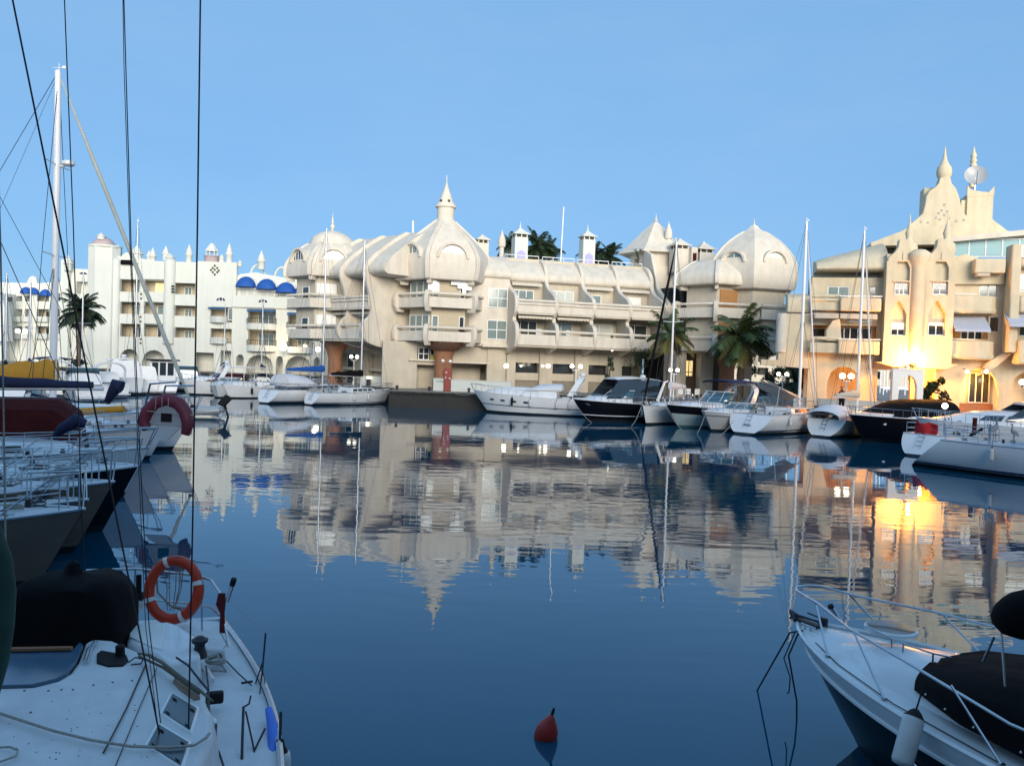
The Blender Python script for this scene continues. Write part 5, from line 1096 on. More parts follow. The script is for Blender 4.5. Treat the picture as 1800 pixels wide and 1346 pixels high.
def rails(root, hull, h=.55, t0=.02, t1=.97, n=6, lines=2, pulpit=True, pushpit=True, m='steel', inset=.06, bowout=.25):
    b = MB()
    P = {}
    for sd in (1, -1):
        pts = []
        for k in range(n + 1):
            t = t0 + (t1 - t0) * k / n; p = hull.pt(t, 1, sd); p.y -= sd * inset; pts.append(p)
            b.tube([p, p + Vector((0, 0, h))], .014 if hull.L < 13 else .02, 5)
        P[sd] = pts
        if m == 'wirelines':
            pass
        for l in range(lines):
            z = h * (1 - l * .45); b.tube([p + Vector((0, 0, z)) for p in pts], .012 if not pulpit or m == 'thin' else .009, 4)
    if pulpit:
        e = Vector((hull.L / 2 + bowout, 0, hull.fb + h * 1.05)); a, c = P[1][-1], P[-1][-1]; up = Vector((0, 0, h * 1.05))
        q = [P[1][-2] + Vector((0, 0, h)), a + up]; q2 = [c + up, P[-1][-2] + Vector((0, 0, h))]
        b.tube(q + [e + Vector((-.05, .16, 0)), e + Vector((-.05, -.16, 0))] + q2, .018, 6); b.tube([e + Vector((-.05, .14, 0)), Vector((hull.L / 2 - .05, .08, hull.fb))], .016, 5); b.tube([e + Vector((-.05, -.14, 0)), Vector((hull.L / 2 - .05, -.08, hull.fb))], .016, 5)
    if pushpit:
        a, c = P[1][0], P[-1][0]; up = Vector((0, 0, h * 1.05))
        for kk in (1, .5): b.tube([P[1][1] + Vector((0, 0, h * kk)), a + up * kk, (a * .6 + c * .4) + up * kk], .017, 6); b.tube([P[-1][1] + Vector((0, 0, h * kk)), c + up * kk, (a * .4 + c * .6) + up * kk], .017, 6)
    return b.build('guard_rail', M['steel'], root)
def fenderobj(root, p, L=.6, r=.11, m='fender', top=.3):
    b = MB(); p = Vector(p); b.lathe((p.x, p.y, p.z - L), [(r * .35, 0), (r * .9, L * .08), (r, L * .18), (r, L * .82), (r * .9, L * .92), (r * .3, L)], 10); o = b.build('fender', M[m], root, smooth=50)
    b = MB(); b.tube([p, p + Vector((0, 0, top))], .012, 4); b.lathe((p.x, p.y, p.z - .06), [(r * .5, 0), (r * .35, .1), (r * .1, .12)], 8); b.build('fender_line', M['ropedark'], o)
def mast(root, hull, xm, H, r=.075, m='alu', boom=3.6, boomz=1.0, cover=None, jib=None, z0=None, spread=(.5,), rig=True, back=True, wire=.012, radar=None, jibr=.06, cov_r=.16):
    z0 = z0 if z0 is not None else hull.zs((xm + hull.L / 2) / hull.L) + .3; top = z0 + H
    b = MB(); b.tube([(xm, 0, z0 - .3), (xm, 0, z0 + H * .7), (xm - .03, 0, top)], [r, r, r * .8], 10); b.tube([(xm, 0, top), (xm, 0, top + .3)], .015, 4); b.tube([(xm - .25, 0, top + .12), (xm + .2, 0, top + .12)], .012, 4); b.box(xm + .15, xm + .28, -.03, .03, top + .1, top + .2)
    mo = b.build('mast', M[m], root, smooth=50)
    b = MB()
    for s_ in spread:
        z = z0 + H * s_; b.tube([(xm, -hull.B * .27, z + .05), (xm, 0, z), (xm, hull.B * .27, z + .05)], .025, 5)
    b.build('spreader', M[m], mo)
    if radar: b = MB(); b.lathe((xm + r + .3, 0, z0 + H * radar), [(.2, 0), (.26, .05), (.26, .16), (.15, .22)], 12); b.box(xm, xm + .3, -.05, .05, z0 + H * radar - .05, z0 + H * radar); b.build('radar_dome', M['gel'], mo)
    if rig:
        b = MB(); bow = Vector((hull.L / 2 - .15, 0, hull.fb)); st = Vector((-hull.L / 2 + .1, 0, hull.fs))
        if not jib: b.tube([(xm, 0, top - .2), bow], wire, 4)
        if back: b.tube([(xm, 0, top), st], wire, 4)
        for sd in (1, -1):
            t = (xm + hull.L / 2) / hull.L; ch = hull.pt(t, 1, sd); ch.y *= .93
            for zf, dx in ((1.0, 0), (spread[0], .35), (spread[0], -.35)): 
                path = [Vector((xm, 0, z0 + H * zf - .1))] + ([Vector((xm, sd * hull.B * .27, z0 + H * spread[0] + .05))] if zf == 1.0 else []) + [ch + Vector((dx, 0, 0))]
                b.tube(path, wire, 4)
        b.build('rigging', M['wire'], mo)
    if jib:
        bow = Vector((hull.L / 2 - .15, 0, hull.fb + .15)); tp = Vector((xm + .1, 0, top - .35)); P = [bow.lerp(tp, k / 8) for k in range(9)]
        b = MB(); b.tube(P, [.03] + [jibr] * 6 + [jibr * .6, .02], 7); b.build('furled_sail', M[jib], mo, smooth=50)
        b = MB(); b.lathe(bow - Vector((0, 0, .05)), [(.1, 0), (.1, .12), (.03, .14)], 8); b.build('furler_drum', M['wire'], mo)
    if boom:
        b = MB(); zb = z0 + boomz; b.tube([(xm - .05, 0, zb), (xm - boom, 0, zb + .08)], .055, 8); bo = b.build('boom', M[m], mo, smooth=50)
        if cover:
            n = 12; rings = []
            for k in range(n + 1):
                q = k / n; x = xm + .12 - q * (boom * .97); h_ = cov_r * (1.9 - 1.2 * q) * (1 + .08 * sin(k * 2.3)); w_ = cov_r * (1.0 - .45 * q); zc = zb + .08 * q + h_ * .75
                rings.append([Vector((x, w_ * cos(a), zc + h_ * sin(a) * (1.25 if sin(a) > 0 else .8))) for a in [2 * pi * j / 10 for j in range(10)]])
            b = MB(); b.loft(rings, True, True, True); b.build('sail_cover', M[cover], bo, smooth=60)
        b = MB(); b.tube([(xm - boom, 0, zb + .08), (xm, 0, top - .1)], .008, 4); b.tube([(xm - boom * .85, 0, zb), (xm - boom * .85 - .2, 0, z0 - .1)], .015, 4); b.build('topping_lift', M['wire'], bo)
    return mo
def hood(root, x0, x1, w, z, h, m, win='smoked', name='sprayhood', n=10, close=False):       # arched canvas, open aft, raked front with window panels
    b = MB(); rings = []
    for x, k in ((x1, .02), (x1 - .35 * (x1 - x0), .8), (x0 + .25 * (x1 - x0), 1.0), (x0, .98)):
        rings.append([Vector((x, w * cos(pi * j / n), z + h * k * sin(pi * j / n) ** .7)) for j in range(n + 1)])
    b.loft(rings, False, False, close); o = b.build(name, M[m], root, smooth=60); md = o.modifiers.new('s', 'SOLIDIFY'); md.thickness = .03
    b = MB(); f = .3; q0 = [rings[0][j].lerp(rings[1][j], .35) for j in (4, 5, 6)]; q1 = [rings[0][j].lerp(rings[1][j], .85) for j in (4, 5, 6)]
    b.add([p + Vector((.03, 0, .03)) for p in q0 + q1], [(0, 1, 4, 3), (1, 2, 5, 4)]); b.build('clear_panel', M[win], o)
    return o
def bimini(root, x0, x1, w, z, h, m, legs=True, name='bimini', arch=.22):
    b = MB(); n = 8; rings = []
    for i in range(5):
        q = i / 4; x = x0 + (x1 - x0) * q; rings.append([Vector((x, w * cos(pi * j / n), z + h + arch * sin(pi * j / n) + .06 * sin(pi * q))) for j in range(n + 1)])
    b.loft(rings, False); o = b.build(name, M[m], root, smooth=60); md = o.modifiers.new('s', 'SOLIDIFY'); md.thickness = .03
    if legs:
        b = MB()
        for sd in (1, -1):
            for x in (x0 + .05, x1 - .05): b.tube([(x, sd * w, z + h), ((x0 + x1) / 2, sd * w, z)], .018, 5)
        b.build('frame', M['steel'], o)
    return o
def place(name, label, cat, stern, bow, group='boats moored in the marina'):
    m = (stern + bow) / 2; rz = atan2(bow.y - stern.y, bow.x - stern.x); L = (Vector((bow.x, bow.y)) - Vector((stern.x, stern.y))).length
    return thing(name, label, cat, (m.x, m.y, 0), rz, group), L
def ladder(root, hull, off=.0):
    b = MB(); z0 = hull.fs
    for y in (-.16, .16): b.tube([(-hull.L / 2 - .03, y + off, z0 + .1), (-hull.L / 2 - hull.tr * .7 - .08, y + off, z0 * .35)], .015, 5)
    for k in (.5, .7, .9): b.tube([(-hull.L / 2 - .06 - hull.tr * (1 - k), -.16 + off, z0 * k), (-hull.L / 2 - .06 - hull.tr * (1 - k), .16 + off, z0 * k)], .015, 5)
    b.build('boarding_ladder', M['steel'], root)
def wheel(root, x, z, r=.42, y=0):
    b = MB(); b.tube([(x, y + r * cos(2 * pi * k / 16), z + .9 + r * sin(2 * pi * k / 16)) for k in range(16)], .016, 5, closed=True)
    for k in range(6): b.tube([(x, y, z + .9), (x, y + r * cos(pi * k / 3), z + .9 + r * sin(pi * k / 3))], .01, 4)
    b.tube([(x + .1, y, z), (x + .1, y, z + 1.0)], .06, 8); b.build('steering_wheel', M['steel'], root)
def gear(root, hull, seed=1, n=14):          # small deck hardware, coils and bags, too small to tell apart
    rnd = random.Random(seed); b = MB()
    for k in range(n):
        t = rnd.uniform(.08, .9); sd = rnd.choice((-1, 1)); p = hull.pt(t, 1, sd); p.y *= rnd.uniform(.3, .85); q = rnd.random()
        if q < .4: b.lathe(p, [(.05, 0), (.07, .05), (.05, .12), (.06, .16)], 8)
        elif q < .7: b.tube([p + Vector((.12 * cos(a), .12 * sin(a), .03 + .01 * a)) for a in [j * .7 for j in range(20)]], .012, 4)
        else: b.box(p.x - .1, p.x + .1, p.y - .04, p.y + .04, p.z, p.z + .07)
    o = b.build('deck_hardware', M['wire'], root); o['kind'] = 'stuff'; return o
def sailboat(label, stern, bow, B_=3.1, fs=1.0, fb=1.25, hullm='gel', bot='bottom', H=11, xm=.57, boom=3.4, cover='navy', jib=None, hoodm='grey_c', bim=None, stripe=None, mastm='alu', st=.75, tr=None, wheel_=True, r=.075, extras=None, seed=1, cabh=.42, win=4, spread=(.5,), rig=True, wire=.012, group='sailing boats moored in the marina', ladder_=True, cov_r=.16, jibr=.06, boomz=1.0, radar=None, name='sailing_boat'):
    root, L = place(name, label, 'sailing boat', stern, bow, group)
    hl = Hull(L, B_, fs, fb, 'sail', trake=tr, stern=st)
    hl.build(root, M[hullm], M[bot], M['deck'], stripe=stripe, cockpit=(.06, .34, B_ * .2, .35))
    cabin(root, hl, -L * .13, L * .30, B_ * .30, cabh, M['gel'], win=(.2, .75, .1, .75, win, M['smoked']))
    rails(root, hl); gear(root, hl, seed)
    if H: mast(root, hl, -L / 2 + L * xm, H, r, mastm, boom, boomz, cover, jib, spread=spread, rig=rig, wire=wire, cov_r=cov_r, jibr=jibr, radar=radar)
    if hoodm: hood(root, -L * .17, -L * .03, B_ * .29, hl.fs + cabh - .1, .55, hoodm)
    if bim: bimini(root, -L * .44, -L * .22, B_ * .36, hl.fs + .2, 1.45, bim)
    rf = random.Random(seed * 7)
    for t in (.2, .42, .6):
        for sd in (1, -1):
            if rf.random() < .55: p = hl.pt(t + rf.uniform(-.06, .08), .92, sd); fenderobj(root, (p.x, p.y + sd * .1, p.z), .55, .09, rf.choice(('fender', 'fender', 'navy')))
    if wheel_: wheel(root, -L * .33, hl.fs - .2)
    if ladder_: ladder(root, hl)
    b = MB(); b.box(-L * .1, L * .02, -.3, .3, hl.zs(.45) + cabh * .93, hl.zs(.45) + cabh + .05); b.build('hatch', M['smoked'], root, bevel=.02)
    return root, hl
def windscreen(root, x0, x1, w, z, h, rake, m='bluewin', n=8, frame='gel', name='windscreen'):   # wraps round the front of the cockpit
    def ring(k): return [Vector((x0 + (x1 - x0) * sin(pi * j / n) ** .6 - rake * k * (.3 + .7 * sin(pi * j / n)), w * (1 - .12 * k) * cos(pi * j / n), z + h * k)) for j in range(n + 1)]
    b = MB(); b.loft([ring(0), ring(.5), ring(1)], False); o = b.build(name, M[m], root, smooth=60); md = o.modifiers.new('s', 'SOLIDIFY'); md.thickness = .02
    b = MB(); b.tube([p + Vector((0, 0, .01)) for p in ring(1)], .03, 5); b.tube(ring(0), .02, 5)
    for j in (2, 4, 6): b.tube([ring(0)[j], ring(1)[j]], .02, 4)
    b.build('screen_frame', M[frame], o); return o
def radararch(root, x, w, z, h, rake=.9, m='gel', th=.14, wd=.5):
    b = MB(); n = 10; P = []
    for j in range(n + 1):
        a = pi * j / n; P.append((w * cos(a) * (1 if j in (0, n) else 1.0), h * sin(a) ** .45 if 0 < j < n else 0))
    rings = []
    for (y, hz) in P:
        k = hz / h; xx = x - rake * k; rings.append([Vector((xx - wd / 2, y, z + hz)), Vector((xx + wd / 2, y, z + hz)), Vector((xx + wd / 2 - .05, y * .93, z + hz - th * (1 if hz > 0 else 0))), Vector((xx - wd / 2 + .05, y * .93, z + hz - th * (1 if hz > 0 else 0)))])
    b.loft(rings, True, True, True); o = b.build('radar_arch', M[m], root, bevel=.03)
    b = MB(); b.lathe((x - rake, .1, z + h), [(.12, 0), (.25, .12), (.25, .25), (.15, .32)], 12); b.build('radar_dome', M['gel'], o); return o
def cruiser(label, stern, bow, B_=3.3, fs=1.15, fb=1.55, hullm='gel', bot='bottom', fl=.2, stripe=None, port=4, portm='smoked', arch=True, archx=-.28, scr=True, scrh=.6, scrx=.02, top=None, cab=.5, cabx=(-.05, .40), railsh=.5, group='motor boats moored in the marina', seed=1, full=.75, name='motor_cruiser', platform=True, railn=9, scrm='bluewin', hard=None, band=None):
    root, L = place(name, label, 'motor boat', stern, bow, group)
    hl = Hull(L, B_, fs, fb, 'motor', stern=.88, full=full, flare=fl)
    hl.build(root, M[hullm], M[bot], M['gel'], stripe=stripe, cockpit=(.04, .42, B_ * .3, .45), band=band)
    cabin(root, hl, L * cabx[0], L * cabx[1], B_ * .40, cab, M['gel'], name='foredeck_cabin', taper=.6, front=.8, inset=.2, win=(.3, .72, .12, .8, 4, M['smoked']) if cab >= .8 else None)
    if railsh: rails(root, hl, railsh, .45, .98, railn, 1, True, False, 'thin')
    if scr: windscreen(root, L * scrx - .9, L * scrx + .4, B_ * .42, hl.zs(.5) + cab * .75, scrh, .9, scrm)
    if arch: radararch(root, L * archx, B_ * .46, hl.fs + .25, 1.55)
    if top: bimini(root, L * -.30, L * .0, B_ * .42, hl.fs + .5, 1.3, top, name='canvas_top')
    if hard:
        b = MB(); x0, x1, zt = L * hard[0], L * hard[1], hl.fs + hard[2]; n = 10; rings = []
        for k in range(n + 1):
            q = k / n; x = x0 + (x1 - x0) * q; w = B_ * .40 * (1 - .35 * q ** 3); zc = zt + .16 * sin(pi * q * .9) ; rings.append([Vector((x, -w, zc - .05)), Vector((x, -w * .6, zc + .07)), Vector((x, 0, zc + .1)), Vector((x, w * .6, zc + .07)), Vector((x, w, zc - .05)), Vector((x, w * .6, zc - .04)), Vector((x, -w * .6, zc - .04))])
        b.loft(rings, True, True, True); o = b.build('hardtop', M['gel'], root, smooth=50)
        for sd in (1, -1):
            b = MB(); zz = hl.zs(.45) + .3; b.prism([(x0 + .5, sd * B_ * .41, zz), (x1 + 1.1, sd * B_ * .34, zz + .05), (x1 - .1, sd * B_ * .30, zt), (x0 + .2, sd * B_ * .37, zt - .02)], [(x0 + .5, sd * B_ * .40, zz), (x1 + 1.1, sd * B_ * .33, zz + .05), (x1 - .1, sd * B_ * .29, zt), (x0 + .2, sd * B_ * .36, zt - .02)]); b.build('side_window', M['smoked'], o, smooth=0)
            b = MB(); b.tube([(x0 + .55, sd * B_ * .42, zz - .1), (x0 - .1, sd * B_ * .41, zt - .1), (x0 - .5, sd * B_ * .38, zt)], [.14, .1, .06], 6); b.build('side_arch', M['gel'], o)
        b = MB(); b.lathe((x0 + .9, 0, zt + .15), [(.1, 0), (.22, .08), (.22, .2), (.1, .25)], 12); b.lathe((x0 + 1.7, .2, zt + .15), [(.05, 0), (.16, .06), (.02, .1)], 10); b.build('radar_dome', M['gel'], o)
    for k in range(port):
        t = .55 + .30 * k / max(1, port - 1) if port > 1 else .7
        for sd in (1, -1):
            p = hl.pt(t, .68, sd); p2 = hl.pt(t + .02, .68, sd); d = (p2 - p).normalized(); n_ = Vector((-d.y, d.x, 0)) * sd; b = MB(); q = n_.to_track_quat('Z', 'X'); R_ = []
            for s_ in (0, .03): R_.append([p + d * .22 * cos(2 * pi * j / 14) + Vector((0, 0, .085 * sin(2 * pi * j / 14))) + n_ * (s_ - .01) for j in range(14)])
            b.loft(R_, True, False, True); b.build('porthole', M[portm], root, smooth=30)
    if platform: b = MB(); b.box(-L / 2 - .75, -L / 2 + .05, -B_ * .38, B_ * .38, .28, .38); b.build('bathing_platform', M['gel'], root, bevel=.03)
    gear(root, hl, seed, 8); rf = random.Random(seed)
    for t in ((.25, .5) if seed not in (5, 6) else ()):
        for sd in (1, -1):
            if rf.random() < .7: p = hl.pt(t + rf.uniform(-.05, .08), .9, sd); fenderobj(root, (p.x, p.y + sd * .11, p.z), .55, .1, rf.choice(('fender', 'rubber', 'navy')))
    return root, hl
def moor(pts, r=.014, m='rope', label='', sag=.0, cat='rope', name='mooring_rope', group=None):
    P = [Vector(p) for p in pts]
    if sag and len(P) == 2: P = [P[0].lerp(P[1], k / 8) - Vector((0, 0, sag * sin(pi * k / 8))) for k in range(9)]
    b = MB(); b.tube(P, r, 5); return tag(b.build(name, M[m]), label, cat, group)
# ------------------------------------------------------------------ boats in the middle distance, centre
M['tealhull'] = mat('pale_teal_hull', (.42, .52, .50), .35, var=.1); M['whitec'] = mat('white_canvas', (.66, .68, .72), .8, var=.08, bump=.01, bscale=7)
M['greenc'] = mat('dark_green_canvas', (.012, .055, .04), .8, var=.4, bump=.02, bscale=5); M['palegreen'] = mat('pale_green_canvas', (.45, .47, .42), .85, var=.2)
sailboat('white sailing boat with bright blue sail cover and large pale sprayhood, left of the pier', W(474, 68.0), W(628, 76), 3.4, 1.15, 1.45, H=13.6, xm=.57, boom=4.2, cover='blue', hoodm=None, stripe=(.16, M['navy'], .03), seed=3, radar=None, boomz=1.15)
hood(bpy.data.objects['sailing_boat'], -4.0, -.3, 1.3, 1.45, 1.05, 'whitec', 'whitec', 'cockpit_tent', close=True)
b, h_ = sailboat('white sailing boat with black sail cover and round stern, bow against the pier', W(551, 67.8), W(684, 73.6), 2.9, 1.05, 1.3, H=12.6, xm=.60, boom=3.3, cover='blackc', hoodm=None, stripe=(.18, M['navy'], .035), seed=4, boomz=1.0)
y1, hy = cruiser('long white motor yacht with swept radar arch and oval portholes beside the pier', W(1046, 65.3), W(832, 66.6, 1.7), 3.5, 1.35, 1.75, stripe=(.42, M['navy'], .03), port=4, arch=True, archx=-.30, scr=False, cab=.75, cabx=(-.20, .42), seed=5, full=.6)
hood(y1, -.24 * 9.9, .06 * 9.9, 1.35, 1.95, .55, 'whitec', 'whitec', 'cockpit_cover')
for k, m_ in ((.66, 'rubber'), (.51, 'fender'), (.30, 'fender'), (.20, 'fender')): p = hy.pt(k, .85, 1); fenderobj(y1, (p.x, p.y + .1, p.z + .05), .62, .10, m_)
y2, h2 = cruiser('black-hulled sports cruiser with white hardtop and wraparound dark windows', W(1168, 63.5), W(1008, 59.5, 1.5), 3.4, 1.35, 1.6, hullm='blackhull', stripe=(.30, M['gel'], .035), port=0, arch=False, scr=True, scrx=.10, scrh=.55, hard=(-.34, .12, 1.75), cab=.5, cabx=(-.02, .42), seed=6)
p = h2.pt(.42, .8, 1); fenderobj(y2, (p.x, p.y + .1, p.z), .6, .1)
sailboat('white sailing boat bow-on with black furled headsail between black cruiser and palm', W(1222, 66.5), W(1128, 57.5), 3.0, 1.15, 1.4, H=12.2, xm=.52, boom=3.2, cover='whitec', jib='blackc', hoodm=None, seed=7, jibr=.09, mastm='mastwhite', ladder_=False)
y3, h3 = cruiser('cruiser with black topsides, teal lower hull and navy canvas top below the tall palm', W(1335, 61.0), W(1171, 56.2, 1.5), 3.4, 1.35, 1.6, hullm='tealhull', bot='tealb', port=0, arch=True, archx=-.22, scr=True, scrx=.06, scrh=.85, top='navy', cab=.4, cabx=(-.0, .42), seed=8, band=(.98, .62, M['blackhull']))
y4, h4 = cruiser('small grey-white motor boat with blue tinted screen, in front of the teal cruiser', W(1345, 59.0), W(1237, 53.6, 1.35), 2.8, 1.1, 1.35, hullm='gelgrey', port=0, arch=False, scrx=.02, scrh=.45, cab=.35, cabx=(0, .42), seed=9, stripe=(.8, M['navy'], .025))
s3, hs3 = sailboat('white sailing boat with rounded stern and grey slanting canvas awning on the boom', W(1320, 53), W(1434, 59.2), 3.5, 1.3, 1.5, H=13.0, xm=.70, boom=0, cover=None, jib='whitec', hoodm=None, stripe=(.2, M['navy'], .04), seed=10, mastm='mastwhite', r=.10, tr=1.0, st=.86)
b = MB(); b.add([(-2.6, -.9, 3.1), (-2.6, .9, 3.1), (1.4, .7, 2.0), (1.4, -.7, 2.0), (-2.6, 0, 3.5), (1.4, 0, 2.4)], [(0, 4, 5, 3), (4, 1, 2, 5)]); o = b.build('awning', M['grey_c'], s3); o.modifiers.new('s', 'SOLIDIFY').thickness = .04
b = MB(); b.tube([(-3.2, 0, 3.5), (1.9, 0, 2.35)], .06, 6); b.tube([(-2.7, .9, 3.1), (-3.6, 1.2, 1.4)], .02, 5); b.tube([(-2.7, -.9, 3.1), (-3.6, -1.2, 1.4)], .02, 5); b.build('boom', M['alu'], s3)
def hulltext(root, hl, txt, size, h=.5, m='navy', off=(0, 0)):       # small painted name on the transom
    c = bpy.data.curves.new('boat_name', 'FONT'); c.body = txt; c.size = size; c.align_x = 'CENTER'; c.extrude = .004; c.materials.append(M[m]); o = bpy.data.objects.new('boat_name', c); COL.objects.link(o); o.parent = root
    p = (hl.pt(0, h, 1) + hl.pt(0, h, -1)) / 2; q = (hl.pt(0, h + .2, 1) + hl.pt(0, h + .2, -1)) / 2; up = (q - p).normalized(); right = Vector((0, -1, 0)); nrm = right.cross(up)
    if nrm.x > 0: nrm = -nrm
    me = bpy.data.meshes.new_from_object(o.evaluated_get(bpy.context.evaluated_depsgraph_get())) if False else None; MT = Matrix(((right.x, up.x, nrm.x, p.x + nrm.x * .03), (right.y, up.y, nrm.y, off[0]), (right.z, up.z, nrm.z, p.z + off[1]), (0, 0, 0, 1)))
    bpy.context.view_layer.update(); me = bpy.data.meshes.new_from_object(o); bpy.data.objects.remove(o); me.name = 'boat_name'; o2 = bpy.data.objects.new('boat_name', me); COL.objects.link(o2); o2.parent = root; o2.matrix_local = MT
hulltext(s3, hs3, 'Sirius', .26, .42)
s4, hs4 = sailboat('white sailing boat with pale humped cockpit cover and beige sail cover', W(1452, 52.8), W(1533, 57.3), 3.0, 1.15, 1.35, H=12.4, xm=.62, boom=3.3, cover='palegreen', jib='whitec', hoodm=None, stripe=None, seed=11, mastm='mastwhite', r=.085, tr=.8, st=.85, wheel_=False)
b = MB(); rings = []
for k in range(7):
    q = k / 6; x = -4.0 + 3.2 * q; hh = .95 * sin(pi * (.12 + .80 * q)) ** .6; rings.append([Vector((x, 1.15 * cos(pi * j / 10), 1.15 + hh * sin(pi * j / 10) ** .7)) for j in range(11)])
b.loft(rings, False, False, False); b.build('cockpit_cover', M['whitec'], s4, smooth=60)
y5, h5 = cruiser('big black-hulled motor boat under a black canvas cover in front of the arch gate', W(1690, 54.5), W(1494, 50.0, 1.55), 3.9, 1.45, 1.65, hullm='blackhull', port=0, arch=False, scr=False, top=None, cab=.25, cabx=(.1, .42), seed=12, full=.9, fl=.08)
b = MB(); rings = []
for k in range(9):
    q = k / 8; x = -2.9 + 6.2 * q; hh = (1.15 if q < .55 else 1.15 * (1 - ((q - .55) / .45) ** 1.6)) ; rings.append([Vector((x, 1.5 * cos(pi * j / 12), 1.5 + max(.03, hh) * sin(pi * j / 12) ** .55)) for j in range(13)])
b.loft(rings, False); b.build('canvas_cover', M['blackc'], y5, smooth=60)
b = MB(); p = h5.pt(.86, .72, 1); b.lathe((p.x, p.y + .02, p.z), [(.09, -.05), (.09, .05)], 10); b.build('hull_light', M['white'], y5)
y6, h6 = cruiser('large white motor yacht with dark window band at the right edge', W(1990, 43.5), W(1610, 46.0, 1.7), 4.2, 1.6, 1.8, stripe=(.18, M['blackhull'], .10), port=0, arch=False, scr=False, cab=.9, cabx=(-.35, .43), seed=13, full=.9, hard=(-.42, .02, 1.15))
b = MB(); b.sphere(W(1661, 45.0, 2.55) , .16, 12, 8); tag(b.build('deck_lamp', M['globe'], smooth=60), 'lit lamp glowing on the bow of the large white yacht', 'lamp')
b = MB(); b.tube([W(1661, 45.0, 2.4), W(1661, 45.0, 1.8)], .03, 6); tag(b.build('lamp_post', M['steel']), 'thin steel post under the lit bow lamp', 'post')
s5, hs5 = sailboat('white sailing boat with a red cloth on its stern rail', W(1622, 42.5), W(1800, 50), 2.7, 1.1, 1.3, H=0, boom=0, hoodm=None, seed=14, tr=.9, st=.8)
b = MB(); rnd = random.Random(4); rings = []
for k in range(6):
    rings.append([Vector((-hs5.L / 2 + .15 + .08 * rnd.uniform(-1, 1) + .1 * sin(j), -.6 + 1.2 * j / 8, 1.72 - .14 * k + .05 * rnd.uniform(-1, 1))) for j in range(9)])
b.loft(rings, False); o = b.build('red_cloth', mat('red_cloth', (.5, .015, .02), .8, var=.2), s5, smooth=70); o.modifiers.new('s', 'SOLIDIFY').thickness = .03
s6, hs6 = sailboat('white sailing boat with long sloping stern, a heron standing on its deck', W(1668, 37.0), W(2110, 30.5), 3.2, 1.35, 1.5, H=0, boom=0, hoodm=None, stripe=(.16, M['navy'], .05), seed=15, tr=1.5, st=.72, ladder_=False)
b = MB(); rnd = random.Random(8)
for k in range(26):
    a = rnd.uniform(.25, .95); p = (hs6.pt(0, a, 1) * (.5 + .3 * rnd.uniform(-1, 1)) + hs6.pt(0, a, -1) * .5); p = Vector((hs6.pt(0, a, 1).x - .02, rnd.uniform(-.6, .6), hs6.pt(0, a, 1).z)); b.lathe(p, [(.02, -.02), (.03, 0), (.02, .03)], 6)
b.build('bird_droppings', M['rimdirt'], s6)['kind'] = 'stuff'
# masts beyond, above the right-hand boats
hood(s6, -.6, .8, 1.1, 1.55, .6, 'grey_c')
b = MB(); o = thing('bundled_fenders', 'bundle of rolled grey canvas and lines on the sloping-stern boat, behind the heron', 'gear', tuple(W(1720, 38, 1.5)), world=True)
b.tube([W(1712, 38, 1.5), W(1714, 38, 2.3)], .1, 8); b.build('roll', M['darkred'], o, world=True); b = MB(); b.tube([W(1706, 37.6, 1.5), W(1726, 38.4, 1.75)], .07, 8); b.build('roll', M['blackc'], o, world=True)

# ------------------------------------------------------------------ heron
def heron(c, rz, label, group=None, s=1.0):
    t = thing('heron', label, 'bird', c, rz, group); t.scale = (s, s, s)
    b = MB(); b.tube([(-.30, 0, .34), (-.18, 0, .42), (0, 0, .50), (.13, 0, .56), (.17, 0, .64), (.13, 0, .74), (.14, 0, .84), (.20, 0, .88), (.26, 0, .875)], [.015, .07, .105, .085, .045, .03, .028, .036, .012], 10); b.build('body', mat('grey_feathers', (.26, .27, .30), .8, var=.3, vscale=20), t, smooth=60)
    b = MB(); b.tube([(.25, 0, .875), (.40, 0, .86)], [.012, .002], 6); b.build('beak', M['yellow'], t)
    b = MB(); b.tube([(.08, .0, .86), (.20, 0, .905)], [.004, .014], 5); b.build('crest', M['wire'], t)
    for y in (-.035, .035):
        b = MB(); b.tube([(0, y, .44), (.03, y, .22), (0, y, .01)], .009, 5)
        for a in (-.5, 0, .5): b.tube([(0, y, .01), (.08 * cos(a), y + .08 * sin(a), .005)], .006, 4)
        b.build('leg', M['wire'], t)
heron(tuple(W(1747, 36.4, 1.32)), radians(35), 'grey heron standing upright on the sloping-stern sailing boat', s=1.25)
heron(tuple(W(1782, 36.0, 1.34)), radians(200), 'second grey bird hunched on the deck right of the heron', s=.95)

# ------------------------------------------------------------------ mooring lines in the middle distance
moor([W(1127, 57.4, 1.3), W(1110, 55.0, .1)], .02, label='pale line from the bow-on sailing boat into the water', sag=.2, group='mooring lines')
for pxa, Ya, za, pxb, Yb, lb in ((1010, 59.6, 1.4, 1040, 58, 'line from the black sports cruiser bow to the water'), (1172, 56.2, 1.4, 1200, 53.5, 'line from the teal cruiser bow to the water'), (1240, 53.6, 1.2, 1225, 51.5, 'line from the small grey boat bow to the water'), (834, 66.5, 1.5, 800, 68.8, 'line from the long white yacht bow to the pier'), (1290, 52.8, .9, 1265, 50.8, 'line from the rounded stern boat to the water')):
    moor([W(pxa, Ya, za), W(pxb, Yb, .02 if pxb != 800 else 1.3)], .018, label=lb, sag=.15, group='mooring lines')
moor([W(1030, 59.2, 1.3), W(1118, 60.6, 1.3)], .02, label='pale rope looped along the black sports cruiser hull', sag=.35, group='mooring lines')
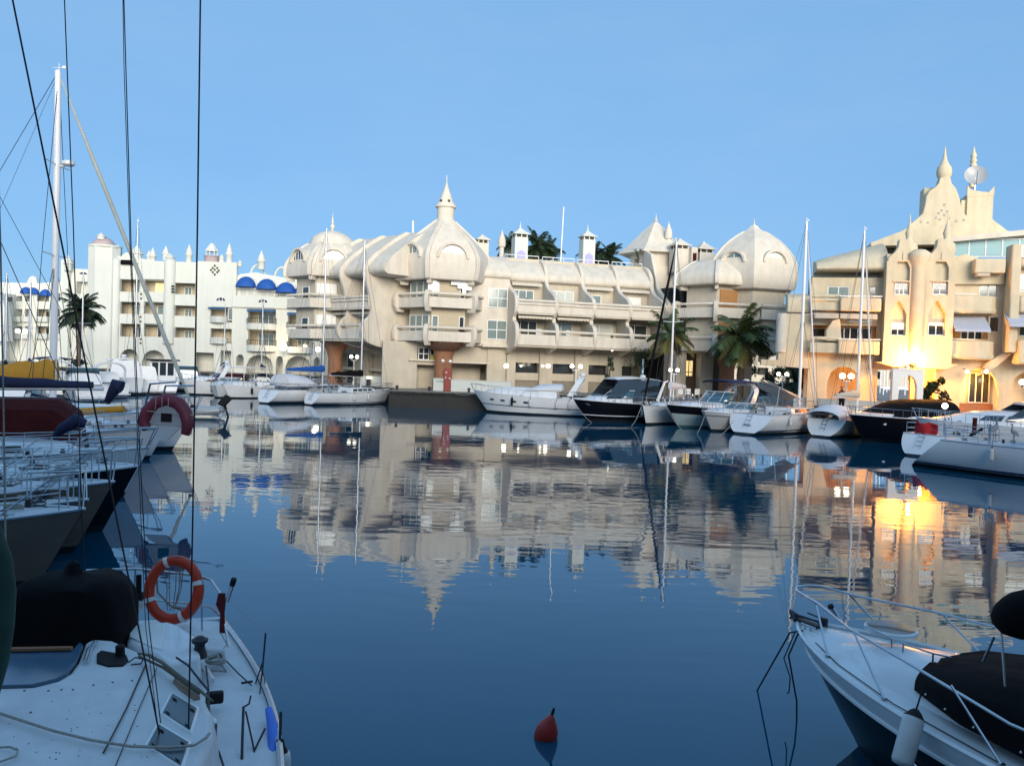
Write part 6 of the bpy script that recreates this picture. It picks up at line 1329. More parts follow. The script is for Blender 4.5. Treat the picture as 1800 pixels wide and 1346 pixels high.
# ------------------------------------------------------------------ boats in the middle distance, left
cruiser('white flybridge cruiser with dark stern window, before the first arches', W(222, 73), W(212, 82), 3.2, 1.5, 1.8, cab=1.6, cabx=(-.30, .25), scr=False, port=0, arch=True, archx=-.1, seed=21)
cruiser('white cruiser with rounded closed cover, right of the flybridge cruiser', W(252, 75), W(246, 84), 3.0, 1.3, 1.6, cab=1.3, cabx=(-.40, .2), scr=False, port=0, arch=False, seed=22)
hb_, hh = cruiser('white cabin boat with three tall wheelhouse windows and flat dark roof', W(285, 76), W(287, 86), 3.2, 1.2, 1.5, cab=.4, scr=False, port=0, arch=False, seed=23)
b = MB(); b.box(-4.2, -.5, -1.15, 1.15, 1.2, 3.1); o = b.build('wheelhouse', M['gel'], hb_, bevel=.05)
for k in range(3): b = MB(); b.box(-4.24, -4.19, -.95 + .68 * k, -.42 + .68 * k, 1.75, 2.95); b.build('window', M['smoked'], o)
b = MB(); b.box(-4.6, -.2, -1.5, 1.5, 3.13, 3.22); b.build('roof', M['blackc'], o)
y7, h7 = cruiser('white motor boat with maroon and navy covers, its bow pointing left', W(430, 80), W(318, 77, 1.5), 3.0, 1.2, 1.5, scr=True, scrm='navy', scrh=.5, port=0, arch=True, archx=-.05, seed=24)
hood(y7, -2.8, 1.2, 1.2, 1.3, .8, 'darkred', 'bluewin', 'cockpit_cover')
y8, h8 = cruiser('small white fishing boat with white flat canopy on posts', W(470, 77), W(392, 73, 1.2), 2.4, 1.0, 1.25, cab=.5, scr=False, port=0, arch=False, seed=25, railn=6)
b = MB(); b.box(-1.9, 1.1, -1.0, 1.0, 2.75, 2.83); o = b.build('canopy', M['gel'], y8, bevel=.03); b = MB(); [b.tube([(x, y, 1.0), (x, y, 2.75)], .035, 6) for x in (-1.6, .9) for y in (-.9, .9)]; b.build('canopy_posts', M['gel'], o)['kind'] = 'stuff'
cruiser('low white motor boat with rounded bow, left of the small fishing boat', W(420, 79), W(378, 72.5, 1.1), 2.6, 1.0, 1.15, scr=True, scrh=.4, port=0, arch=False, seed=26, hullm='gel', railn=5)
for k, (px, Y, px2, Y2, H, cov, jb, lab) in enumerate(((385, 92, 398, 99, 8.3, 'navy', None, 'sailing boat with a short mast before the plain white wall'),
        (468, 90, 452, 97, 8.8, 'navy', None, 'sailing boat with navy covered boom before the wide arch'), (540, 88, 548, 97, 11.3, 'maroon', None, 'sailing boat with tall mast before the leftmost blue awnings'),
        (243, 84, 232, 94, 17, 'whitec', None, 'sailing boat with very tall wires before the loggias'), (150, 78, 138, 88, 10.5, 'blackc', None, 'sailing boat with black boom cover below the dark palm'), (60, 74, 45, 84, 9.0, 'navy', 'whitec', 'sailing boat with black boom cover at the far left'), (17, 60, 3, 69, 8.5, 'blackc', 'whitec', 'sailing boat with white mast at the very left edge'))):
    sailboat(lab, W(px, Y), W(px2, Y2), 2.8, 1.0, 1.2, H=H, cover=cov, jib=jb, hoodm='navy' if k % 2 else None, seed=40 + k, wheel_=False, ladder_=False, r=.075)
for k, (px, Y, px2, Y2, lab) in enumerate(((165, 62, 120, 70, 'white cruiser stern among the left boats, below the small palm'), (110, 66, 60, 74, 'white motor boat with grey cover left of the palm'), (330, 84, 322, 92, 'white motor boat right of the cabin boat'), (200, 68, 150, 75, 'white motor boat with name band behind the tube rails'))):
    cruiser(lab, W(px, Y), W(px2, Y2), 3.0, 1.2, 1.5, cab=.9, cabx=(-.2, .35), scr=k % 2 == 0, port=0, arch=k % 2 == 1, seed=60 + k, top='navy' if k == 1 else None)

# ------------------------------------------------------------------ nearer boats on the left, bows pointing right
def nb(label, px, Y, z, L, deg, **kw):
    bw = W(px, Y, z); d = Vector((cos(radians(deg)), sin(radians(deg)), 0)); bw0 = Vector((bw.x, bw.y, 0)); return bw0 - d * L, bw0
# tall-masted yacht with yellow sail cover and furled jib
st, bw = nb('', 345, 34, 1.8, 13.5, 4)
sailboat('large yacht with tall white mast, yellow sail cover and long furled headsail', st, bw, 4.0, 1.35, 1.7, H=14.2, xm=.51, boom=5.2, cover='yellow', jib='palegreen', hoodm='grey_c', mastm='mastwhite', r=.14, seed=70, jibr=.085, cov_r=.42, boomz=1.2, radar=.72, wire=.014, spread=(.42, .7), back=None) if False else None
rt, hl = sailboat('large yacht with tall white mast, yellow sail cover and long furled headsail', st, bw, 4.0, 1.35, 1.7, H=13.7, xm=.57, boom=5.0, cover='yellow', jib='palegreen', hoodm=None, mastm='mastwhite', r=.14, seed=70, jibr=.085, cov_r=.29, boomz=.85, radar=.72, wire=.014, spread=(.45, .72), wheel_=False)
# boat with the dark red canopy, stern to the right
st, bw = W(165, 25, 1.3), W(-480, 22)
st.z = 0
rt, hl = sailboat('sailing boat with big dark red cockpit canopy and white boom under navy cover', st, bw, 3.3, 1.15, 1.35, H=12.5, xm=.60, boom=5.6, cover='navy', hoodm=None, mastm='mastwhite', r=.10, seed=71, boomz=1.35, cov_r=.15, wire=.012)
b = MB(); rings = []
for x, w_, z_ in ((-4.1, 1.25, .0), (-4.0, 1.2, .95), (-3.5, 1.05, 1.35), (-1.6, 1.05, 1.35), (-.9, 1.15, .8), (-.5, 1.2, .1)):
    rings.append([Vector((x, -w_, 1.2)), Vector((x, -w_, 1.25 + z_ * .8)), Vector((x, -w_ * .6, 1.25 + z_)), Vector((x, w_ * .6, 1.25 + z_)), Vector((x, w_, 1.25 + z_ * .8)), Vector((x, w_, 1.2))])
b.loft(rings, False, True, True); b.build('cockpit_canopy', M['darkred'], rt, smooth=30)
for k, (px, Y, z, L, deg, lab, kw) in enumerate((
    (276, 28.0, 1.45, 10.5, 3, 'white sailing boat whose bow shows just under the maroon dinghy', dict(H=0, boom=0, hoodm=None, B_=3.2)),
    (262, 23.0, 1.4, 9.5, 6, 'white boat with navy covers and twin rails behind the broad white foredeck', dict(H=0, boom=0, hoodm='navy', B_=3.0)),
    (300, 31.0, 1.45, 11, 5, 'white sailing boat with yellow stripe cover left of the dinghy', dict(H=0, boom=0, hoodm='navy', B_=3.2)),
    )):
    st, bw = nb('', px, Y, z, L, deg); sailboat(lab, st, bw, kw.pop('B_'), 1.1, z, seed=80 + k, wheel_=False, ladder_=False, **kw)
def fore(label, px, Y, z, L, deg, B_, hullm, seed, hatch=True, kind='sail', rl=.62, navy=None, cabk=.3, pul=.45, name='moored_boat', cab_on=True, n=9, full=.55):
    st, bw = nb('', px, Y, z, L, deg); root, L = place(name, label, 'boat', st, bw, 'bows of boats moored at the left')
    hl = Hull(L, B_, z * .82, z, kind, rake=.75, full=full, flare=.16); hl.build(root, M[hullm], M['bottom'], M['deck'], n=28)
    if cab_on: cabin(root, hl, -L * .25, L * .22, B_ * .30, cabk, M['gel'], win=(.25, .7, .1, .7, 4, M['smoked']))
    rails(root, hl, rl, .3, .96, n, 2, True, False, bowout=pul); gear(root, hl, seed, 28)
    for sd in (1, -1):                                    # raked legs of the bow rail
        for t in (.62, .74, .86):
            a = hl.pt(t, 1, sd); e = hl.pt(min(.97, t + .09), 1, sd) + Vector((0, -.06 * sd, rl)); b = MB(); b.tube([a, e], .014, 5); b.build('rail_leg', M['steel'], root)
    b = MB(); x = L * .12; b.lathe((x, .0, hl.zs(.62) + cabk * .7), [(.14, 0), (.17, .05), (.17, .24), (.12, .30)], 12, sx=1.7); b.build('raft_canister', M['gel'], root, smooth=50)
    b = MB(); rr = random.Random(seed); p = hl.pt(.9, 1, 1); b.tube([(p.x - .3 + .16 * cos(j * .6), .1 * sin(j * .6), p.z + .05 + .002 * j) for j in range(40)], .012, 4); b.build('rope_coil', M['rope'], root)
    for t in (.45, .7):
        p = hl.pt(t, .92, -1); fenderobj(root, (p.x, p.y - .12, p.z), .55, .1, rr.choice(('fender', 'navy')))
    b = MB(); b.box(L * .24, L * .24 + .5, -.25, .25, hl.zs(.76) + .05, hl.zs(.76) + .1); b.build('hatch', M['smoked'], root, bevel=.02)
    for sd in (1, -1):
        p = hl.pt(.88, 1, sd); b = MB(); b.tube([p + Vector((-.12, -.1 * sd, .08)), p + Vector((.12, -.1 * sd, .08))], .018, 5); b.tube([p + Vector((0, -.1 * sd, 0)), p + Vector((0, -.1 * sd, .08))], .02, 5); b.build('cleat', M['steel'], root)
    return root, hl
fore('broad white foredeck with steel bow rail, farthest of the four near bows', 242, 18.6, 1.5, 9.5, 6, 3.3, 'blackhull', 91, cabk=.35, kind='motor', full=.8, pul=.1)  # hull coloured black to imitate its shaded underside
fore('brown-hulled boat with narrow white foredeck, its stem rising from the water', 200, 16.6, 1.45, 9.0, 8, 2.9, 'brownhull', 92, pul=.05)
fore('small brown boat with white gunwale line between the two brown hulls', 154, 15.6, 1.25, 8.0, 7, 2.3, 'brownhull', 93, cab_on=False, pul=-.05)
fore('nearest brown-hulled boat with rounded white foredeck at the left edge', 148, 14.2, 1.35, 8.5, 8, 2.8, 'brownhull', 94, pul=.0, n=7)
# sailing boats' covers in navy, between the rails
def roll(pts, r, m, label, cat='sail cover', name='sail_cover'):
    b = MB(); b.tube(pts, r, 9); return tag(b.build(name, M[m], smooth=60), label, cat)
roll([W(94, 21.5, 1.75), W(108, 21.5, 2.0), (W(135, 21.5, 2.25)), W(150, 21.6, 2.15)], [.07, .14, .19, .12], 'navy', 'navy blue covered bundle over the rails above the broad foredeck')
roll([W(188, 26, 2.45), W(197, 26, 2.75), W(205, 26, 3.0), W(214, 26, 2.95)], [.10, .16, .24, .2], 'navy', 'navy blue hanging cover above the tube rails')
b = MB(); b.tube([W(118, 30, 1.75), W(218, 30, 1.95)], .13, 8); tag(b.build('kayak', M['yellow'], smooth=60), 'yellow paddle board stowed along the rail behind the navy bundle', 'board')
# ------------------------------------------------------------------ maroon inflatable hanging on davits
dc = W(290, 25.0, 0); t = thing('inflatable_dinghy', 'maroon inflatable dinghy hung on edge, its white transom with a black square facing out', 'dinghy', (dc.x, dc.y, 0), radians(-6))
b = MB(); zt = 2.62; pts = [(-.58, -.08, 1.75), (-.72, -.06, 1.95), (-.62, 0, 2.28), (-.38, .05, 2.55), (0, .08, 2.66), (.38, .05, 2.55), (.62, 0, 2.28), (.74, -.06, 1.95), (.66, -.08, 1.62)]
b.tube(pts, [.14, .185, .2, .2, .2, .2, .2, .19, .13], 14); b.build('tube', M['maroon'], t, smooth=60)
b = MB(); b.prism([(-.52, .0, 1.85), (.48, .0, 1.85), (.56, .0, 2.15), (.3, .0, 2.42), (0, 0, 2.5), (-.3, .0, 2.42), (-.55, .0, 2.15)], [(-.52, .12, 1.85), (.48, .12, 1.85), (.56, .12, 2.15), (.3, .12, 2.42), (0, .12, 2.5), (-.3, .12, 2.42), (-.55, .12, 2.15)]); b.build('transom', M['gelgrey'], t, bevel=.02)
b = MB(); b.box(-.17, .17, -.03, 0, 1.98, 2.24); b.build('motor_pad', M['rubber'], t)
b = MB(); b.prism([(-.2, -.02, 1.84), (.48, -.02, 1.84), (.2, -.3, 1.45), (-.5, -.3, 1.45)], [(-.2, .05, 1.84), (.48, .05, 1.84), (.2, -.24, 1.45), (-.5, -.24, 1.45)]); b.build('keel_flap', M['gelgrey'], t)
b = MB(); b.tube([(-.9, .3, 2.2), (-.5, -.2, 2.3), (.9, -.1, 2.22), (1.9, .1, 2.4)], .015, 5)
for x in (-.25, -.05, .15): b.tube([(x, -.2, 2.75), (x + .02, -.22, 2.5), (x - .03, -.2, 2.35)], .012, 4)
b.build('lashing', M['rope'], t)
b = MB(); b.tube([(-1.2, .8, 2.2), (-.9, .6, 3.1), (.1, .3, 3.2)], .035, 6); b.tube([(-.8, 1.0, 2.2), (-.5, .8, 3.05), (.6, .5, 3.1)], .035, 6); b.build('davit', M['steel'], t)
# outboard motor and grey tender
oc = W(362, 52, 0); t = thing('grey_tender', 'grey rubber tender with tilted black outboard motor right of the maroon dinghy', 'dinghy', (oc.x, oc.y, -.1), radians(8)); t.scale = (1.25, 1.25, 1.25)
b = MB(); b.tube([(-1.3, .0, .45), (-.6, -.55, .4), (.3, -.6, .4), (.8, -.6, .42)], [.12, .2, .2, .15], 10); b.tube([(-1.3, 0, .45), (-.6, .55, .4), (.3, .6, .4), (.8, .6, .42)], [.12, .2, .2, .15], 10); b.build('tube', M['gelgrey'], t, smooth=60)
b = MB(); b.box(-.9, .6, -.5, .5, .2, .28); b.build('floor', M['gelgrey'], t)
b = MB(); b.prism([(.55, -.17, .75), (.95, -.17, 1.25), (1.3, -.17, 1.05), (.9, -.17, .6)], [(.55, .17, .75), (.95, .17, 1.25), (1.3, .17, 1.05), (.9, .17, .6)]); o = b.build('outboard_motor', M['rubber'], t, bevel=.06); b = MB(); b.tube([(.9, 0, .7), (1.05, 0, .25), (1.1, 0, .05)], [.08, .05, .06], 8); b.build('shaft', M['rubber'], o)
# ------------------------------------------------------------------ red pointed buoy
bc = W(958, 1430 * 4.2 / (1302 - 637), 0); t = thing('mooring_buoy', 'small red pointed mooring buoy leaning in the near water', 'buoy', (bc.x, bc.y, 0)); t.rotation_euler = (radians(6), radians(14), 0); t.scale = (.9, .9, .9)
b = MB(); b.lathe((0, 0, -.1), [(.06, -.1), (.13, .0), (.145, .12), (.14, .2), (.10, .29), (.04, .385), (.02, .41)], 18); b.build('float', mat('red_buoy', (.42, .03, .02), .45, var=.25, vscale=12), t, smooth=60)
b = MB(); b.lathe((0, 0, .30), [(.018, 0), (.02, .05), (.012, .1)], 8); b.build('eye', M['rubber'], t)
# ------------------------------------------------------------------ near sailing boat, bottom left
def loc_of(root, p): q = root.matrix_basis.inverted() @ Vector(p); return q
FSs = Vector((-4.45, 9.25, 0)); FSb = Vector((-1.9, .9 + .6, 0))
fs, Lf = place('near_sailing_boat', 'white sailing boat in the near left corner with orange lifebuoy on its stern rail', 'sailing boat', FSs, FSb, 'sailing boats moored in the marina')
hf = Hull(Lf, 3.35, 1.02, 1.2, 'sail', trake=.15, stern=.68); hf.build(fs, M['gel'], M['bottom'], M['deck'], n=34)
def q(px, py, z): return loc_of(fs, atz(px, py, z))
def poly(root, name, m, pts, zt, zb, ins=0.0, bev=.02, fn=None):       # raised panel from an outline seen at height zt
    P = [q(px, py, zt) for px, py in pts]; c = sum(P, Vector()) / len(P); out = []
    for p in P: d = Vector((p.x - c.x, p.y - c.y, 0)); d = d.normalized() * ins if d.length else d; out.append(Vector((p.x + d.x, p.y + d.y, zb)))
    b = MB(); b.loft([out, P], True, True, True); return b.build(name, m, root, bevel=bev, seg=3)
roof = poly(fs, 'coachroof', M['deck'], [(-260, 1212), (0, 1207), (60, 1205), (100, 1195), (122, 1182), (138, 1160), (150, 1128), (164, 1121), (200, 1124), (243, 1143), (300, 1170), (348, 1208), (372, 1250), (374, 1290), (352, 1345), (335, 1440), (310, 1600), (-260, 1600)], 1.42, 1.0, .10, .05)
for pts, nm in (([(303, 1217), (346, 1243), (334, 1281), (286, 1250)], 'dark square deck window nearer the mast wire'), ([(279, 1271), (331, 1302), (318, 1343), (260, 1306)], 'nearest dark square deck window')):
    c = (sum(p[0] for p in pts) / 4, sum(p[1] for p in pts) / 4); big = [(c[0] + (x - c[0]) * 1.22, c[1] + (y - c[1]) * 1.22) for x, y in pts]
    fr_ = poly(fs, 'deck_window', M['gel'], big, 1.435, 1.40, .0, .03); poly(fr_, 'pane', mat('grey_acrylic', (.05, .075, .09), .25, spec=.6), pts, 1.442, 1.42, 0, .006)
    for k in range(4):
        x, y = pts[k]; x = c[0] + (x - c[0]) * .72; y = c[1] + (y - c[1]) * .72; poly(fr_, 'hinge', M['rubber'], [(x - 4, y - 2), (x + 3, y + 2), (x + 4, y + 5), (x - 3, y + 1)], 1.452, 1.44, 0, 0)
poly(fs, 'vent_cover', mat('tan_wood', (.30, .21, .14), .7, var=.3), [(307, 1188), (322, 1189), (350, 1212), (352, 1224), (342, 1227), (316, 1209), (304, 1196)], 1.44, 1.40, 0, .01)
b = MB(); b.tube([q(*p, 1.52) for p in ((242, 1148), (262, 1151), (285, 1164), (318, 1190), (350, 1212), (374, 1232))], [.008, .014, .015, .015, .013, .008], 6); b.tube([q(*p, 1.47) for p in ((244, 1152), (286, 1172), (350, 1218))], .012, 5); b.build('hand_rail', mat('weathered_teak', (.13, .12, .08), .7, var=.4, vscale=14), fs)
b = MB(); b.tube([q(*p, 1.435) for p in ((256, 1168), (222, 1245), (182, 1322))], .007, 4); b.tube([q(*p, 1.432) for p in ((276, 1172), (240, 1255), (203, 1345))], .004, 4); b.build('seam', M['wire'], fs)
b = MB(); b.tube([q(*p, 1.45) for p in ((166, 1127), (155, 1140), (148, 1163))], .012, 5); b.tube([q(*p, 1.45) for p in ((172, 1126), (160, 1141), (153, 1163))], .008, 5); b.build('track', M['steel'], fs)
b = MB(); b.tube([q(*p, 1.46) for p in ((-10, 1250), (45, 1268), (95, 1284), (160, 1300), (230, 1311), (300, 1313), (342, 1309), (362, 1296), (368, 1288))], .011, 6); tag(b.build('deck_rope', M['rope'], fs), None)
b = MB(); b.tube([q(*p, 1.45) for p in ((-10, 1313), (18, 1312), (32, 1318), (28, 1328), (0, 1338))], .008, 5); b.build('deck_rope', M['rope'], fs)
# side strap / jib sheet track beside the coachroof
b = MB(); b.tube([q(*p, 1.30) for p in ((362, 1170), (366, 1205), (366, 1240), (365, 1290), (350, 1330), (333, 1375))], [.008, .008, .016, .022, .022, .022], 6); b.tube([q(*p, 1.4) for p in ((310, 1155), (330, 1168), (352, 1196), (366, 1212))], .010, 5); b.tube([q(*p, 1.15) for p in ((373, 1300), (385, 1322), (394, 1350))], .009, 5); b.build('sheet', M['ropedark'], fs)
b = MB(); p = q(370, 1290, 1.18); b.box(p.x - .05, p.x + .05, p.y - .05, p.y + .05, 1.1, 1.3); b.build('block', M['steel'], fs, bevel=.02)
b = MB(); p = q(372, 1226, 1.15); b.box(p.x - .05, p.x + .04, p.y - .05, p.y + .1, 1.1, 1.2); b.build('block', M['rubber'], fs, bevel=.02)
# cockpit coamings, seat back, winch and coil
poly(fs, 'coaming', M['gel'], [(226, 1100), (296, 1091), (318, 1098), (345, 1118), (352, 1150), (300, 1166), (276, 1150), (240, 1135), (226, 1130)], 1.30, 1.0, .05, .04)
poly(fs, 'seat_back', M['white'], [(228, 1099), (292, 1093), (284, 1140), (262, 1134), (228, 1118)], 1.315, 1.28, 0, .01)
poly(fs, 'stern_deck', M['deck'], [(300, 1092), (326, 1093), (384, 1122), (396, 1142), (362, 1140), (346, 1120)], 1.12, 1.0, .02, .02)
p = q(351, 1140, 1.30); b = MB(); b.lathe((p.x, p.y, 1.22), [(.075, 0), (.062, .06), (.048, .10), (.05, .13), (.075, .15), (.078, .175), (.06, .18), (.03, .205)], 16); b.build('winch', M['wire'], fs, smooth=40)
b = MB(); b.tube([q(*p_, 1.1) for p_ in ((327, 1142), (345, 1160), (362, 1178), (372, 1196))], .03, 6); b.build('winch_base', M['alu'], fs)
p = q(381, 1163, 1.06); b = MB(); rnd = random.Random(5); b.tube([(p.x + (.10 + .02 * sin(k * .37)) * cos(k * .5) + .004 * k * .3, p.y + (.085 + .02 * cos(k * .53)) * sin(k * .5), 1.07 + .0009 * k) for k in range(70)] + [(p.x + .16, p.y + .05, 1.08), (p.x + .28, p.y + .10, 1.06), (p.x + .22, p.y - .04, 1.06)], .011, 5); b.build('rope_coil', M['rope'], fs)
# black canvas over the helm, flat black panel for the dark recess, brown board and blue window panel
b = MB(); rings = []; cA = loc_of(fs, at(128, 1080, 8.15)); dirv = (q(330, 1100, 1.2) - q(60, 1100, 1.2)); dirv.z = 0; dirv.normalize(); fw = Vector((-dirv.y, dirv.x, 0)); fw = fw if fw.x > 0 else -fw
for s_, k in ((-.42, .75), (-.3, .95), (0, 1.0), (.28, .98), (.42, .9), (.46, .6)):
    R_ = []
    for j in range(17):
        a = pi * j / 16; w_ = .57 * k * (abs(cos(a)) ** .55) * (1 if cos(a) > 0 else -1); h_ = .80 * k * sin(a) ** .36
        R_.append(Vector((cA.x, cA.y, 1.12)) - dirv * w_ + fw * s_ + Vector((0, 0, h_ + .02 * sin(j * 1.1 + s_ * 9) + .012 * sin(j * 2.7 - s_ * 6))))
    rings.append(R_)
b.loft(rings, False, True, True); b.build('helm_cover', M['blackc'], fs, smooth=60)
b = MB(); c_ = cA.copy(); b.lathe((c_.x, c_.y, 1.86), [(.15, 0), (.10, .05), (.06, .15), (.01, .18)], 5, sx=1.2); b.build('helm_cover_hump', M['blackc'], fs, smooth=60)
b = MB(); pa, pb_ = q(18, 1141, 1.47), q(127, 1139, 1.47); b.tube([pa, pb_], .022, 6); b.build('board', M['brick'], fs)
poly(fs, 'clear_window', mat('bluish_vinyl_window', (.07, .14, .22), .18, spec=.7, var=.25, vscale=5), [(-60, 1148), (20, 1146), (127, 1142), (140, 1128), (146, 1132), (134, 1160), (118, 1180), (96, 1192), (56, 1202), (-60, 1205)], 1.445, 1.40, 0, .004)
poly(fs, 'dark_recess_panel', M['rubber'], [(170, 1148), (178, 1142), (222, 1150), (226, 1160), (216, 1168), (190, 1169), (170, 1163)], 1.436, 1.41, 0, .004)  # not hollow: the darkness of the recess is painted as a black panel
b = MB(); p = q(211, 1150, 1.44); b.lathe((p.x, p.y, 1.42), [(.045, 0), (.04, .06), (.042, .1), (.015, .115)], 10); b.build('vent_cowl', M['rubber'], fs, smooth=50)
b = MB(); b.tube([q(*p_, 1.45) for p_ in ((226, 1163), (238, 1155), (252, 1158), (248, 1166), (230, 1168))], .007, 5); b.build('loop', M['ropedark'], fs)
rnd = random.Random(2); b = MB()
for k in range(34):
    px, py = rnd.uniform(10, 260), rnd.uniform(1215, 1335); p = q(px, py, 1.424); r_ = rnd.uniform(.003, .007); b.lathe((p.x, p.y, 1.42), [(r_, 0), (r_ * .7, .004)], 6)
for px, py in ((43, 1213), (85, 1213), (108, 1211), (128, 1211), (164, 1203), (198, 1198), (232, 1195), (54, 1251)): p = q(px, py, 1.424); b.lathe((p.x, p.y, 1.42), [(.011, 0), (.008, .006)], 6)
b.build('specks', M['rimdirt'], fs)['kind'] = 'stuff'
# stern rail
def q2(px, py, Y): return loc_of(fs, at(px, py, Y))
b = MB()
b.tube([q2(152, 1002, 9.3), q2(238, 999, 9.25), q2(290, 1004, 9.2), q2(350, 1012, 9.1), q2(371, 1019, 9.0), q2(386, 1040, 8.85), q2(391, 1070, 8.75), q2(402, 1136, 8.5)], .014, 7)
b.tube([q2(168, 1050, 9.3), q2(238, 1051, 9.25), q2(300, 1057, 9.2), q2(352, 1063, 9.1), q2(372, 1068, 9.0), q2(386, 1082, 8.85)], .012, 6)
b.tube([q2(238, 999, 9.25), q2(235, 1095, 9.25)], .013, 6); b.tube([q2(354, 1013, 9.1), q2(355, 1113, 9.1)], .012, 6); b.build('stern_rail', M['steel'], fs, smooth=60)
b = MB(); b.tube([q2(244, 1010, 9.2), q2(244, 1045, 9.2)], .03, 8); b.tube([q2(232, 1046, 9.2), q2(252, 1048, 9.2)], .05, 7); b.build('rail_light', M['rubber'], fs)
# lifebuoy with white bands
bc_ = at(305.5, 1036, 8.98); bl_ = thing('lifebuoy', 'orange lifebuoy with white bands tied to the stern rail of the near sailing boat', 'lifebuoy', tuple(bc_), world=True)
n = 48; R_, r_ = .285, .058
def torus(a0, a1, m, rr, name, k=24):
    b = MB(); b.tube([bc_ + Vector((-(R_ - 0) * sin(a0 + (a1 - a0) * i / k) * .96, .06 * cos(a0 + (a1 - a0) * i / k), R_ * 1.09 * cos(a0 + (a1 - a0) * i / k))) for i in range(k + (0 if a1 - a0 > 6.2 else 1))], rr, 14, closed=a1 - a0 > 6.2); return b.build(name, m, bl_, world=True, smooth=70)
torus(0, 2 * pi, M['orange'], r_, 'ring', 60)
for a in (.38, 1.95, 3.6, 4.98): torus(a - .075, a + .075, M['white'], r_ + .003, 'band', 4)
b = MB()
for a in (.38, 1.95, 3.6, 4.98):
    nx = {.38: 1.95, 1.95: 3.6, 3.6: 4.98, 4.98: .38 + 2 * pi}[a]; P = []
    for i in range(9):
        t = a + (nx - a) * i / 8; k = 1 + .30 * (1 - .22 * sin(pi * i / 8)) - .06; P.append(bc_ + Vector((-R_ * sin(t) * k * .96, -.01 + .05 * sin(pi * i / 8), R_ * 1.09 * cos(t) * k)))
    b.tube(P, .005, 5)
b.build('grab_line', M['rope'], bl_, world=True)
b = MB(); rnd = random.Random(9)
for k in range(6):
    x0_ = rnd.uniform(-.15, .18); b.tube([bc_ + Vector((x0_, .05, .26)), bc_ + Vector((x0_ * .7 + rnd.uniform(-.04, .04), .07, 0)), bc_ + Vector((x0_ * .5 - .03, .06, -.2 + rnd.uniform(-.03, .05))), bc_ + Vector((rnd.uniform(-.1, .12), .05, -.25))], .006, 5)
b.tube([bc_ + Vector((-.22, .05, .2)), bc_ + Vector((-.2, .05, -.05)), bc_ + Vector((-.05, .05, -.2)), bc_ + Vector((.12, .05, -.22))], .012, 5); b.build('line', M['rope'], bl_, world=True)
# rod holder / light, red rope bundle, lifeline, stanchions
b = MB(); b.tube([q2(399, 1056, 8.7), q2(409, 1026, 8.6)], .022, 8); b.build('tube_light', M['steel'], fs, smooth=60); b = MB(); b.tube([q2(408, 1028, 8.59), q2(411.5, 1017, 8.57)], .03, 8); b.build('tube_cap', M['rubber'], fs)
b = MB()
for k in range(7):
    o_ = (k - 3) * 1.6; b.tube([q2(390 + o_, 1042, 8.7), q2(388 + o_ * 1.5, 1062, 8.68), q2(391 + o_ * .5, 1078, 8.66), q2(391 + o_ * .8, 1100, 8.64), q2(392 + o_, 1112, 8.63)], .009, 5)
b.build('rope_bundle', mat('dark_red_rope', (.16, .012, .02), .85, var=.3, vscale=30), fs)
b = MB(); b.tube([q2(402, 1055, 8.6), q2(467, 1112, 8.0)], .003, 4); b.tube([q2(388, 1112, 8.62), q2(399, 1132, 8.5), q2(384, 1150, 8.3)], .006, 5); b.build('lifeline', M['rope'], fs)
b = MB(); b.tube([q2(467, 1112, 7.9), q2(461, 1180, 7.8), q2(455, 1232, 7.75)], .010, 6); b.tube([q2(461, 1165, 7.8), q2(440, 1228, 7.8)], .007, 5); b.tube([q2(463, 1158, 7.8), q2(452, 1262, 7.4)], .006, 5); b.tube([q2(462, 1180, 7.8), q2(484, 1298, 7.2)], .005, 5); b.build('stanchion', M['wire'], fs)
b = MB(); b.tube([q2(428, 1242, 6.7), q2(426, 1300, 6.4), q2(424, 1380, 6.1)], .013, 6); b.tube([q2(428, 1242, 6.7), q2(438, 1236, 6.75), q2(441, 1222, 6.8)], .008, 5); b.tube([q2(432, 1250, 6.7), q2(445, 1310, 6.45), q2(452, 1346, 6.3)], .008, 5); b.tube([q2(466, 1280, 6.6), q2(444, 1325, 6.4), q2(438, 1350, 6.3)], .009, 5); b.build('gate_stanchion', M['wire'], fs)
b = MB(); b.tube([q(*p_, 1.06) for p_ in ((397, 1160), (418, 1182), (442, 1204))], .007, 5); b.tube([q(*p_, 1.07) for p_ in ((424, 1200), (444, 1197))], .012, 5); b.build('deck_line', M['ropedark'], fs)
b = MB(); P = [loc_of(fs, at(*t_)) for t_ in ((472, 1246, 7.0), (479, 1275, 6.8), (481, 1305, 6.6), (477, 1345, 6.35), (468, 1400, 6.0))]; b.tube(P, [.03, .045, .05, .05, .05], 10); b.build('blue_fender', mat('bright_blue_foam', (.06, .20, .72), .6, var=.1), fs, smooth=60)
fd = loc_of(fs, at(492, 1308, 6.55)); fenderobj(fs, (fd.x, fd.y, fd.z - .03), .5, .095); b = MB(); b.lathe((fd.x, fd.y, fd.z - .12), [(.09, 0), (.075, .05), (.045, .10), (.03, .16)], 12); b.build('fender_cap', M['rubber'], fs, smooth=60)
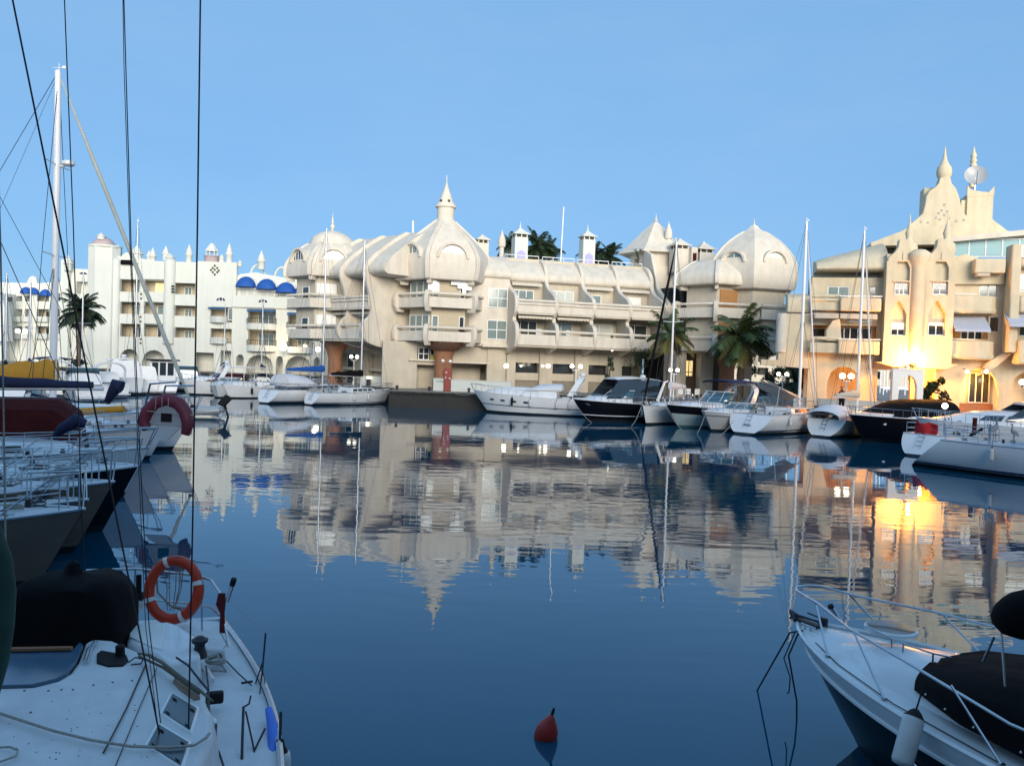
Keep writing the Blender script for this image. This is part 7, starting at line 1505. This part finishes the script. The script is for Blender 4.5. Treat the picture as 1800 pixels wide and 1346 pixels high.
# standing rigging that crosses the picture, of this boat
b = MB()
def wirep(pts, r): b.tube([loc_of(fs, at(*p_)) for p_ in pts], r, 6)
wirep(((330, 1385, 5.9), (332, 1250, 5.88), (339, 900, 5.84), (347, 400, 5.8), (353, -60, 5.75)), .0065)
wirep(((300, 1390, 5.8), (235, 1059, 5.75), (173, 752, 5.7), (103, 400, 5.6), (10, -60, 5.5)), .0065)
wirep(((286, 1300, 6.0), (262, 1100, 6.0), (246, 800, 6.0), (231, 450, 6.0), (216, -60, 6.0)), .0042); wirep(((280, 1300, 6.05), (256, 1100, 6.05), (243, 800, 6.05), (229, 450, 6.03), (218, 120, 6.0), (215, -60, 6.0)), .003)
wirep(((152, 1030, 7.4), (143, 900, 7.3), (136, 640, 7.2), (129, 400, 7.1), (111, -60, 7.0)), .005)
b.build('standing_rigging', M['wire'], fs)
b = MB(); wirep(((334, 1390, 5.9), (333, 1325, 5.89)), .012); wirep(((303, 1390, 5.8), (296, 1340, 5.79)), .012); b.build('turnbuckle', M['wire'], fs)
b = MB(); b.tube([at(12, 1085, 7.0), at(9, 900, 6.9), at(5, 650, 6.8), at(1, 440, 6.7), at(-6, 200, 6.6)], .008, 6); tag(b.build('halyard', M['rope']), 'pale rope running up the left edge of the picture', 'rope')
b = MB(); pts = [(-14, 930), (2, 985), (6, 1040), (4, 1100), (-2, 1160), (-14, 1215), (-22, 1260)]
b.tube([at(px, py, 6.0) for px, py in pts], [.06, .075, .085, .08, .07, .055, .03], 12); tag(b.build('furled_green_sail', M['greenc'], smooth=60), 'dark green canvas roll hanging at the left edge above the near deck', 'sail cover')

# ------------------------------------------------------------------ near motor yacht, bottom right
RB = Vector((3.60, 9.85, 0)); RS = RB + Vector((.5, -.866, 0)) * 7.8
ry, Lr = place('near_motor_yacht', 'near motor yacht with black hull, white foredeck and black canvas, lower right', 'motor boat', RS, RB, 'motor boats moored in the marina')
hr_ = Hull(Lr, 2.7, 1.0, 1.13, 'motor', rake=.9, stern=.9, full=.62, flare=.20); hr_.build(ry, M['blackhull'], M['bottom'], M['gel'], n=40)
cabin(ry, hr_, -Lr * .10, Lr * .42, .95, .32, M['gel'], name='foredeck', taper=.5, front=.6, inset=.22, n=24)
for sd in (1, -1):
    b = MB(); b.loft([[hr_.pt(i / 40, 1 - .17 * k / 4, sd) + Vector((0, .014 * sd, 0)) for k in range(5)] for i in range(41)], False); b.build('white_topside', M['gel'], ry, smooth=50)
    b = MB(); b.tube([hr_.pt(i / 40, .83, sd) + Vector((0, .02 * sd, 0)) for i in range(41)], .022, 6); b.build('rubbing_strake', M['gel'], ry)
b = MB(); H_ = .46
P = {}
for sd in (1, -1): P[sd] = [hr_.pt(t, 1, sd) + Vector((0, -sd * .14, H_ * (1 if t > .6 else .8))) for t in (.30, .45, .6, .72, .84, .93)]
tip = Lr / 2 - .02
b.tube([hr_.pt(.24, 1, 1) + Vector((0, -.1, 0))] + P[1] + [(tip - .10, .22, hr_.fb + H_), (tip, .10, hr_.fb + H_), (tip, -.10, hr_.fb + H_), (tip - .10, -.22, hr_.fb + H_)] + P[-1][::-1], .0145, 8)
b.build('bow_rail', M['steel'], ry, smooth=60)
for sd in (1, -1):
    for t, dt in ((.45, .05), (.62, .05), (.78, .05), (.9, .04)):
        a = hr_.pt(t - dt * .3, 1, sd) + Vector((0, -sd * .12, .01)); e = hr_.pt(t + dt, 1, sd) + Vector((0, -sd * .14, H_ * (1 if t > .5 else .85))); b = MB(); b.tube([a, e], .012, 6); b.lathe(a, [(.03, 0), (.03, .015)], 8); b.build('stanchion', M['steel'], ry)
b = MB(); b.tube([hr_.pt(t, 1, 1) + Vector((0, -.13, .012)) for t in (.12, .3, .45, .6, .75, .86, .93)], .006, 5); b.build('deck_seam', M['wire'], ry)
rq = lambda px, py, z: loc_of(ry, atz(px, py, z)); rq2 = lambda px, py, Y: loc_of(ry, at(px, py, Y))
# foredeck hatch: a round smoked pane in a white ring, flush on the domed foredeck
hp = rq(1566, 1098, 1.42); b = MB(); b.lathe((hp.x, hp.y, 1.355), [(.275, 0), (.275, .03), (.25, .045), (.245, .04)], 28); o = b.build('hatch', M['gel'], ry, smooth=40)
b = MB(); b.lathe((hp.x, hp.y, 1.36), [(.245, 0), (.245, .04), (.01, .043)], 28); b.build('pane', mat('smoked_brown_pane', (.10, .05, .03), .1, spec=.8), o, smooth=40)
b = MB(); b.tube([rq(*p_, 1.42) for p_ in ((1522, 1100), (1548, 1112), (1568, 1122), (1600, 1135), (1640, 1148), (1672, 1155))], .010, 6)
for px, py in ((1568, 1123), (1588, 1131), (1640, 1148)): b.tube([rq(px, py, 1.42), rq(px, py, 1.42) - Vector((0, 0, .09))], .01, 5)
b.build('grab_rail', M['steel'], ry)
# black canvas covering windscreen and cockpit
b = MB(); rings = []
for x, w_, h0, h1 in ((2.02, .35, 1.26, 1.34), (1.92, .70, 1.16, 1.38), (1.3, .98, 1.12, 1.52), (.3, 1.12, 1.08, 1.66), (-1.0, 1.2, 1.04, 1.82), (-2.6, 1.2, 1.04, 1.8), (-3.2, 1.18, 1.02, 1.3)):
    rings.append([Vector((x, w_ * cos(pi * j / 18), h0 + (h1 - h0) * sin(pi * j / 18) ** .42 + .016 * sin(j * 1.3 + x * 5) + .010 * sin(j * 2.9 - x * 3))) for j in range(19)])
b.loft(rings, False, True, True); cv = b.build('cockpit_canvas', M['blackc'], ry, smooth=60)
b = MB()
for k in range(15):
    t = k / 14; j0 = 0; i = min(5, int(t * 6)); r0, r1 = rings[i][0], rings[i + 1][0]; p = r0.lerp(r1, t * 6 - i) + Vector((0, .012, .05)); b.lathe(p, [(.010, -.006), (.006, .008)], 8)
b.build('press_stud', M['white'], cv)['kind'] = 'stuff'
b = MB(); rr_ = []
for k in range(7):
    t = k / 6; c_ = rq2(1768, 1082, 7.3).lerp(rq2(1860, 1075, 6.7), t); R0_ = .23 * sin(pi * min(.95, .12 + t * .8)) ** .5; rr_.append([c_ + Vector((R0_ * .5 * cos(2 * pi * j / 12), R0_ * .9 * cos(2 * pi * j / 12) , R0_ * sin(2 * pi * j / 12))) for j in range(12)])
b.loft(rr_, True, True, True); b.build('folded_bimini', M['blackc'], ry, smooth=60)
b = MB(); b.tube([rq2(1748, 1118, 7.3), rq2(1728, 1162, 7.4)], .012, 6); b.tube([rq2(1760, 1112, 7.1), rq2(1767, 1206, 7.0)], .012, 6); b.build('bimini_strut', M['steel'], ry)
# oval hull porthole, fender, badge and small letters
for t in (.735,):
    p = hr_.pt(t, .56, 1); p2 = hr_.pt(t + .02, .56, 1); d = (p2 - p).normalized(); up = (hr_.pt(t, .75, 1) - hr_.pt(t, .4, 1)).normalized(); nn = d.cross(up); nn = nn if nn.y > 0 else -nn
    b = MB(); b.tube([p + nn * .015 + d * .14 * cos(2 * pi * j / 24) + up * .06 * sin(2 * pi * j / 24) for j in range(24)], .013, 6, closed=True); o = b.build('porthole', M['steel'], ry, smooth=60)
    b = MB(); b.add([p + nn * .012 + d * .13 * cos(2 * pi * j / 24) + up * .055 * sin(2 * pi * j / 24) for j in range(24)], [tuple(range(24))]); b.build('pane', M['smoked'], o)
b = MB(); pA = rq2(1608, 1256, 7.1); pB = rq2(1584, 1346, 6.95); ax = pB - pA; b.tube([pA.lerp(pB, k) for k in (0, .04, .12, .9, .97, 1.0)], [.06, .082, .09, .09, .075, .03], 16); o = b.build('fender', M['fender'], ry, smooth=60)
b = MB(); b.tube([pA - ax * .12, pA - ax * .06, pA + ax * .05], [.02, .05, .088], 14); b.tube([pA - ax * .1, pA - ax * .35 + Vector((0, -.06, .1))], .008, 5); b.build('fender_cap', M['rubber'], o, smooth=60)
t = .60; p = hr_.pt(t, .93, 1); d = (hr_.pt(t - .02, .93, 1) - p).normalized(); up = (hr_.pt(t, 1, 1) - hr_.pt(t, .84, 1)).normalized(); nn = Vector((0, 1, .1)).normalized()
b = MB(); b.prism([p + nn * .02 + d * .075 * cos(2 * pi * j / 16) + up * .022 * sin(2 * pi * j / 16) for j in range(16)], [p + nn * .03 + d * .07 * cos(2 * pi * j / 16) + up * .018 * sin(2 * pi * j / 16) for j in range(16)]); b.build('oval_badge', M['navy'], ry)
b = MB()
for k in range(6):
    c0 = p + nn * .022 + d * (.13 + .026 * k); S_ = [((-.007, -.009), (-.007, .009)), ((-.007, .009), (.006, .009)), ((-.007, 0), (.005, 0)), ((.006, .009), (.006, -.009)), ((-.007, -.009), (.006, -.009))]
    for s_ in [S_[i] for i in ((1, 2, 4), (0, 1, 2, 4), (0, 1, 3, 2), (0, 4), (0, 3, 1), (0, 1, 2, 4))[k]]: b.tube([c0 + d * s_[0][0] + up * s_[0][1], c0 + d * s_[1][0] + up * s_[1][1]], .0022, 4)
b.build('hull_lettering', M['navy'], ry)
# bow roller, anchor, cleat, rod holder
b = MB(); b.box(Lr / 2 - .3, Lr / 2 + .04, -.05, .05, hr_.fb + .02, hr_.fb + .06); b.tube([(Lr / 2 - .3, 0, hr_.fb + .1), (Lr / 2 + .06, 0, hr_.fb + .09), (Lr / 2 + .14, 0, hr_.fb + .02)], .016, 6); b.prism([(Lr / 2 + .0, -.09, hr_.fb + .06), (Lr / 2 + .16, 0, hr_.fb + .14), (Lr / 2 + .0, .09, hr_.fb + .06)], [(Lr / 2 + .0, -.09, hr_.fb + .02), (Lr / 2 + .16, 0, hr_.fb + .08), (Lr / 2 + .0, .09, hr_.fb + .02)]); b.build('anchor', M['wire'], ry, bevel=.01)
for px, py in ((1420, 1104),):
    p = rq(px, py, 1.16); b = MB(); b.tube([p + Vector((-.1, 0, .03)), p + Vector((.1, 0, .03))], .014, 6); b.tube([p + Vector((-.04, 0, -.04)), p + Vector((-.04, 0, .03))], .012, 5); b.tube([p + Vector((.04, 0, -.04)), p + Vector((.04, 0, .03))], .012, 5); b.build('cleat', M['steel'], ry)
b = MB(); b.tube([rq2(1477, 1092, 9.3), rq2(1461, 1066, 9.35)], .026, 8); b.build('rod_holder', M['steel'], ry, smooth=50); b = MB(); b.tube([rq2(1461.5, 1068, 9.35), rq2(1459, 1063, 9.35)], .034, 8); b.build('rod_holder_cap', M['rubber'], ry)
b = MB(); p = rq(1447, 1088, 1.22); b.box(p.x - .05, p.x + .05, p.y - .03, p.y + .03, 1.12, 1.24); b.tube([p + Vector((.0, 0, 0)), p + Vector((.22, .02, .02))], .012, 5); b.build('windlass', M['wire'], ry, bevel=.01)
A0_ = atz(1412, 1108, 1.16)
moor([A0_, A0_ + Vector((-.12, .1, -.06)), W(1317, 1430 * 4.2 / (1203 - 649.2), -.3)], .011, 'ropedark', 'dark mooring line slanting from the near yacht bow into the water', group='bow lines of the near motor yacht')
e = W(1400, 1430 * 4.2 / (1268 - 652), -.3)
moor([A0_ + Vector((-.05, .02, -.04)), A0_ + Vector((-.16, .0, -.3)), A0_.lerp(e, .55) + Vector((-.03, 0, -.1)), e], .011, 'ropedark', 'dark mooring line hanging nearly straight down from the near yacht bow', group='bow lines of the near motor yacht')
moor([A0_ + Vector((-.08, .05, -.04)), A0_ + Vector((-.2, .04, -.35)), atz(1389, 1190, .62), atz(1387, 1215, .35), atz(1384, 1218, .3)], .008, 'ropedark', 'short loose rope end dangling at the near yacht bow', group='bow lines of the near motor yacht')
